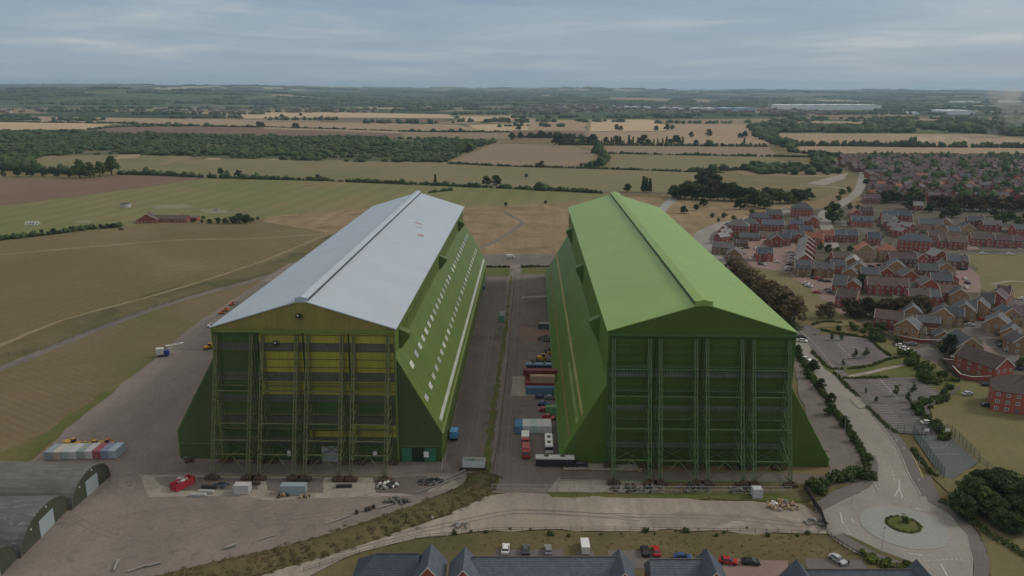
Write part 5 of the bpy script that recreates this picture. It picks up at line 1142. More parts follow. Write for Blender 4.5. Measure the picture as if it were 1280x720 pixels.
# near estate: u, v of the foot of the visible front, width, depth, turn, wall, roof, ridge, storeys, extras
HS = [
 # block A (upper left corner of the estate)
 (921, 295, 15, 11, -12, 'red', 'grey', 'hip', 3, {}), (937, 292, 12, 10, 0, 'red', 'grey', 'hip', 3, {}), (951, 280, 15, 10, 4, 'red', 'slate', 'hip', 2, {}), (967, 276, 12, 9, -5, 'red', 'slate', 'x', 2, dict(gables=1)),
 (966, 289, 15, 8, 0, 'red', 'blue', 'x', 2, {}), (937, 301.5, 12.5, 7, 0, 'red', 'slate', 'x', 1, {}), (956, 327, 9, 8, 0, 'red', 'blue', 'x', 2, dict(gables=1)), (970, 309, 9, 9, 5, 'red', 'slate', 'y', 2, {}), (980, 307, 8, 8, 0, 'red', 'slate', 'x', 2, {}),
 (992, 303, 13, 8, 0, 'red', 'slate', 'x', 2, dict(gables=1)), (995.6, 288, 9, 7, 0, 'red', 'blue', 'x', 2, {}), (909, 290, 6, 9, -52, 'red', 'pale', 'y', 2, {}), (904, 294.5, 6, 9, -52, 'red', 'pale', 'y', 2, {}), (900, 299.5, 6, 9, -50, 'red', 'pale', 'y', 2, {}), (896.5, 304.5, 6, 9, -48, 'red', 'pale', 'y', 2, {}),
 (902, 319, 12, 8, -10, 'buff', 'grey', 'x', 2, {}), (917, 328, 9, 10, -8, 'buff', 'grey', 'y', 2, {}), (928, 309, 7, 6, 0, 'brown', 'brown', 'x', 1, {}),
 # block B
 (1002, 271.5, 16, 10, -4, 'red', 'slate', 'hip', 3, {}), (1016, 284, 9, 9, -8, 'red', 'slate', 'y', 2, {}), (1006, 284, 7, 7, 5, 'red', 'grey', 'x', 2, {}), (1008, 296.4, 9, 8, 8, 'red', 'slate', 'x', 2, {}), (1016, 306, 11, 8, -20, 'red', 'rust', 'x', 2, {}), (1031, 303, 11, 8, -8, 'red', 'rust', 'x', 2, {}),
 (1047.5, 302.8, 10, 8, 0, 'red', 'blue', 'x', 2, {}), (1062, 303, 10, 8, 0, 'red', 'blue', 'x', 2, {}), (1092, 307, 8, 9, 0, 'red', 'blue', 'x', 2, {}), (1077, 284, 15, 8, 2, 'red', 'blue', 'x', 2, dict(dormer=3)), (1070, 274, 8, 9, 0, 'red', 'rust', 'y', 2, {}), (1083, 272, 10, 8, 0, 'red', 'purple', 'x', 2, {}), (1090, 254.6, 13, 9, 0, 'red', 'purple', 'x', 2, {}),
 # block C
 (1112, 277.5, 11, 9, 0, 'red', 'blue', 'x', 2, {}), (1129, 277, 12, 9, 2, 'red', 'slate', 'x', 2, {}), (1117, 281.5, 6, 10, 35, 'cream', 'pale', 'y', 2, {}), (1121, 287, 6, 10, 35, 'red', 'pale', 'y', 2, {}), (1125, 292, 6, 10, 33, 'red', 'pale', 'y', 2, {}), (1129.5, 297.5, 6, 10, 33, 'red', 'pale', 'y', 2, {}), (1139, 291.5, 6, 10, 33, 'red', 'pale', 'y', 2, {}),
 (1144, 315, 19, 11, -4, 'red', 'slate', 'hip', 3, {}), (1163, 288.5, 16, 9, 0, 'buff', 'slate', 'x', 2, dict(gables=1)), (1181, 287, 9, 9, -15, 'buff', 'grey', 'y', 2, {}), (1147, 264, 7, 8, 0, 'red', 'pale', 'x', 2, {}), (1171, 304, 11, 8, 4, 'buff', 'brown', 'x', 2, {}), (1185, 311, 11, 8, 0, 'red', 'brown', 'x', 2, {}), (1196.5, 312, 11, 8, 0, 'red', 'brown', 'x', 2, {}), (1192, 298, 8, 9, 8, 'buff', 'blue', 'x', 2, {}),
 # block D
 (1209, 293.5, 9, 9, 12, 'buff', 'slate', 'y', 2, {}), (1219, 284, 11, 8, 0, 'brown', 'slate', 'x', 2, dict(gables=1)), (1240, 289.5, 12, 8, 4, 'red', 'grey', 'x', 2, dict(gables=1)), (1228, 308, 14, 9, 0, 'red', 'brown', 'x', 2, dict(gables=1)), (1254, 309.5, 10, 8, 0, 'red', 'purple', 'x', 2, {}), (1269, 310, 10, 8, 0, 'red', 'purple', 'x', 2, {}), (1276, 295, 9, 8, 20, 'red', 'slate', 'x', 2, {}), (1253, 254, 10, 8, 0, 'buff', 'brown', 'y', 2, {}),
 # block E
 (1003.5, 346, 8.6, 10, 0, 'buff', 'slate', 'x', 2, dict(dormer=3)), (1005, 341, 9.4, 9, 0, 'red', 'pale', 'y', 3, dict(chim=False)), (1006, 334.5, 9.4, 9, 0, 'red', 'pale', 'y', 3, dict(chim=False)), (1007, 328.5, 9.4, 9, 0, 'red', 'pale', 'y', 3, dict(chim=False)), (1008, 323, 9.4, 9, 0, 'red', 'pale', 'y', 3, dict(chim=False)), (1009, 318, 9.4, 9, 0, 'red', 'pale', 'y', 3, dict(chim=False)),
 (1029, 347, 10, 8, 0, 'buff', 'slate', 'x', 2, dict(gables=2)), (1047.5, 343, 7.5, 8, 0, 'red', 'slate', 'x', 2, {}), (1052, 332.5, 10, 8, 8, 'red', 'brown', 'x', 2, dict(gables=1)), (1064.5, 339, 8.5, 12, -12, 'buff', 'pale', 'y', 2, {}), (1073, 346, 8, 9, -10, 'buff', 'grey', 'y', 2, {}), (1081, 328, 10, 10, 0, 'buff', 'rust', 'y', 3, dict(dormer=0)), (1109, 327.7, 10, 9, 0, 'buff', 'rust', 'hip', 3, {}),
 (1064, 369, 8, 9, -12, 'red', 'slate', 'y', 2, {}), (1048, 368, 6.5, 11, -14, 'red', 'slate', 'x', 2, {}), (1061, 353, 8, 9, -12, 'buff', 'grey', 'y', 2, {}), (1087, 354, 9, 8, 0, 'buff', 'slate', 'x', 2, {}), (1109, 369, 19, 9, 0, 'red', 'brown', 'x', 2, dict(gables=2)),
 # block F
 (1107, 352.5, 8, 8, 5, 'red', 'grey', 'y', 2, {}), (1119, 345, 10, 10, -5, 'buff', 'slate', 'y', 2, {}), (1137, 357, 9, 9, 6, 'red', 'grey', 'y', 2, {}), (1128.6, 334, 15, 8, 6, 'brown', 'purple', 'x', 2, {}), (1151, 334, 8, 9, 22, 'red', 'pale', 'y', 2, {}), (1175, 330, 9, 9, 20, 'red', 'pale', 'y', 2, {}), (1160, 349, 10, 8, 0, 'brown', 'slate', 'x', 2, {}), (1181, 347, 10, 9, 6, 'buff', 'grey', 'y', 2, {}),
 (1161.5, 368.5, 9, 9, 6, 'red', 'grey', 'y', 2, {}), (1176, 362, 10, 8, 0, 'red', 'slate', 'x', 2, {}), (1187, 360, 8, 8, 12, 'red', 'slate', 'y', 2, {}), (1196, 337, 11, 8, 0, 'brown', 'slate', 'x', 2, dict(gables=1)), (1142, 365, 6, 6, 0, 'cream', 'grey', 'x', 1, {}),
 # block G
 (1056, 385, 9, 9, -20, 'red', 'brown', 'x', 2, {}), (1148, 383, 9, 8, 0, 'red', 'brown', 'x', 2, {}), (1162, 383, 9, 8, 4, 'red', 'slate', 'x', 2, {}), (1109, 412.5, 11, 8, -14, 'red', 'brown', 'x', 2, {}), (1139, 404, 8, 9, -5, 'buff', 'slate', 'y', 2, {}), (1131, 423, 9, 8, -24, 'buff', 'slate', 'y', 2, {}), (1143, 424, 8, 6, 0, 'buff', 'brown', 'x', 1, {}), (1160, 410, 9, 6, 0, 'brown', 'slate', 'x', 1, dict(wins=False, chim=False)),
 (1177, 407, 8, 9, -12, 'buff', 'slate', 'y', 2, {}), (1190, 408, 8, 8, -8, 'buff', 'slate', 'x', 2, dict(dormer=2)), (1204, 402, 9, 9, -10, 'buff', 'slate', 'y', 2, {}), (1211, 399, 5, 8, -10, 'buff', 'blue', 'x', 2, {}), (1221, 397, 9, 9, -14, 'buff', 'slate', 'y', 2, {}), (1231, 391, 6, 9, -14, 'buff', 'slate', 'x', 2, {}), (1242, 385, 9, 10, -22, 'red', 'purple', 'y', 2, {}), (1251, 380, 6, 9, -22, 'red', 'purple', 'x', 2, {}),
 (1198, 381, 8, 7, 0, 'buff', 'slate', 'y', 2, {}), (1188, 378, 10, 8, 5, 'red', 'brown', 'x', 2, {}),
 # block H / I
 (1262, 407, 8, 8, 12, 'buff', 'slate', 'y', 2, {}), (1275, 408, 8, 9, 12, 'buff', 'purple', 'x', 2, {}), (1244, 418, 9, 9, -18, 'buff', 'slate', 'y', 2, {}), (1261, 431, 7, 8, -15, 'buff', 'slate', 'y', 2, {}), (1276, 443, 7, 8, 12, 'buff', 'grey', 'y', 2, {}), (1210, 449, 10, 12, 14, 'buff', 'slate', 'y', 2, {}), (1178, 428, 6, 6, 0, 'buff', 'slate', 'y', 1, {}), (1252, 475, 9, 17, 38, 'red', 'brown', 'y', 2, {}), (1270, 518, 14, 12, -8, 'red', 'brown', 'hip', 3, {}),
]
rows = sorted(range(len(HS)), key=lambda i: HS[i][1]); nrow = 10; per = math.ceil(len(rows)/nrow); lab = {}
RNM = ['furthest back', 'second', 'third', 'fourth', 'fifth', 'sixth', 'seventh', 'eighth', 'ninth', 'nearest']
for r in range(nrow):
    q = sorted(rows[r*per:(r+1)*per], key=lambda i: HS[i][0])
    for j, i in enumerate(q):
        h = HS[i]; kd = {'x': 'house', 'y': 'gable-fronted house', 'hip': 'hipped block'}[h[7]]
        lab[i] = f"{WN[h[5]]} {kd} with {RN[h[6]]} roof, {ordn(j)} from left in {RNM[r]} row of estate"
for i, (u, v, w, d, ang, wall, roof, kd, st, ex) in enumerate(HS):
    p = G(u, v); a = math.radians(ang)-math.atan2(p[0], p[1])*.5
    cxx = p[0]-math.sin(a)*d/2; cyy = p[1]+math.cos(a)*d/2
    house(lab[i], cxx, cyy, w*1.1, d*1.08, a, wall, roof, kd, st, group='houses of the near estate', name='apartment_block' if st == 3 and kd == 'hip' else 'brick_house', cat='house', **ex)
# bottom row, roofs only just in frame
BR = [(500, 697, 20, 10, 8, 'hip', 'red brick house with long hipped slate roof, leftmost of the row at the bottom edge'), ]
def bottom(u0, u1, vr, z, kind, label, gab, hipside=0):
    """a house whose ridge runs u0..u1 at image row vr and height z"""
    xa, ya = G(u0, vr, z); xb, yb = G(u1, vr, z); w = xb-xa; d = 10; Hh = z-4.6
    cx_, cy_ = (xa+xb)/2, (ya+yb)/2
    t = thing('brick_house', label, 'house', (cx_, cy_, 0), math.atan2(yb-ya, xb-xa), 'slate-roofed houses along the bottom edge')
    a, b = w/2, d/2; Wm, Rm = WALL['red'], ROOF['bslate']
    e1 = 4.8 if hipside < 0 else 0; e2 = 4.8 if hipside > 0 else 0
    MB().box(-a-e1, a+e2, -b, b, 0, Hh).build('wall', Wm, t)
    A, B = b+.4, Hh-.1
    vs = [(-a-e1-.3, -A, B), (a+e2+.3, -A, B), (a+e2+.3, A, B), (-a-e1-.3, A, B), (-a, 0, z), (a, 0, z)]
    rf = MB().add(vs, [(0, 1, 5, 4), (1, 2, 5), (2, 3, 4, 5), (3, 0, 4), (3, 2, 1, 0)]).build('roof', Rm, t)
    MB().bar((-a, 0, z+.03), (a, 0, z+.03), .13).build('ridge_tiles', ROOF['grey'], rf)
    for (ug, ww, zz, yo) in gab:
        xg = G(ug, vr, zz)[0]-cx_; hw = ww/2
        g = MB(); g.prism([(xg-hw, 0), (xg+hw, 0), (xg+hw, zz-hw*1.15), (xg, zz-.1), (xg-hw, zz-hw*1.15)], -b-1.8, b*.35+yo-.6); w_ = g.build('gable_wing', Wm, t)
        e = hw+.4; g = MB(); g.prism([(xg-e, zz-e*1.15), (xg, zz), (xg+e, zz-e*1.15), (xg+e, zz-e*1.15+.18), (xg, zz+.2), (xg-e, zz-e*1.15+.18)], -b-2.1, b*.35+yo-.3); g.build('wing_roof', Rm, w_)
        g = MB(); g.prism([(xg-e, zz-e*1.15-.12), (xg, zz-.1), (xg+e, zz-e*1.15-.12), (xg+e, zz-e*1.15+.2), (xg, zz+.23), (xg-e, zz-e*1.15+.2)], -b-2.16, -b-2.08); g.build('bargeboard', vergem, w_)
        for s_ in (0, 1): put('window', WINM, w_, (xg, -b-1.8, 1.5+2.6*s_))
    for i in range(max(2, int(w/3.2))):
        for s_ in (0, 1): put('window', WINM, t, (-a+1.2+i*3.2, -b, 1.5+2.6*s_)); put('window', WINM, t, (-a+1.2+i*3.2, b, 1.5+2.6*s_), PI)
    return t
ROOF['bslate'] = tiles('dark_blue_slate', (.085, .105, .13))
bottom(470, 524, 692, 8.8, 'x', 'red-brick house with hipped dark slate roof, leftmost at the bottom edge', [(537, 6.4, 9.8, .6)], -1)
bottom(590, 776, 696, 8.8, 'x', 'long red-brick terrace with dark slate roof at the bottom edge, right of centre gap', [(580, 6.2, 9.9, .6), (776, 5.4, 9.3, .8)])
bottom(812, 884, 699, 8.4, 'x', 'red-brick house under dark slate roof at the bottom edge, below the red cars', [(888, 6.6, 9.6, .8)])
bottom(1006, 1140, 712, 7.8, 'x', 'red-brick house with dark slate roof at the bottom edge, below the roundabout', [(1003, 6.6, 9.2, .2), (1156, 6.8, 9.0, .5)])
# farmhouse in the field on the left
p = G(181, 279.5); t = house('red-brick farm building with hipped brown roof beside the long low barn', p[0], p[1]+7, 17, 13, .25, 'red', 'purple', 'y', 1, pitch=.6)
p = G(211, 278.5); house('long low red-brick barn with brown roof in the open field', p[0], p[1]+6, 28, 8, .0, 'red', 'brown', 'x', 1, trim=False, pitch=.7, name='barn', cat='barn')
p = G(239, 276.5); house('small grey-roofed outbuilding at the right end of the brick barn', p[0], p[1]+5, 9, 6, .0, 'red', 'grey', 'x', 1, wins=False, trim=False, chim=False, pitch=.4, name='outbuilding', cat='outbuilding')
# dense far estate, rows seen almost edge on
far_w = [('red', 'brown'), ('red', 'purple'), ('red', 'slate'), ('brown', 'brown'), ('brown', 'grey'), ('buff', 'brown'), ('red', 'purple'), ('red', 'grey'), ('buff', 'purple'), ('brown', 'rust')]
FP = {}
def far_proto(wall, roof, kd, w, d, st):
    k = (wall, roof, kd, w, d, st)
    if k not in FP:
        a, b = w/2, d/2; H = 2.6*st; sp = b if kd == 'x' else a; rise = sp*.75
        m1 = MB(); m1.prism([(-sp, 0), (sp, 0), (sp, H), (0, H+rise), (-sp, H)], -(a if kd == 'x' else b), (a if kd == 'x' else b), axis='x' if kd == 'x' else 'y')
        m2 = MB(); e = sp+.35; ez = H-.26; ln = (a if kd == 'x' else b)+.2
        m2.prism([(-e, ez+.03), (0, H+rise+.03), (e, ez+.03), (e, ez+.2), (0, H+rise+.22), (-e, ez+.2)], -ln, ln, axis='x' if kd == 'x' else 'y')
        m2.box(a*.5-.4, a*.5+.4, -.35, .35, H+rise*.5, H+rise+.9)
        r = []
        for nm, m, mt in (('wall', m1, WALL[wall]), ('roof', m2, ROOF[roof])):
            me = bpy.data.meshes.new(nm); me.from_pydata(m.v, [], m.f); me.materials.append(mt); r.append(me)
        FP[k] = r
    return FP[k]
rows_v = [250.5, 246.5, 243, 239.5, 236, 233, 230, 227, 224.5, 222, 219.5, 217, 214.8, 212.8, 210.8, 209, 207.2, 205.4, 203.8, 202.2, 200.6, 199.2, 198]
left_u = {250.5: 1102, 246.5: 1086, 243: 1084, 239.5: 1084, 236: 1086, 233: 1086, 230: 1086, 227: 1088, 224.5: 1086, 222: 1082, 219.5: 1076, 217: 1070, 214.8: 1066, 212.8: 1062}
nth = 0; extra = MB(); exr = MB(); nfar = 0
MAXF = 175
random.seed(21)
for ri, v in enumerate(rows_v):
    u = left_u.get(v, 1052+random.uniform(-4, 4)); u1 = 1300; k = 0; y = G(u, v)[1]; mpp = y/FPX*1.04
    ax = random.choice([0, 0, .12, -.1]); kd0 = random.choice(['x', 'x', 'x', 'y'])
    while u < u1:
        if random.random() < (.2 if u < 1215 else .42): u += random.uniform(4, 9)/mpp*1.; continue
        w = random.choice([7, 8.5, 10, 12]); d = random.choice([7.5, 8.5]); st = 2; wall, roof = random.choice(far_w); kd = kd0 if random.random() < .8 else 'y'
        if kd == 'y': w = 7.
        uu = u+w/2/mpp; p = G(uu, v+random.uniform(-.5, .5)); ang = ax+random.uniform(-.12, .12)+random.choice([0, 0, 0, .5])
        nfar += 1
        if nfar <= MAXF:
            r = far_proto(wall, roof, kd, w, d, st)
            t = thing('brick_house', f"small {WN[wall]} house with {RN[roof]} roof, {ordn(k)} from left in {ordn(ri)} row of far estate", 'house', (p[0], p[1], 0), ang, 'dense far estate houses')
            put('wall', r[0], t); put('roof', r[1], t); k += 1
            for s_ in (0, 1):
                for s2 in (-.25, .25): put('window', WINM, t, (w*s2, -(d/2 if kd == 'x' else d/2)-.01, 1.6+2.6*s_))
        else:
            a, b = w/2, d/2; H = 5.2; sp = b; rise = sp*.75; ca, sa = math.cos(ang), math.sin(ang)
            for M_, V, Fc in ((extra, [(-a, -b, 0), (a, -b, 0), (a, b, 0), (-a, b, 0), (-a, -b, H), (a, -b, H), (a, b, H), (-a, b, H), (-a, 0, H+rise), (a, 0, H+rise)], [(0, 1, 5, 4), (1, 2, 6, 9, 5), (2, 3, 7, 6), (3, 0, 4, 8, 7)]),
                              (exr, [(-a-.2, -b-.3, H-.1), (a+.2, -b-.3, H-.1), (a+.2, 0, H+rise+.12), (-a-.2, 0, H+rise+.12), (a+.2, b+.3, H-.1), (-a-.2, b+.3, H-.1)], [(0, 1, 2, 3), (3, 2, 4, 5)])):
                M_.add([(p[0]+x*ca-y_*sa, p[1]+x*sa+y_*ca, z) for x, y_, z in V], Fc, 0)
        u = uu+w/2/mpp+random.choice([.2, .2, 1.5, 3.])/mpp
print('far houses', nfar)
if extra.v:
    o = MB(); o.add(extra.v, extra.f, 0); o.add(exr.v, exr.f, 1); o.build('far_estate_rooftops', [WALL['brown'], ROOF['brown']])['kind'] = 'stuff'
# greenery between the far houses
cen, rad = [], []
for p in scatter([(1060, 200), (1300, 198), (1300, 254), (1120, 256), (1085, 250), (1080, 222)], .0024):
    f = 1 if p[0] < 430 else 2
    if random.random() < .45 and f == 1: continue
    k = random.uniform(.5, 1.3)*(1.2 if f == 2 else 1); cen.append((p[0], p[1], 3.8*k)); rad.append((3.2*k, 3.2*k, 4.6*k))
blobs('estate_greenery', cen, rad, f_wood)
# far town and warehouses
tm = MB(); tr = MB()
random.seed(5)
for (u0, u1, v0, v1, n) in ((640, 900, 129.5, 141, 520), (880, 1000, 131, 142, 160), (960, 1050, 139, 144, 110), (330, 470, 136, 141, 70), (150, 330, 137.5, 141.5, 90), (0, 60, 136, 141, 20)):
    for _ in range(n):
        p = G(random.uniform(u0, u1), random.uniform(v0, v1)); w = random.uniform(12, 34); d = random.uniform(9, 12); h = random.uniform(5, 8); c = random.choice([0, 0, 0, 1, 2]); tm.box(p[0]-w/2, p[0]+w/2, p[1], p[1]+d, 0, h, c)
        tm.prism([(p[0]-w/2-.5, h), (p[0]+w/2+.5, h), (p[0]+w/2-3, h+3.5), (p[0]-w/2+3, h+3.5)], p[1]-.5, p[1]+d+.5, random.choice([3, 3, 4]))
tm.build('distant_town', [WALL['brown'], WALL['buff'], WALL['cream'], ROOF['brown'], ROOF['pale']])['kind'] = 'stuff'
whm = clad('warehouse_sheet', (.78, .8, .8), .1, 3, 'X', .5, .2); whb = clad('blue_warehouse_sheet', (.3, .42, .52), .1, 3, 'X', .5, .2)
def warehouse(u0, u1, vb, hgt, dep, mat, label):
    xa, ya = G(u0, vb); xb, yb = G(u1, vb); w = math.hypot(xb-xa, yb-ya); t = thing('warehouse', label, 'warehouse', ((xa+xb)/2, (ya+yb)/2+dep/2, 0), math.atan2(yb-ya, xb-xa), 'distant warehouses')
    MB().box(-w/2, w/2, -dep/2, dep/2, 0, hgt).build('wall', mat, t)
    mb = MB(); n = max(2, int(w/70))
    for i in range(n):
        a = -w/2-1+(w+2)*i/n; b = -w/2-1+(w+2)*(i+1)/n; z = hgt+.1+.0*i; mb.prism([(a, z), (b, z), ((a+b)/2, z+3.5)], -dep/2-1, dep/2+1)
    mb.build('roof', whm if mat is whm else whb, t)
warehouse(978, 1098, 137.3, 26, 180, whm, 'very long pale warehouse roof right of centre near the horizon')
warehouse(905, 944, 139.3, 16, 150, whb, 'broad pale blue warehouse left of the long white one')
warehouse(866, 898, 138, 12, 60, whm, 'low white warehouse left of the blue one')
warehouse(826, 856, 137, 10, 50, whm, 'white shed in the distant town, left of two white ones')
warehouse(782, 800, 135.5, 10, 50, whm, 'small white shed at the left of the distant town roofs')
warehouse(806, 813, 135.5, 9, 40, whm, 'tiny white shed beside the small white shed in the distant town')
warehouse(1184, 1216, 143.5, 18, 150, whm, 'pale low warehouse at far right below the long hedges')
warehouse(1200, 1290, 130.6, 24, 160, whm, 'long thin white warehouse at the far right near the horizon')
warehouse(1082, 1160, 126, 24, 160, whm, 'thin pale warehouse strip furthest away, above the long one')
warehouse(1133, 1148, 143.2, 9, 50, whm, 'small white building among the trees right of the long warehouse')

# gardens: timber fences behind the houses, sheds, planting
ftim = plain('garden_fence_timber', (.15, .125, .1), .9, .25, 1)
random.seed(31); gi = 0; cen, rad = [], []
for i, (u, v, w, d, ang, wall, roof, kd, st, ex) in enumerate(HS):
    p = G(u, v); a = math.radians(ang)-math.atan2(p[0], p[1])*.5; w2 = w*.55; g_ = random.uniform(6, 9)
    def lp(x, y): return (p[0]+x*math.cos(a)-y*math.sin(a), p[1]+x*math.sin(a)+y*math.cos(a))
    if st == 3 or (kd == 'y' and ex.get('chim') is False): continue
    dx_ = random.choice([-1, 1])*w*.2; sheet('driveway', [lp(dx_-1.5, -.1), lp(dx_-1.5, -4.6), lp(dx_+1.5, -4.6), lp(dx_+1.5, -.1)], lv(14), random.choice([g_block, g_block, g_conc, g_pave]), 0, world=True)
    if random.random() < .5: sheet('front_lawn', [lp(-dx_-1.8, -.3), lp(-dx_-1.8, -3.), lp(-dx_+1.8, -3.), lp(-dx_+1.8, -.3)], lv(14), g_verge, 0, world=True)
    t = thing('garden_fence', 'timber garden fence behind the '+lab[i].replace(' with ', ', ').split(', ')[0].replace('-brick', '')+', '+', '.join(lab[i].split(', ')[1:]).replace('of estate', ''), 'fence', (*lp(0, d+.3), .15), a, 'garden fences')
    mb = MB()
    for x in (-w2, w2): mb.box(x-.04, x+.04, 0, g_, 0, 1.75)
    mb.box(-w2, w2, g_-.04, g_+.04, 0, 1.75); mb.build('panel', ftim, t)
    for _ in range(random.randint(6, 13)):
        q = lp(random.uniform(-w2, w2), d+random.uniform(1.5, g_)); k = random.uniform(.5, 1.3); cen.append((q[0], q[1], .8*k)); rad.append((1.*k, 1.*k, 1.1*k))
    for _ in range(random.randint(0, 3)):
        q = lp(random.uniform(-w2, w2), -random.uniform(1., 2.6)); k = random.uniform(.3, .7); cen.append((q[0], q[1], .6*k)); rad.append((1.*k, 1.*k, .9*k))
    if random.random() < .45:
        q = lp(random.uniform(-w2+1.5, w2-1.5), d+g_-1.4); s_ = thing('garden_shed', f'small timber garden shed, {ordn(gi)} counted from the back of the estate gardens', 'shed', (*q, .15), a, 'garden sheds'); gi += 1
        MB().prism([(-1.2, 0), (1.2, 0), (1.2, 1.8), (0, 2.3), (-1.2, 1.8)], -.9, .9).build('wall', ftim, s_); MB().prism([(-1.35, 1.78), (0, 2.35), (1.35, 1.78), (1.35, 1.86), (0, 2.43), (-1.35, 1.86)], -1., 1.).build('roof', random.choice([ROOF['pale'], ROOF['grey']]), s_)
me = leafmesh('garden_planting', cen, rad, 52000, .28, f_hedge, shell=.4); put('garden_planting', me)['kind'] = 'stuff'
# ================================================================== VEHICLES AND YARD THINGS
rubber = plain('tyre_rubber', (.03, .03, .03), .9, .2, 3); carglass = plain('car_glass', (.03, .035, .04), .1, .1, 1, .6)
def paintm(c, name):
    m = plain(name, c, .3, .05, 1, .5); return m
CC = dict(white=(.7, .7, .68), black=(.03, .03, .035), grey=(.2, .21, .22), silver=(.45, .46, .47), red=(.4, .03, .03), blue=(.05, .09, .25), navy=(.03, .04, .1), dark=(.05, .055, .06))
CMs = {k: paintm(v, k+'_car_paint') for k, v in CC.items()}
def car_parts(van=False):
    L_, w, h = (5.4, 1.0, 2.2) if van else (4.35, .89, 1.45)
    b = MB()
    if van: prof = [(-2.7, .35), (2.7, .35), (2.7, 1.15), (2.3, 1.35), (1.75, 2.15), (-2.65, 2.25), (-2.7, 2.1)]
    else: prof = [(-2.15, .32), (2.15, .32), (2.17, .7), (2.0, .86), (1.1, .97), (-1.75, 1.), (-2.1, .95), (-2.17, .7)]
    b.prism(prof, -w, w)      # profile in x,z, length x
    if not van:
        g = MB(); g.add([(-1.75, -.82, .98), (1.1, -.82, .96), (1.1, .82, .96), (-1.75, .82, .98), (-1.2, -.64, 1.38), (.35, -.64, 1.4), (.35, .64, 1.4), (-1.2, .64, 1.38)], [(0, 1, 5, 4), (1, 2, 6, 5), (2, 3, 7, 6), (3, 0, 4, 7), (4, 5, 6, 7)])
        r = MB(); r.add([(-1.25, -.66, 1.39), (.4, -.66, 1.41), (.4, .66, 1.41), (-1.25, .66, 1.39), (-1.1, -.58, 1.46), (.25, -.58, 1.47), (.25, .58, 1.47), (-1.1, .58, 1.46)], [(0, 1, 5, 4), (1, 2, 6, 5), (2, 3, 7, 6), (3, 0, 4, 7), (4, 5, 6, 7)])
    else:
        g = MB(); g.add([(2.26, -.9, 1.4), (2.26, .9, 1.4), (1.8, .86, 2.1), (1.8, -.86, 2.1)], [(0, 1, 2, 3)]); g.box(.9, 1.9, -1.015, 1.015, 1.35, 1.95); r = None
    wl = MB(); wl.cyl((0, -.1, 0), (0, .1, 0), .32, 14); wl.cyl((0, -.115, 0), (0, .115, 0), .19, 8)
    def me(n, m, mt):
        x = bpy.data.meshes.new(n); x.from_pydata(m.v, [], m.f); x.materials.append(mt); return x
    lt = MB().box((2.68 if van else 2.1), (2.74 if van else 2.19), -.1, .16, .62, .78)
    return me('body', b, CMs['white']), me('windows', g, carglass), (me('roof_panel', r, CMs['white']) if r else None), me('wheel', wl, rubber), me('headlight', lt, whitep), L_
CP_ = {False: car_parts(False), True: car_parts(True)}
def car(p, rz, col, label, group=None, van=False, z=.26, small=False):
    bd, gl, rf, wh, hl, L_ = CP_[van]
    t = thing('parked_van' if van else 'parked_car', label, 'van' if van else 'car', (p[0], p[1], z), rz, group)
    for nm, me in (('body', bd), ('window_glass', gl), ('roof_panel', rf)):
        if me is None: continue
        o = put(nm, me, t)
        if nm != 'window_glass': o.material_slots[0].link = 'OBJECT'; o.material_slots[0].material = CMs[col]
    ax = 1.75 if van else 1.35
    for sx_ in (-ax, ax):
        for sy in (-.82, .82): put('wheel', wh, t, (sx_, sy*(1.1 if van else 1), .32))
    if not small:
        for sy in (-.62, .62): put('headlight', hl, t, (0, sy-.03, 0))
    return t
D = math.radians
for (u, v, a, c, lb, vn) in ((632, 690, 88, 'white', 'white car parked behind the dark slate terrace at the bottom', 0), (657, 691, 90, 'dark', 'dark grey car parked right of the white one at the bottom', 0), (685, 691.5, 92, 'grey', 'dull grey car in the bay between dark car and white van', 0),
                          (731, 688, 92, 'white', 'long white van on its own driveway at the bottom', 1), (806, 692.5, 92, 'black', 'black car beside the bright red one at the bottom', 0), (820, 692.5, 90, 'red', 'bright red car next to the black car at the bottom', 0),
                          (853, 700, -5, 'blue', 'blue car just showing over the slate roof at the bottom', 0), (910, 705, -12, 'red', 'red car on the pinkish paving at the bottom', 0), (938, 706, -6, 'black', 'black car on the pinkish paving right of the red car', 0),
                          (1047, 703, -62, 'silver', 'silver and black car in the bay below the roundabout', 0), (1007, 451, -50, 'white', 'white car driving on the spine road beside the green hangar', 0), (1159, 531, 3, 'white', 'white car parked beside the ball court', 0),
                          (1169, 532, 3, 'black', 'black car parked beside the ball court next to the white car', 0), (1209, 494.5, 20, 'silver', 'pale blue-silver car alone on the pink paving', 0), (1234, 483, 0, 'black', 'black car on the pink paving below the garden wall', 0),
                          (1246, 493, 0, 'silver', 'silver car beside the brick apartment block', 0), (1247, 501, 0, 'grey', 'grey car beside the brick apartment block', 0), (1234, 509, -8, 'black', 'black car at the near edge of the pink paving', 0),
                          (1003, 428, -30, 'white', 'pale car at the mouth of the upper car park', 0), (1001, 423, -10, 'black', 'black car by the small car park corner', 0), (638, 323, 0, 'white', 'white van on the cross road between the far ends of the hangars', 1),
                          (679, 507, 5, 'blue', 'blue car in the yard below the red containers', 0), (681, 514.5, 4, 'red', 'red car in the yard left of the green box', 0), (686, 524, -30, 'red', 'red pickup in the yard behind the white containers', 0), (604, 362, 90, 'blue', 'blue pickup beside the far end of the grey hangar', 1),
                          (676, 498, 5, 'navy', 'dark blue car closest to the blue container in the yard', 0), (688, 499.5, 0, 'grey', 'grey car next to the hangar below the containers', 0), (270, 255+8, 10, 'silver', 'tiny silver car by the farmhouse', 0), (152, 287.5, 5, 'black', 'black car at the end of the low hedge by the farmhouse', 0)):
    car(G(u, v), D(a), c, lb, van=bool(vn))
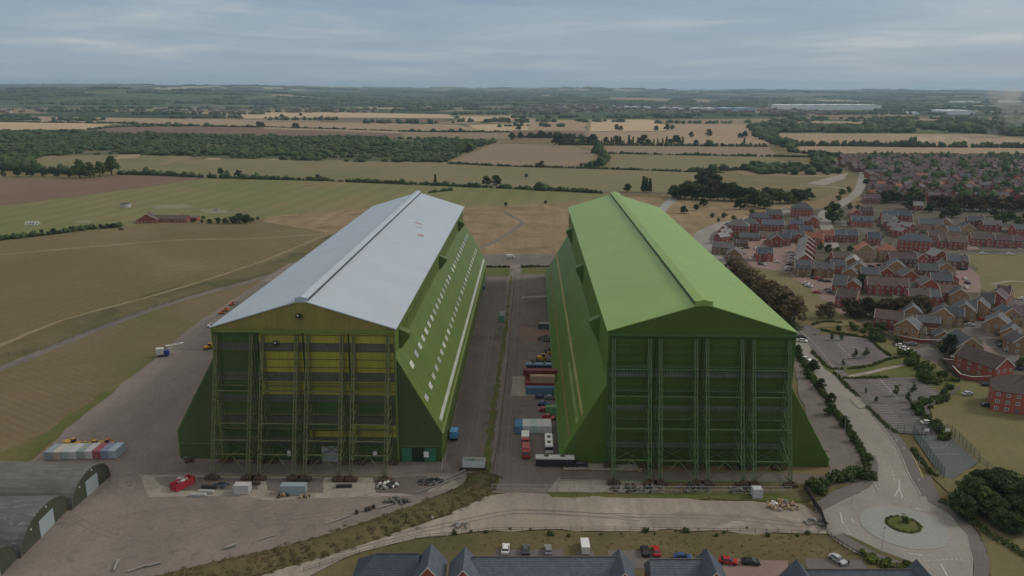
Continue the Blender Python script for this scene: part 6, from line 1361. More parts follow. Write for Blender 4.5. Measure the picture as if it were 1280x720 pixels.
# estate cars
ec = [(926, 315, 0), (933, 311, 0), (929, 318, 0), (944, 312, 90), (937, 325, 90), (950, 331, 90), (956, 332, 90), (972, 329, 0), (960, 303, 0), (955, 298, 10), (963, 301, 0), (987, 316, 10), (990, 320, 5), (989, 324, 5), (988, 328, 5), (987, 332, 5), (985, 336, 5), (984, 339, 5), (1007, 356, -20), (1011, 359, -30), (1021, 367, -20), (1018, 349, 10), (1023, 350, 0), (1027, 352, -10), (1034, 353, 10), (1035, 363, -20), (1038, 367, 0), (1044, 369, -40),
      (1080, 336, 0), (1088, 334, 0), (1100, 333, 0), (1074, 333, 0), (1134, 331, -20), (1146, 343, -20), (1177, 341, 0), (1206, 350, 80), (1209, 355, 90), (1207, 361, 90), (1204, 338, 0), (1190, 344, 0), (1214, 386+8, 10), (1212, 408, -5), (1205, 404, 0), (1227, 401, 10), (1233, 406, 30), (1236, 392, 40), (1260, 373, 0), (1278, 375, 0), (1253, 434, 10), (1262, 440, -30), (1140, 432, -5), (1131, 438, -20), (1126, 434, -10), (1137, 441, -20), (1152, 420, -10), (1156, 419, 0),
      (1075, 252, 0), (1079, 253, 0), (1100, 279, 0), (1105, 284, 20), (1110, 282, 0), (1201, 297, 0), (1208, 308, 0), (1216, 306, 0), (1230, 297, 10), (1246, 295, 0), (1056, 283, 0), (1025, 275, 0), (980, 262, 0), (1140, 267, 0), (1172, 294, 0), (1276, 455, 0), (1277, 463, 5), (1229, 318, 0), (1262, 319, 0), (1290, 317, 0)]
cols = ['white', 'black', 'silver', 'white', 'grey', 'dark', 'red', 'silver', 'navy', 'white']
random.seed(9); ec.sort(key=lambda q: (round(q[1]/18), q[0])); cnt = {}
for u, v, a in ec:
    c = random.choice(cols); b_ = round(v/18); zone = {14: 'furthest back', 15: 'second band', 16: 'third band', 17: 'fourth band', 18: 'fifth band', 19: 'sixth band', 20: 'seventh band', 21: 'eighth band', 22: 'ninth band', 23: 'tenth band', 24: 'eleventh band', 25: 'nearest band', 26: 'front edge'}.get(b_, 'band')
    k = (c, b_); cnt[k] = cnt.get(k, 0)+1
    car(G(u, v), D(a+random.uniform(-6, 6)), c, f"{c} car parked in the near estate, {ordn(cnt[k]-1)} {c} one from left, {zone}", 'cars parked in the near estate', small=True)
# ---- shipping containers
def container(p, rz, col, label, L_=6.06, z=.25, group=None, roofcol=None, open_top=False):
    m = clad(f'container_{"_".join(str(int(c*100)) for c in col)}', col, .1, .28, 'X', .55, .35)
    t = thing('shipping_container', label, 'container', (p[0], p[1], z), rz, group); w = 1.22; h = 2.6
    if open_top:
        mb = MB(); mb.box(-L_/2, L_/2, -w, -w+.08, 0, h*.8).box(-L_/2, L_/2, w-.08, w, 0, h*.8).box(-L_/2, -L_/2+.08, -w+.08, w-.08, 0, h*.8).box(L_/2-.08, L_/2, -w+.08, w-.08, 0, h*.8).box(-L_/2, L_/2, -w, w, -.02, .1)
        mb.build('body', m, t)
    else:
        MB().box(-L_/2, L_/2, -w, w, .12, h-.06).build('body', m, t)
        mr = clad(f'container_top_{"_".join(str(int(c*100)) for c in (roofcol or col))}', roofcol or col, .12, .3, 'X', .6, .4)
        MB().box(-L_/2+.05, L_/2-.05, -w+.05, w-.05, h-.055, h).build('roof', mr, t)
    fr = MB()
    for sx_ in (-1, 1):
        for sy in (-1, 1): fr.box(sx_*L_/2-.09, sx_*L_/2+.09, sy*w-.09, sy*w+.09, 0, h*(.8 if open_top else 1)+.02)
    for sy in (-1, 1): fr.box(-L_/2+.09, L_/2-.09, sy*w-.06, sy*w+.06, 0, .14)
    fr.build('corner_frame', m, t)
    for s in (-1, 1):
        d_ = MB(); d_.box(L_/2+.005, L_/2+.05, s*.6-.56, s*.6+.56, .18, h*.75 if open_top else h-.15); dd = d_.build('door', m, t)
        b_ = MB(); b_.cyl((L_/2+.08, s*.35, .2), (L_/2+.08, s*.35, h-.2 if not open_top else h*.7), .03, 6); b_.build('lock_bar', galv, dd)
    return t
cl9 = [((.3, .34, .37), None, 'grey-blue'), ((.5, .45, .38), (.55, .5, .42), 'white container with brown-stained'), ((.38, .48, .45), (.45, .52, .47), 'pale teal'), ((.6, .62, .6), None, 'white'), ((.33, .4, .34), None, 'grey-green'), ((.62, .63, .6), None, 'clean white'), ((.4, .1, .11), None, 'red'), ((.25, .3, .4), None, 'slate blue'), ((.42, .5, .55), None, 'pale blue')]
for i, (c, rc, nm) in enumerate(cl9):
    u = 64.5+i*9.35; p = PY(u, 561.5, 231.2); x = G(u-8.5, 571.5)[0]
    p0 = G(56.+i*9.6, 576.5); lb = f'{nm} top container, {ordn(i)} from left in the row behind the curved huts' if i != 1 else 'brown-stained white container, second from left in the row behind the curved huts'
    container((p0[0]+1.2, p0[1]+3.2+.12*i), PI/2*3, c, lb, group='row of containers behind the huts', roofcol=rc)
# yard between hangars
def ctr(u, v): return G(u, v)
for (u, v, L_, c, z, lb) in ((674, 470, 12.2, (.22, .04, .04), .25, 'long dark red container, furthest of the stacked group in the yard'), (676.5, 479, 12.2, (.3, .09, .06), .25, 'long rust red container in the middle of the yard group'), (677, 479, 12.2, (.2, .05, .045), 2.87, 'dark red container stacked on the rust red one'),
                          (677.5, 486.5, 12.2, (.28, .05, .05), .25, 'long red container beside the blue one in the yard'), (678, 492.5, 12.2, (.1, .2, .3), .25, 'long blue container, nearest of the yard group'), (678, 486.5, 9., (.45, .3, .22), 2.87, 'faded pink-topped container stacked on the red one')):
    container(ctr(u, v), 0., c, lb, L_, z, 'long containers in the yard')
MB_ = None
for (u, v, c, lb, op) in ((648.5, 538.5, (.08, .2, .38), 'blue skip container at the left end of the white container row', False), (657.6, 538, (.6, .6, .58), 'white container, first of four in the yard row', False), (666.5, 538, (.45, .55, .48), 'pale green-white container, second in the yard row', False), (675.5, 538, (.58, .58, .56), 'white container, third in the yard row', False), (684.3, 538, (.62, .62, .6), 'white container, last in the yard row by the hangar', False)):
    container(ctr(u, v), PI/2*3, c, lb, 6.06, .25, 'row of white containers in the yard')
container(G(689, 517), 0, (.15, .3, .14), 'small green container against the green hangar wall', 4.)
container(G(592.5, 583), D(-2), (.6, .62, .6), 'white open-topped skip full of rubbish at the corner of the grey hangar', 6.5, open_top=True)
container(G(627, 402), PI/2, (.1, .3, .22), 'green skip on the verge between the hangars', 4, open_top=True)
container(G(628, 396), PI/2, (.6, .6, .58), 'white skip behind the green one on the verge', 3, open_top=True)
container(G(229, 609), D(62), (.4, .03, .05), 'bright red skip full of white rubbish near the grey hangar', 6.2, z=.28, open_top=True)
container(G(367.5, 617), D(2), (.3, .36, .38), 'grey-blue container in front of the grey hangar doors', 6.9, z=.28)
container(G(303.5, 616.5), D(0), (.5, .5, .47), 'pale grey site cabin in front of the grey hangar doors', 4.2, z=.28)
container(G(945.5, 621.5), D(0), (.5, .52, .54), 'small white-topped cabin by the fence in front of the green hangar', 2.6, z=.3)
container(G(681, 411), D(0), (.1, .11, .12), 'dark cabin with pale roof beside the green hangar', 6., roofcol=(.3, .32, .34))
dull = plain('dull_scrap_metal', (.17, .165, .155), .7, .3, 2)
def rubbish(u, v, n, r, z, label, mats, name='rubbish_heap', cat='rubbish heap', w=1.):
    x, y = G(u, v); mb = MB(); st = random.getstate(); random.seed(int(u*7+v))
    mats = [dull if m_ is galv else m_ for m_ in mats]
    for _ in range(n):
        a = random.uniform(0, 6.28); q = r*random.random()**.6; px_, py_ = x+q*math.cos(a)*w, y+q*math.sin(a); zz = z+random.uniform(0, .9)*(1-q/r*.7)
        b = Vector((random.uniform(-1, 1), random.uniform(-1, 1), random.uniform(-.3, .5))).normalized()*random.uniform(.15, .55)
        mb.bar((px_-b.x, py_-b.y, max(.3, zz-abs(b.z))), (px_+b.x, py_+b.y, zz+abs(b.z)), random.uniform(.1, .4), random.randrange(len(mats)))
    random.setstate(st); o = mb.build(name, mats); return tag(o, label, cat)
tan_ = plain('cardboard_tan', (.35, .25, .15), .9, .3, 2)
pale_r = plain('pale_rubbish', (.27, .26, .24), .8, .2, 2); blu = plain('blue_tarp', (.08, .14, .3), .6, .2, 1); grn = plain('green_tarp', (.08, .25, .15), .6, .2, 1)
for (u, v, n, r, z, lb, ms_, w) in ((592, 582, 34, 1.6, 1.4, 'white rubbish heaped in the open-topped skip', [pale_r, pale_r, grn], 1.7), (229, 607.5, 34, 1.4, 1.5, 'white rubbish piled in the red skip', [pale_r, whitep], 1.2),
                                   (684, 425, 110, 4.5, .4, 'heap of dark scrap metal beside the green hangar', [dark, galv, rust], 1.), (688, 440, 70, 3.6, .4, 'heap of grey scrap poles below the dark scrap heap', [galv, dark], 1.), (677, 453, 60, 3., .4, 'scrap and machinery heap behind the blue container', [dark, rust, tan_], 1.4),
                                   (780, 612, 40, 2.6, .4, 'rusty scrap around the first bogie of the green hangar', [rust, dark, pale_r], 1.6), (812, 613, 30, 2.2, .4, 'dark scrap around the second bogie of the green hangar', [dark, galv], 1.8), (868, 612, 34, 2.4, .4, 'grey scrap around the middle bogie of the green hangar', [galv, dark], 2.),
                                   (925, 614, 22, 2., .4, 'dark timber by the bogie left of the white cabin', [dark, pale_r], 1.8), (978, 634, 60, 3., .35, 'orange and pale rubble tipped by the roadside fence', [tan_, tan_, pale_r], 1.6), (967, 632, 10, .8, .35, 'white sacks dumped left of the orange rubble', [whitep], 1.2),
                                   (1020, 655, 26, 1.8, .35, 'grey rubble pile by the dark fence', [galv, pale_r], 1.6), (575, 659, 18, 2., .35, 'pale broken concrete lumps across the gravel road', [pale_r, pale_r], 1.4), (486, 608, 40, 1.8, .4, 'white drums and parts piled in front of the grey hangar', [whitep, dark, dark], 1.7),
                                   (478, 611, 10, 1.1, .35, 'white slab and offcuts left of the drums', [pale_r], 1.8), (355, 622, 10, 1., .35, 'brown timber offcuts by the grey-blue container', [tan_, dark], 2.2), (380, 623, 10, .9, .35, 'brown and dark boxes right of the grey-blue container', [tan_, dark], 1.8),
                                   (538, 604, 44, 2.2, .35, 'dark machine parts heaped beside the pipes', [dark, galv], 1.6), (497, 628, 36, 1.9, .35, 'blue-grey machine parts heaped at the bank', [dark, dull, galv], 1.9), (236, 575, 12, 1.5, .3, 'grey and blue oddments at the left corner of the grey hangar', [galv, dark], 1.5),
                                   (276, 608, 18, 1.6, .3, 'blue crates left of the pale cabin', [blu, dark], 1.4), (238, 578, 10, 1., .3, 'rusty drum and timber at the grey hangar corner', [rust], 1.4), (800, 590, 12, 1., .35, 'small rusty heap on the slab before the green doors', [rust, tan_], 1.2)):
    rubbish(u, v, n, r, z, lb, ms_, w=w)
# pipes and boards along the bank
for i, (a, b, r, lb) in enumerate((((408, 657), (440, 645.5), .16, 'long white pipe lying along the bank by the tyres'), ((324, 677), (343, 671), .16, 'white pipe lying furthest left along the bank'), ((543, 608), (582, 589.5), .2, 'pale steel beam leaning along the upper bank'), ((520, 618), (575, 598), .14, 'pale pipe laid beside the steel beam'), ((473, 637), (497, 630), .16, 'pipe between the blue-grey parts and the tyres'),
                                (((160, 717), (183, 709), .22, 'pale beam on the ground at lower left')), ((184, 710), (202, 705.5), .22, 'short pale beam beside the lower left beam'), ((281, 688), (295, 683.5), .35, 'white board lying by the bank at lower left'), ((142, 716), (148, 703), .25, 'grey upright board lying on the apron at bottom left'))):
    pa, pb = G(*a), G(*b); h = .38+r
    tag(MB().cyl((*pa, h), (*pb, h), r, 8).build('steel_pipe' if 'pipe' in lb else 'beam', pale_r), lb, 'pipe' if 'pipe' in lb else 'beam')
for i, (u, v) in enumerate(((446, 643), (458, 640), (462, 638.5), (467, 636.5))):
    x, y = G(u, v); mb = MB(); mb.cyl((x, y, .32), (x, y, 1.2), .5, 12); mb.cyl((x, y, 1.2), (x, y, 1.25), .42, 12)
    tag(mb.build('steel_drum', [dark, dark, rust, dark][i]), f'dark steel drum, {ordn(i)} from left on the bank', 'drum', 'drums on the bank')
for (u, v, a, lb) in ((219, 432, 40, 'left of two white boards on the far apron edge'), (223, 431, 40, 'right of two white boards on the far apron edge')):
    x, y = G(u-3, v); t = MB().box(-3, 3, -.5, .5, .28, .55).build('white_board', whitep, None, loc=(x, y, 0), rz=D(a)); tag(t, lb, 'board')
# low concrete troughs around bogies
for i, (u, v) in enumerate(((262, 611), (258, 617), (316, 606), (378, 603), (430, 610), (248, 621))):
    x, y = G(u, v); t = MB().box(-2.2, 2.2, -.5, .5, .3, .95).box(-1.9, 1.9, -.3, .3, .95, 1.1).build('ballast_block', [dark, galv, rust, dark, dark, galv][i], None, loc=(x, y, 0), rz=D(random.uniform(-8, 8))); tag(t, f'dark ballast block, {ordn(i)} of those lying before the grey hangar doors', 'block', 'ballast blocks')
# ---- digger-type plant
yel = plain('plant_yellow', (.55, .3, .03), .5, .12, 1); org = plain('plant_orange', (.55, .16, .04), .5, .12, 1)
def plant(u, v, rz, m, label, s=1., arm=True):
    x, y = G(u, v); t = thing('excavator' if arm else 'dumper', label, 'digger' if arm else 'dumper', (x, y, .25), rz); t.scale = (s, s, s)
    for sy in (-.9, .9):
        tk = MB(); tk.prism([(-1.5, .05), (1.5, .05), (1.8, .35), (1.5, .75), (-1.5, .75), (-1.8, .35)], sy-.25, sy+.25); tk.build('track', rubber, t)
    MB().prism([(-1.7, .8), (1.3, .8), (1.3, 1.5), (-.2, 1.6), (-1.7, 1.7)], -1.05, 1.05).build('body', m, t)
    c = MB(); c.prism([(0, 1.5), (1.25, 1.5), (1.1, 2.7), (0, 2.7)], -.95, .1); cb = c.build('cab', carglass, t); MB().box(-.05, 1.15, -1., .15, 2.7, 2.78).build('cab_roof', m, cb)
    if arm:
        b = MB(); b.bar((1.2, .5, 1.4), (3., .5, 3.3), .18); b.bar((3., .5, 3.3), (4.3, .5, 1.6), .14); bo = b.build('boom', m, t)
        MB().prism([(3.9, 1.6), (4.6, 1.5), (4.7, .7), (4.1, .6)], .1, .9).build('bucket', dark, bo)
    else: MB().prism([(1.3, 1.), (3., 1.1), (3.3, 2.1), (1.1, 1.9)], -1., 1.).build('skip', m, t)
for (u, v, a, m, lb, s, arm) in ((94, 560, 170, yel, 'yellow dumper furthest left behind the container row', 1, False), (106, 561, 20, yel, 'yellow and dark digger second from left behind the containers', .8, True), (118, 561, 5, yel, 'amber dumper in the middle of the plant behind the containers', 1., False), (128, 560, 15, yel, 'amber digger right of the middle dumper behind the containers', .8, True), (137, 559.5, 200, org, 'orange dumper furthest right behind the container row', .9, False),
                           (260, 437, 60, yel, 'yellow dumper parked against the left eave of the grey hangar', .9, False), (277, 393, 40, org, 'orange digger on the apron beyond the grey hangar front', .7, True), (281, 389.5, 30, org, 'orange dumper between two diggers beside the grey hangar side', .75, False), (290, 382, 40, org, 'furthest orange machine beside the grey hangar', .7, True), (677, 451, 0, yel, 'yellow digger beside the scrap heap in the yard', 1.1, True), (264, 410, 0, whitep, 'white dumper at the near left corner under the grey eave', .8, False)):
    plant(u, v, D(a), m, lb, s, arm)
# ---- lorries, buses
def truck(u, v, rz, cabm, boxm, label, L_=7.5, bh=2.6, name='lorry'):
    x, y = G(u, v); t = thing(name, label, 'lorry', (x, y, .25), rz)
    c = MB(); c.prism([(L_/2-1.9, .6), (L_/2, .6), (L_/2, 1.7), (L_/2-.25, 2.6), (L_/2-1.9, 2.65)], -1.15, 1.15); cb = c.build('cab', cabm, t)
    MB().add([(L_/2+.02, -1., 1.7), (L_/2+.02, 1., 1.7), (L_/2-.2, 1., 2.45), (L_/2-.2, -1., 2.45)], [(0, 1, 2, 3)]).build('windscreen', carglass, cb)
    MB().box(-L_/2, L_/2-2.05, -1.2, 1.2, 1.05, 1.05+bh).build('box_body', boxm, t)
    MB().box(-L_/2+.2, L_/2-.3, -.5, .5, .6, 1.04).build('chassis', dark, t)
    for xx in (-L_/2+1., -L_/2+2.1, L_/2-1.1):
        for s in (-1, 1): MB().cyl((xx, s*.95-.13, .48), (xx, s*.95+.13, .48), .48, 14).build('wheel', rubber, t)
redp = plain('lorry_red', (.36, .04, .04), .45, .1, 1); bluep = plain('lorry_blue', (.06, .2, .42), .45, .1, 1)
truck(568, 548, PI/2, bluep, plain('lorry_bright_blue', (.1, .3, .52), .45, .15, 1), 'blue box lorry parked alongside the grey hangar wall', 5.6, 2.2)
truck(656.5, 555, -PI/2, redp, whitep, 'red lorry with white top behind the other red lorry in the yard', 6.5, 1.9)
truck(657.5, 570, -PI/2, redp, plain('faded_red', (.38, .1, .1), .6, .15, 1), 'red lorry nearest the lane in the yard', 6.5, 1.9)
def bus(u, v, rz, low, top, label, L_=11.5):
    x, y = G(u, v); t = thing('bus', label, 'bus', (x, y, .25), rz); a = L_/2
    MB().box(-a, a, -1.25, 1.25, .35, 1.35).build('lower_body', low, t)
    MB().box(-a+.03, a-.03, -1.22, 1.22, 1.35, 2.45).build('window_band', carglass, t)
    r = MB(); r.prism([(-1.25, 2.45), (1.25, 2.45), (1.2, 2.8), (.9, 3.), (-.9, 3.), (-1.2, 2.8)], -a, a, axis='x'); rf = r.build('roof', top, t)
    for xx in (-a*.45, a*.4): MB().box(xx-.7, xx+.7, -.5, .5, 3., 3.15).build('roof_hatch', dark, rf)
    for i in range(8):
        for s in (-1, 1): MB().box(-a+.4+i*(L_-.8)/7-.06, -a+.4+i*(L_-.8)/7+.06, s*1.24-.02, s*1.24+.02, 1.36, 2.44).build('pillar', low, t)
    for xx in (-a+2.6, a-2.4):
        for s in (-1, 1): MB().cyl((xx, s*1.1-.17, .48), (xx, s*1.1+.17, .48), .48, 14).build('wheel', rubber, t)
bus(686, 561, PI/2, plain('bus_white', (.6, .6, .58), .4, .06, 1), whitep, 'white bus standing end-on by the green hangar wall', 9.)
bus(693.5, 582.5, 0, plain('bus_black', (.025, .025, .03), .4, .1, 1), plain('bus_roof_white', (.52, .52, .5), .5, .1, 1), 'black bus with white roof parked across the yard end')
bus(673.5, 463.5, 0, plain('bus_blue', (.07, .16, .3), .4, .1, 1), plain('bus_roof_blue', (.16, .27, .4), .5, .1, 1), 'blue bus behind the long red containers', 10.)
car(G(726, 583), 0, 'black', 'black car in front of the black bus by the hangar corner')
truck(204, 446, D(20), plain('navy_cab', (.04, .05, .25), .5, .1, 1), plain('pale_load', (.5, .52, .5), .6, .2, 1), 'small blue lorry with pale load at the apron edge', 5.)
# ---- curved-roof huts at lower left
def hut(u0, v0, u1, v1, Lh, roofm, label, hp=7.4):
    a = np.array(G(u0, v0)); b = np.array(G(u1, v1)); c = (a+b)/2; d = b-a; w = np.linalg.norm(d); ang = math.atan2(d[1], d[0])-PI/2
    t = thing('arched_hut', label, 'hut', (c[0], c[1], .0), ang, 'curved-roof huts at lower left')     # local +x is out of the front, y across
    r = w/2; n = 18; prof = [(-r*math.cos(PI*i/n), (hp-.4)*math.sin(PI*i/n)**.85+.2) for i in range(n+1)]
    MB().prism(prof, -.35, -.05, axis='x').build('front_wall', plain('hut_front_drab', (.055, .06, .04), .8, .2, .5), t)
    out = [(y*1.02, z+.18) for y, z in prof]; vs = []; fs = []
    k = len(prof)
    for x in (-Lh, .1): vs += [(x, y, z) for y, z in out]+[(x, y, z) for y, z in prof]
    for i in range(k-1): fs += [(i, i+1, 2*k+i+1, 2*k+i), (2*k+i, 2*k+i+1, 3*k+i+1, 3*k+i), (k+i+1, k+i, 3*k+i, 3*k+i+1), (i+1, i, k+i, k+i+1)]
    rf = MB().add(vs, fs).build('roof', roofm, t)
    MB().prism(prof, -Lh+.1, -Lh+.4, axis='x').build('rear_wall', plain('hut_front_drab', (.055, .06, .04)), t)
    MB().box(-.04, .04, -w*.1-.6, w*.1+1.4, .2, 4.6).build('roller_door', clad('pale_blue_roller_door', (.33, .38, .4), .1, .25, 'Y', .5, .3), t)
    for (y, z) in ((.9, hp-.9), (-w*.28, hp*.62)): MB().box(-.05, .12, y-.16, y+.16, z-.16, z+.16).build('wall_lamp', whitep, t)
    mb = MB()
    for i in range(1, int(Lh/6)): mb.box(-i*6-.04, -i*6+.04, -r*.98, r*.98, .2, .24)
    return t, rf, prof, r
def hutroof(nm, c, patch=None):
    m, T, b = newmat(nm, .75, .2); mp = obco(T).outputs[0]
    sz = nd('ShaderNodeSeparateXYZ', T); T.links.new(mp, sz.inputs[0])
    f = noise(T, obco(T, (.15, 1, 1)).outputs[0], .8, 5., .7); cc = mixc(T, rng(T, f, .3, .7), tuple(x*.75 for x in c), tuple(x*1.25 for x in c))
    f2 = noise(T, mp, .22, 4., .6); cc = mixc(T, rng(T, f2, .45, .6, 0, .45), cc, tuple(x*.6 for x in c))
    if patch: cc = mixc(T, rng(T, noise(T, obco(T, (1, 2.2, 2.2)).outputs[0], .28, 7., .85), .585, .62, 0, .6), cc, patch)
    w = nd('ShaderNodeTexWave', T, i_Scale=.9, wave_type='BANDS', bands_direction='X'); T.links.new(mp, w.inputs['Vector'])
    bp = nd('ShaderNodeBump', T, i_Strength=.5, i_Distance=.06); T.links.new(w.outputs['Fac'], bp.inputs['Height']); T.links.new(bp.outputs[0], b.inputs['Normal'])
    T.links.new(cc, b.inputs['Base Color']); return m
hut(91, 638, 138, 596, 34, hutroof('hut_roof_grey', (.15, .145, .13)), 'dark curved-roof hut furthest back, beside the row of containers')
hut(27, 698, 88, 635, 30, hutroof('hut_roof_patched', (.125, .125, .12), (.4, .4, .38)), 'middle curved-roof hut with flaking pale patches on its roof')
hut(-45, 772, 22, 699, 26, hutroof('hut_roof_dark', (.1, .1, .1), (.3, .3, .28)), 'nearest curved-roof hut cut off at the lower left corner')
# ---- fences, gates, posts
fdark = plain('fence_dark_timber', (.06, .055, .05), .8, .25, 2)
def fence(px, h, label, post=2.6, mat=None, panels=True, world=False, rails=2, name='fence', z=.25, bars=0):
    pts = along(px, post/1.0, 0, world, False); pts = pts if len(pts) > 1 else [G(*p) for p in px]
    t = thing(name, label, 'fence', (pts[0][0], pts[0][1], z)); o = pts[0]; mat = mat or fdark
    if len(pts) <= 60:
        for p in pts: MB().box(-.05, .05, -.05, .05, 0, h+.1).build('post', mat, t, loc=(p[0]-o[0], p[1]-o[1], 0))
    else:
        mb = MB()
        for p in pts: mb.box(p[0]-o[0]-.05, p[0]-o[0]+.05, p[1]-o[1]-.05, p[1]-o[1]+.05, 0, h+.1)
        mb.build('posts', mat, t)['kind'] = 'stuff'
    mb = MB()
    for a, b in zip(pts, pts[1:]):
        A = Vector((a[0]-o[0], a[1]-o[1], 0)); B = Vector((b[0]-o[0], b[1]-o[1], 0))
        if panels: mb.add([A+Vector((0, 0, .1)), B+Vector((0, 0, .1)), B+Vector((0, 0, h)), A+Vector((0, 0, h))], [(0, 1, 2, 3)])
        else:
            for r in range(rails): zz = h*(r+1)/rails-.1; mb.bar(A+Vector((0, 0, zz)), B+Vector((0, 0, zz)), .035)
            for i in range(bars): q = A.lerp(B, (i+.5)/bars); mb.bar(q, q+Vector((0, 0, h)), .018)
    if mb.v: mb.build('panel' if panels else 'rail', mat, t)
    return t
fence([(1005, 613), (1014, 628), (1026, 645), (1034, 668)], 1.9, 'dark close-boarded fence between gravel road and roundabout', mat=fdark)
fence([(1034, 668), (1050, 682), (1066, 692), (1082, 698), (1098, 707)], 1.1, 'low dark timber fence curving below the roundabout', panels=False, rails=3, post=1.4)
fence([(380, 716), (440, 697), (520, 675), (620, 665), (760, 664), (860, 665.5), (960, 667), (1030, 670)], 1.1, 'long post and wire fence between gravel road and the grass strip', panels=False, rails=2, post=3.6, mat=plain('weathered_post', (.16, .14, .11), .9, .2, 2))
fence([(614, 615), (684, 616), (800, 617.5), (1003, 618)], 2.2, 'security mesh fence along the front of the yard', panels=False, rails=2, post=3.2, bars=4, mat=galv)
fence([(613, 612), (622, 560), (634, 460), (644, 340)], 1.8, 'tall wire fence along the verge between the two lanes', panels=False, rails=2, post=5, mat=dark)
fence([(574, 589.5), (613, 590.5)], 1.1, 'dark barrier across the lane end beside the open skip', panels=True)
fence([(0-60, 459), (60, 437), (130, 408), (200, 383), (260, 364), (345, 341)], 1.6, 'dark wire fence following the perimeter road', panels=False, rails=3, post=7, mat=dark)
mesh_ = plain('mesh_fence_green', (.08, .12, .09), .6, .2, 2)
fence([(1121, 543), (1141, 543), (1186, 543.5), (1196, 553), (1224, 580)], 3.4, 'tall green mesh fence along the far side of the ball court', panels=False, rails=4, post=2.6, bars=5, mat=mesh_)
fence([(1141, 545), (1152, 560), (1163, 577), (1180, 600)], 3.4, 'tall green mesh fence along the near side of the ball court', panels=False, rails=4, post=2.6, bars=5, mat=mesh_)
fence([(1224, 580), (1240, 592), (1262, 606), (1290, 620)], 2.4, 'green mesh fence running from the court to the dark grove', panels=False, rails=3, post=3, bars=5, mat=mesh_)
fence([(1150, 517), (1160, 511), (1178, 501), (1192, 493), (1203, 486)], 1.7, 'pale timber fence beside the shrubs right of the car park', mat=plain('pale_fence_timber', (.22, .2, .16), .9, .2, 1))
fence([(1199, 477), (1186, 465), (1176, 452)], 1.8, 'dark garden fence left of the red garden wall', mat=fdark)
fence([(1085, 410), (1108, 422), (1130, 434), (1136, 438)], 1.8, 'grey garden fence below the red and buff houses', mat=plain('grey_fence_timber', (.14, .13, .12), .9, .2, 1))
fence([(552, 592), (556, 560), (575, 480), (606, 340)], 1.2, 'low handrail along the foot of the grey hangar wall', panels=False, rails=2, post=5, mat=galv)
def gwall(px, h, label):
    pts = [G(*p) for p in px]; t = thing('garden_wall', label, 'wall', (*pts[0], .2)); mb = MB(); o = pts[0]
    for a, b in zip(pts, pts[1:]): mb.bar((a[0]-o[0], a[1]-o[1], h/2), (b[0]-o[0], b[1]-o[1], h/2), .13)
    V = []
    mb = MB(); cp = MB()
    for a, b in zip(pts, pts[1:]):
        A = Vector((a[0]-o[0], a[1]-o[1], 0)); B = Vector((b[0]-o[0], b[1]-o[1], 0)); n = (B-A).normalized().cross(Vector((0, 0, 1)))*.12
        for M_, z0, z1, k in ((mb, 0, h, 1), (cp, h+.002, h+.08, 1.5)):
            q = [A-n*k, B-n*k, B+n*k, A+n*k]; M_.add([p+Vector((0, 0, z0)) for p in q]+[p+Vector((0, 0, z1)) for p in q], [(0, 3, 2, 1), (4, 5, 6, 7), (0, 1, 5, 4), (1, 2, 6, 5), (2, 3, 7, 6), (3, 0, 4, 7)])
    mb.build('brickwork', WALL['red'], t); cp.build('coping', vergem, t)
gwall([(1200, 474), (1214, 477.5), (1249, 476)], 1.9, 'red brick garden wall facing the pink paved court')
gwall([(1178, 454), (1200, 457), (1218, 456)], 1.8, 'upper red brick garden wall behind the brown-roofed house')
gwall([(1200, 474), (1190, 463)], 1.8, 'short red side wall of the walled garden')
gwall([(1124, 425), (1152, 430), (1176, 430)], 1.8, 'low red wall in front of the buff houses and parking court')
# lamp posts
def lamp(u, v, h, label, k=0):
    x, y = G(u, v); t = thing('street_lamp', label, 'street lamp', (x, y, .3), k, 'street lamps on the spine road')
    MB().cyl((0, 0, 0), (0, 0, h), .11, 8, r2=.05).build('pole', galv, t); MB().bar((0, 0, h), (.9, 0, h+.12), .04).box(.7, 1.35, -.14, .14, h+.06, h+.2).build('lamp_head', dark, t)
for i, (u, v, h, k) in enumerate(((1101, 694, 6.5, 1), (1146, 602, 6.5, 3), (1112, 541, 6, 3), (1082, 508, 6, 3), (1228, 708, 6, 2.4), (1064, 630, 6, 1.), (1046, 474, 6, 3), (1055, 545, 6, 0), (1020, 436, 6, 3))):
    lamp(u, v, h, f'slim grey street lamp, {ordn(i)} counted back from the roundabout foreground', k)
# basketball hoop
for (u, v, lb) in ((1156, 549, 'basketball hoop with white backboard nearest the parked cars'), (1182, 549, 'basketball hoop at the right of the ball court')):
    x, y = G(u, v); t = thing('basketball_hoop', lb, 'hoop', (x, y, .25)); MB().cyl((0, 0, 0), (0, 0, 3.), .07, 8).build('post', dark, t); MB().box(-.8, .8, -.45, -.4, 2.6, 3.6).build('backboard', whitep, t)
    r = MB()
    for i in range(10): r.bar((.23*math.cos(i*.628), -.7+.23*math.sin(i*.628), 2.9), (.23*math.cos((i+1)*.628), -.7+.23*math.sin((i+1)*.628), 2.9), .015)
    r.build('rim', org, t)
MB_ = MB(); x, y = G(1170, 547.5)
x, y = G(157, 259.5); t = thing('storage_tank', 'small round grey tank standing alone in the striped green field', 'tank', (x, y, .2))
MB().cyl((0, 0, 0), (0, 0, 3.6), 4.6, 18).build('shell', galv, t); MB().cyl((0, 0, 3.6), (0, 0, 4.6), 4.7, 18, r2=.6).build('lid', dark, t)
x, y = G(41, 281); t = thing('steel_trestle', 'low white steel trestle standing in the striped green field at far left', 'trestle', (x, y, .2))
m_ = MB()
for i in range(-2, 3): m_.bar((i*2.6, -2, 0), (i*2.6, 0, 2.6), .16).bar((i*2.6, 2, 0), (i*2.6, 0, 2.6), .16)
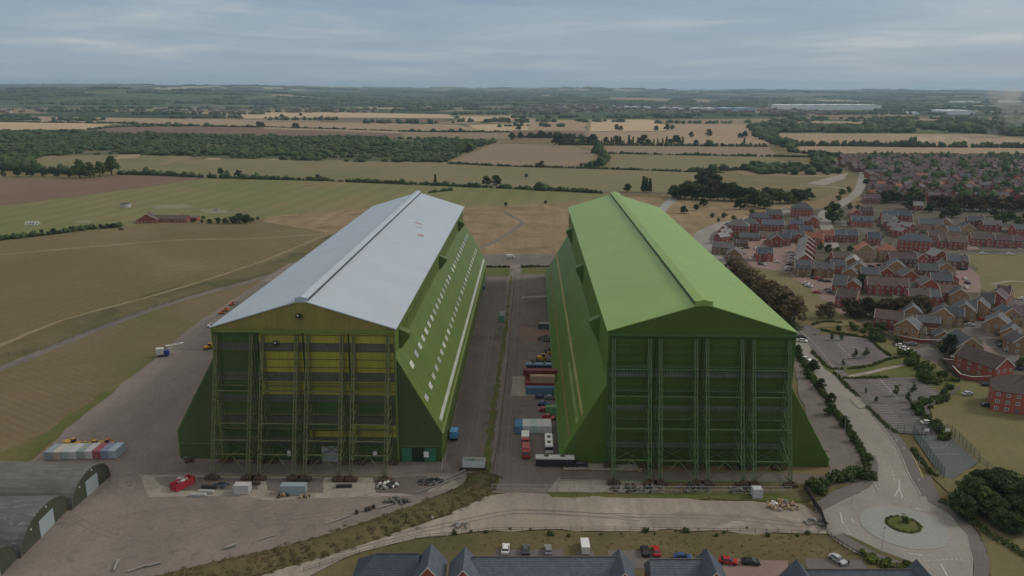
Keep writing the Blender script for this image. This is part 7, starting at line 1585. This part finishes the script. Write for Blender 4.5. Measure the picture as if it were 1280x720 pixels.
m_.bar((-5.2, 0, 2.6), (5.2, 0, 2.6), .18).bar((-5.2, -2, .1), (5.2, -2, .1), .18).bar((-5.2, 2, .1), (5.2, 2, .1), .18); m_.build('truss', whitep, t); MB().box(-2.4, 2.4, -1.6, 1.6, 0, 1.2).build('plinth', pale_r, t)
# bollard-like signs
for i, (u, v) in enumerate(((1129, 566), (1148, 606), (1075, 520), (1120, 556), (541, 653), (748, 668))):
    x, y = G(u, v); t = thing('roadside_sign' if i < 4 else 'marker_post', f'small white {"sign on a post" if i < 4 else "marker post"}, {["below the court corner", "at the roundabout entry", "by the car park entrance", "on the pavement beside the court", "on the bank edge by the gravel road", "by the wire fence at the gravel road"][i]}', 'sign' if i < 4 else 'post', (x, y, .3))
    MB().cyl((0, 0, 0), (0, 0, 1.5), .05, 6).build('post', galv, t); MB().box(-.3, .3, -.04, -.0, 1., 1.6).build('sign_face', whitep, t)
# person by the car
def person(u, v, label, top, h=1.75, z=.26):
    x, y = G(u, v); t = thing('person', label, 'person', (x, y, z)); 
    me = bpy.data.meshes.new('body'); J = [(0, 0, .98), (0, 0, 1.25), (0, 0, 1.45), (0, 0, 1.53), (0, -.02, 1.66), (-.19, 0, 1.42), (-.25, -.02, 1.15), (-.24, -.12, .92), (.19, 0, 1.42), (.25, .02, 1.15), (.24, -.06, .92), (-.1, 0, .9), (-.11, -.05, .5), (-.12, 0, .08), (-.12, -.14, .05), (.1, 0, .9), (.12, .08, .5), (.12, .12, .08), (.12, -.02, .05)]
    E_ = [(0, 1), (1, 2), (2, 3), (3, 4), (2, 5), (5, 6), (6, 7), (2, 8), (8, 9), (9, 10), (0, 11), (11, 12), (12, 13), (13, 14), (0, 15), (15, 16), (16, 17), (17, 18)]
    R_ = [.15, .14, .15, .06, .1, .07, .05, .04, .07, .05, .04, .1, .07, .05, .04, .1, .07, .05, .04]
    me.from_pydata(J, E_, []); o = put('body', me, t); m = o.modifiers.new('skin', 'SKIN'); m.use_smooth_shade = True
    for i, sv in enumerate(me.skin_vertices[0].data): sv.radius = (R_[i], R_[i]*.8); sv.use_root = (i == 0)
    o.modifiers.new('sub', 'SUBSURF').render_levels = 1
    me.materials.append(plain('dark_clothes', (.05, .05, .06), .8, .2, 3))
    hr = MB(); hr.cyl((0, .01, 1.68), (0, .02, 1.8), .095, 8, r2=.05); hr.build('hair', plain('dark_hair', (.03, .025, .02)), t)
    return t

person(1060, 709, 'person in dark clothes standing beside the silver and black car', None)
# ================================================================== AIR
hm = bpy.data.materials.new('haze'); hm.use_nodes = True; T = hm.node_tree
for n_ in list(T.nodes):
    if n_.type != 'OUTPUT_MATERIAL': T.nodes.remove(n_)
pv = T.nodes.new('ShaderNodeVolumePrincipled'); pv.inputs['Color'].default_value = (.6, .8, 1, 1); pv.inputs['Density'].default_value = 5e-5; pv.inputs['Anisotropy'].default_value = .2
T.links.new(pv.outputs[0], [n_ for n_ in T.nodes if n_.type == 'OUTPUT_MATERIAL'][0].inputs['Volume'])
mb = MB(); mb.box(-28500, 28500, -3500, 28500, -1.5, 300); mb.build('haze', hm)['kind'] = 'stuff'
def plume(name, cen, rad, dens, col, sc):
    m = bpy.data.materials.new(name); m.use_nodes = True; T = m.node_tree; N_ = T.nodes; N_.remove(N_['Principled BSDF'])
    p = N_.new('ShaderNodeVolumePrincipled'); p.inputs['Color'].default_value = (*col, 1); p.inputs['Anisotropy'].default_value = .3
    t = N_.new('ShaderNodeTexCoord'); nz = N_.new('ShaderNodeTexNoise'); nz.inputs['Scale'].default_value = sc; nz.inputs['Detail'].default_value = 5; T.links.new(t.outputs['Object'], nz.inputs['Vector'])
    mr = N_.new('ShaderNodeMapRange'); T.links.new(nz.outputs[0], mr.inputs[0]); mr.inputs[1].default_value = .42; mr.inputs[2].default_value = .7; mr.inputs[3].default_value = 0; mr.inputs[4].default_value = dens
    T.links.new(mr.outputs[0], p.inputs['Density']); T.links.new(p.outputs[0], N_['Material Output'].inputs['Volume'])
    o = blobs(name, cen, rad, m, jit=.06); return o
x, y = G(1243, 171)
plume('smoke', [(x+26*math.sin(i*.5)+i*5, y, 12+i*11) for i in range(9)], [(20+i*4.5, 24+i*3, 13+i*.8) for i in range(9)], .022, (.8, .78, .72), .03)
x, y = G(1172, 177.5)
plume('dust', [(x-40+i*22, y+i*3, 5) for i in range(5)], [(32, 20, 7)]*5, .045, (.85, .74, .6), .04)
d_ = {k: v for k, v in LABELS.items() if len(v) > 1 and not bpy.data.objects[v[0]].get('group')}
if d_: print('DUP LABELS', d_)
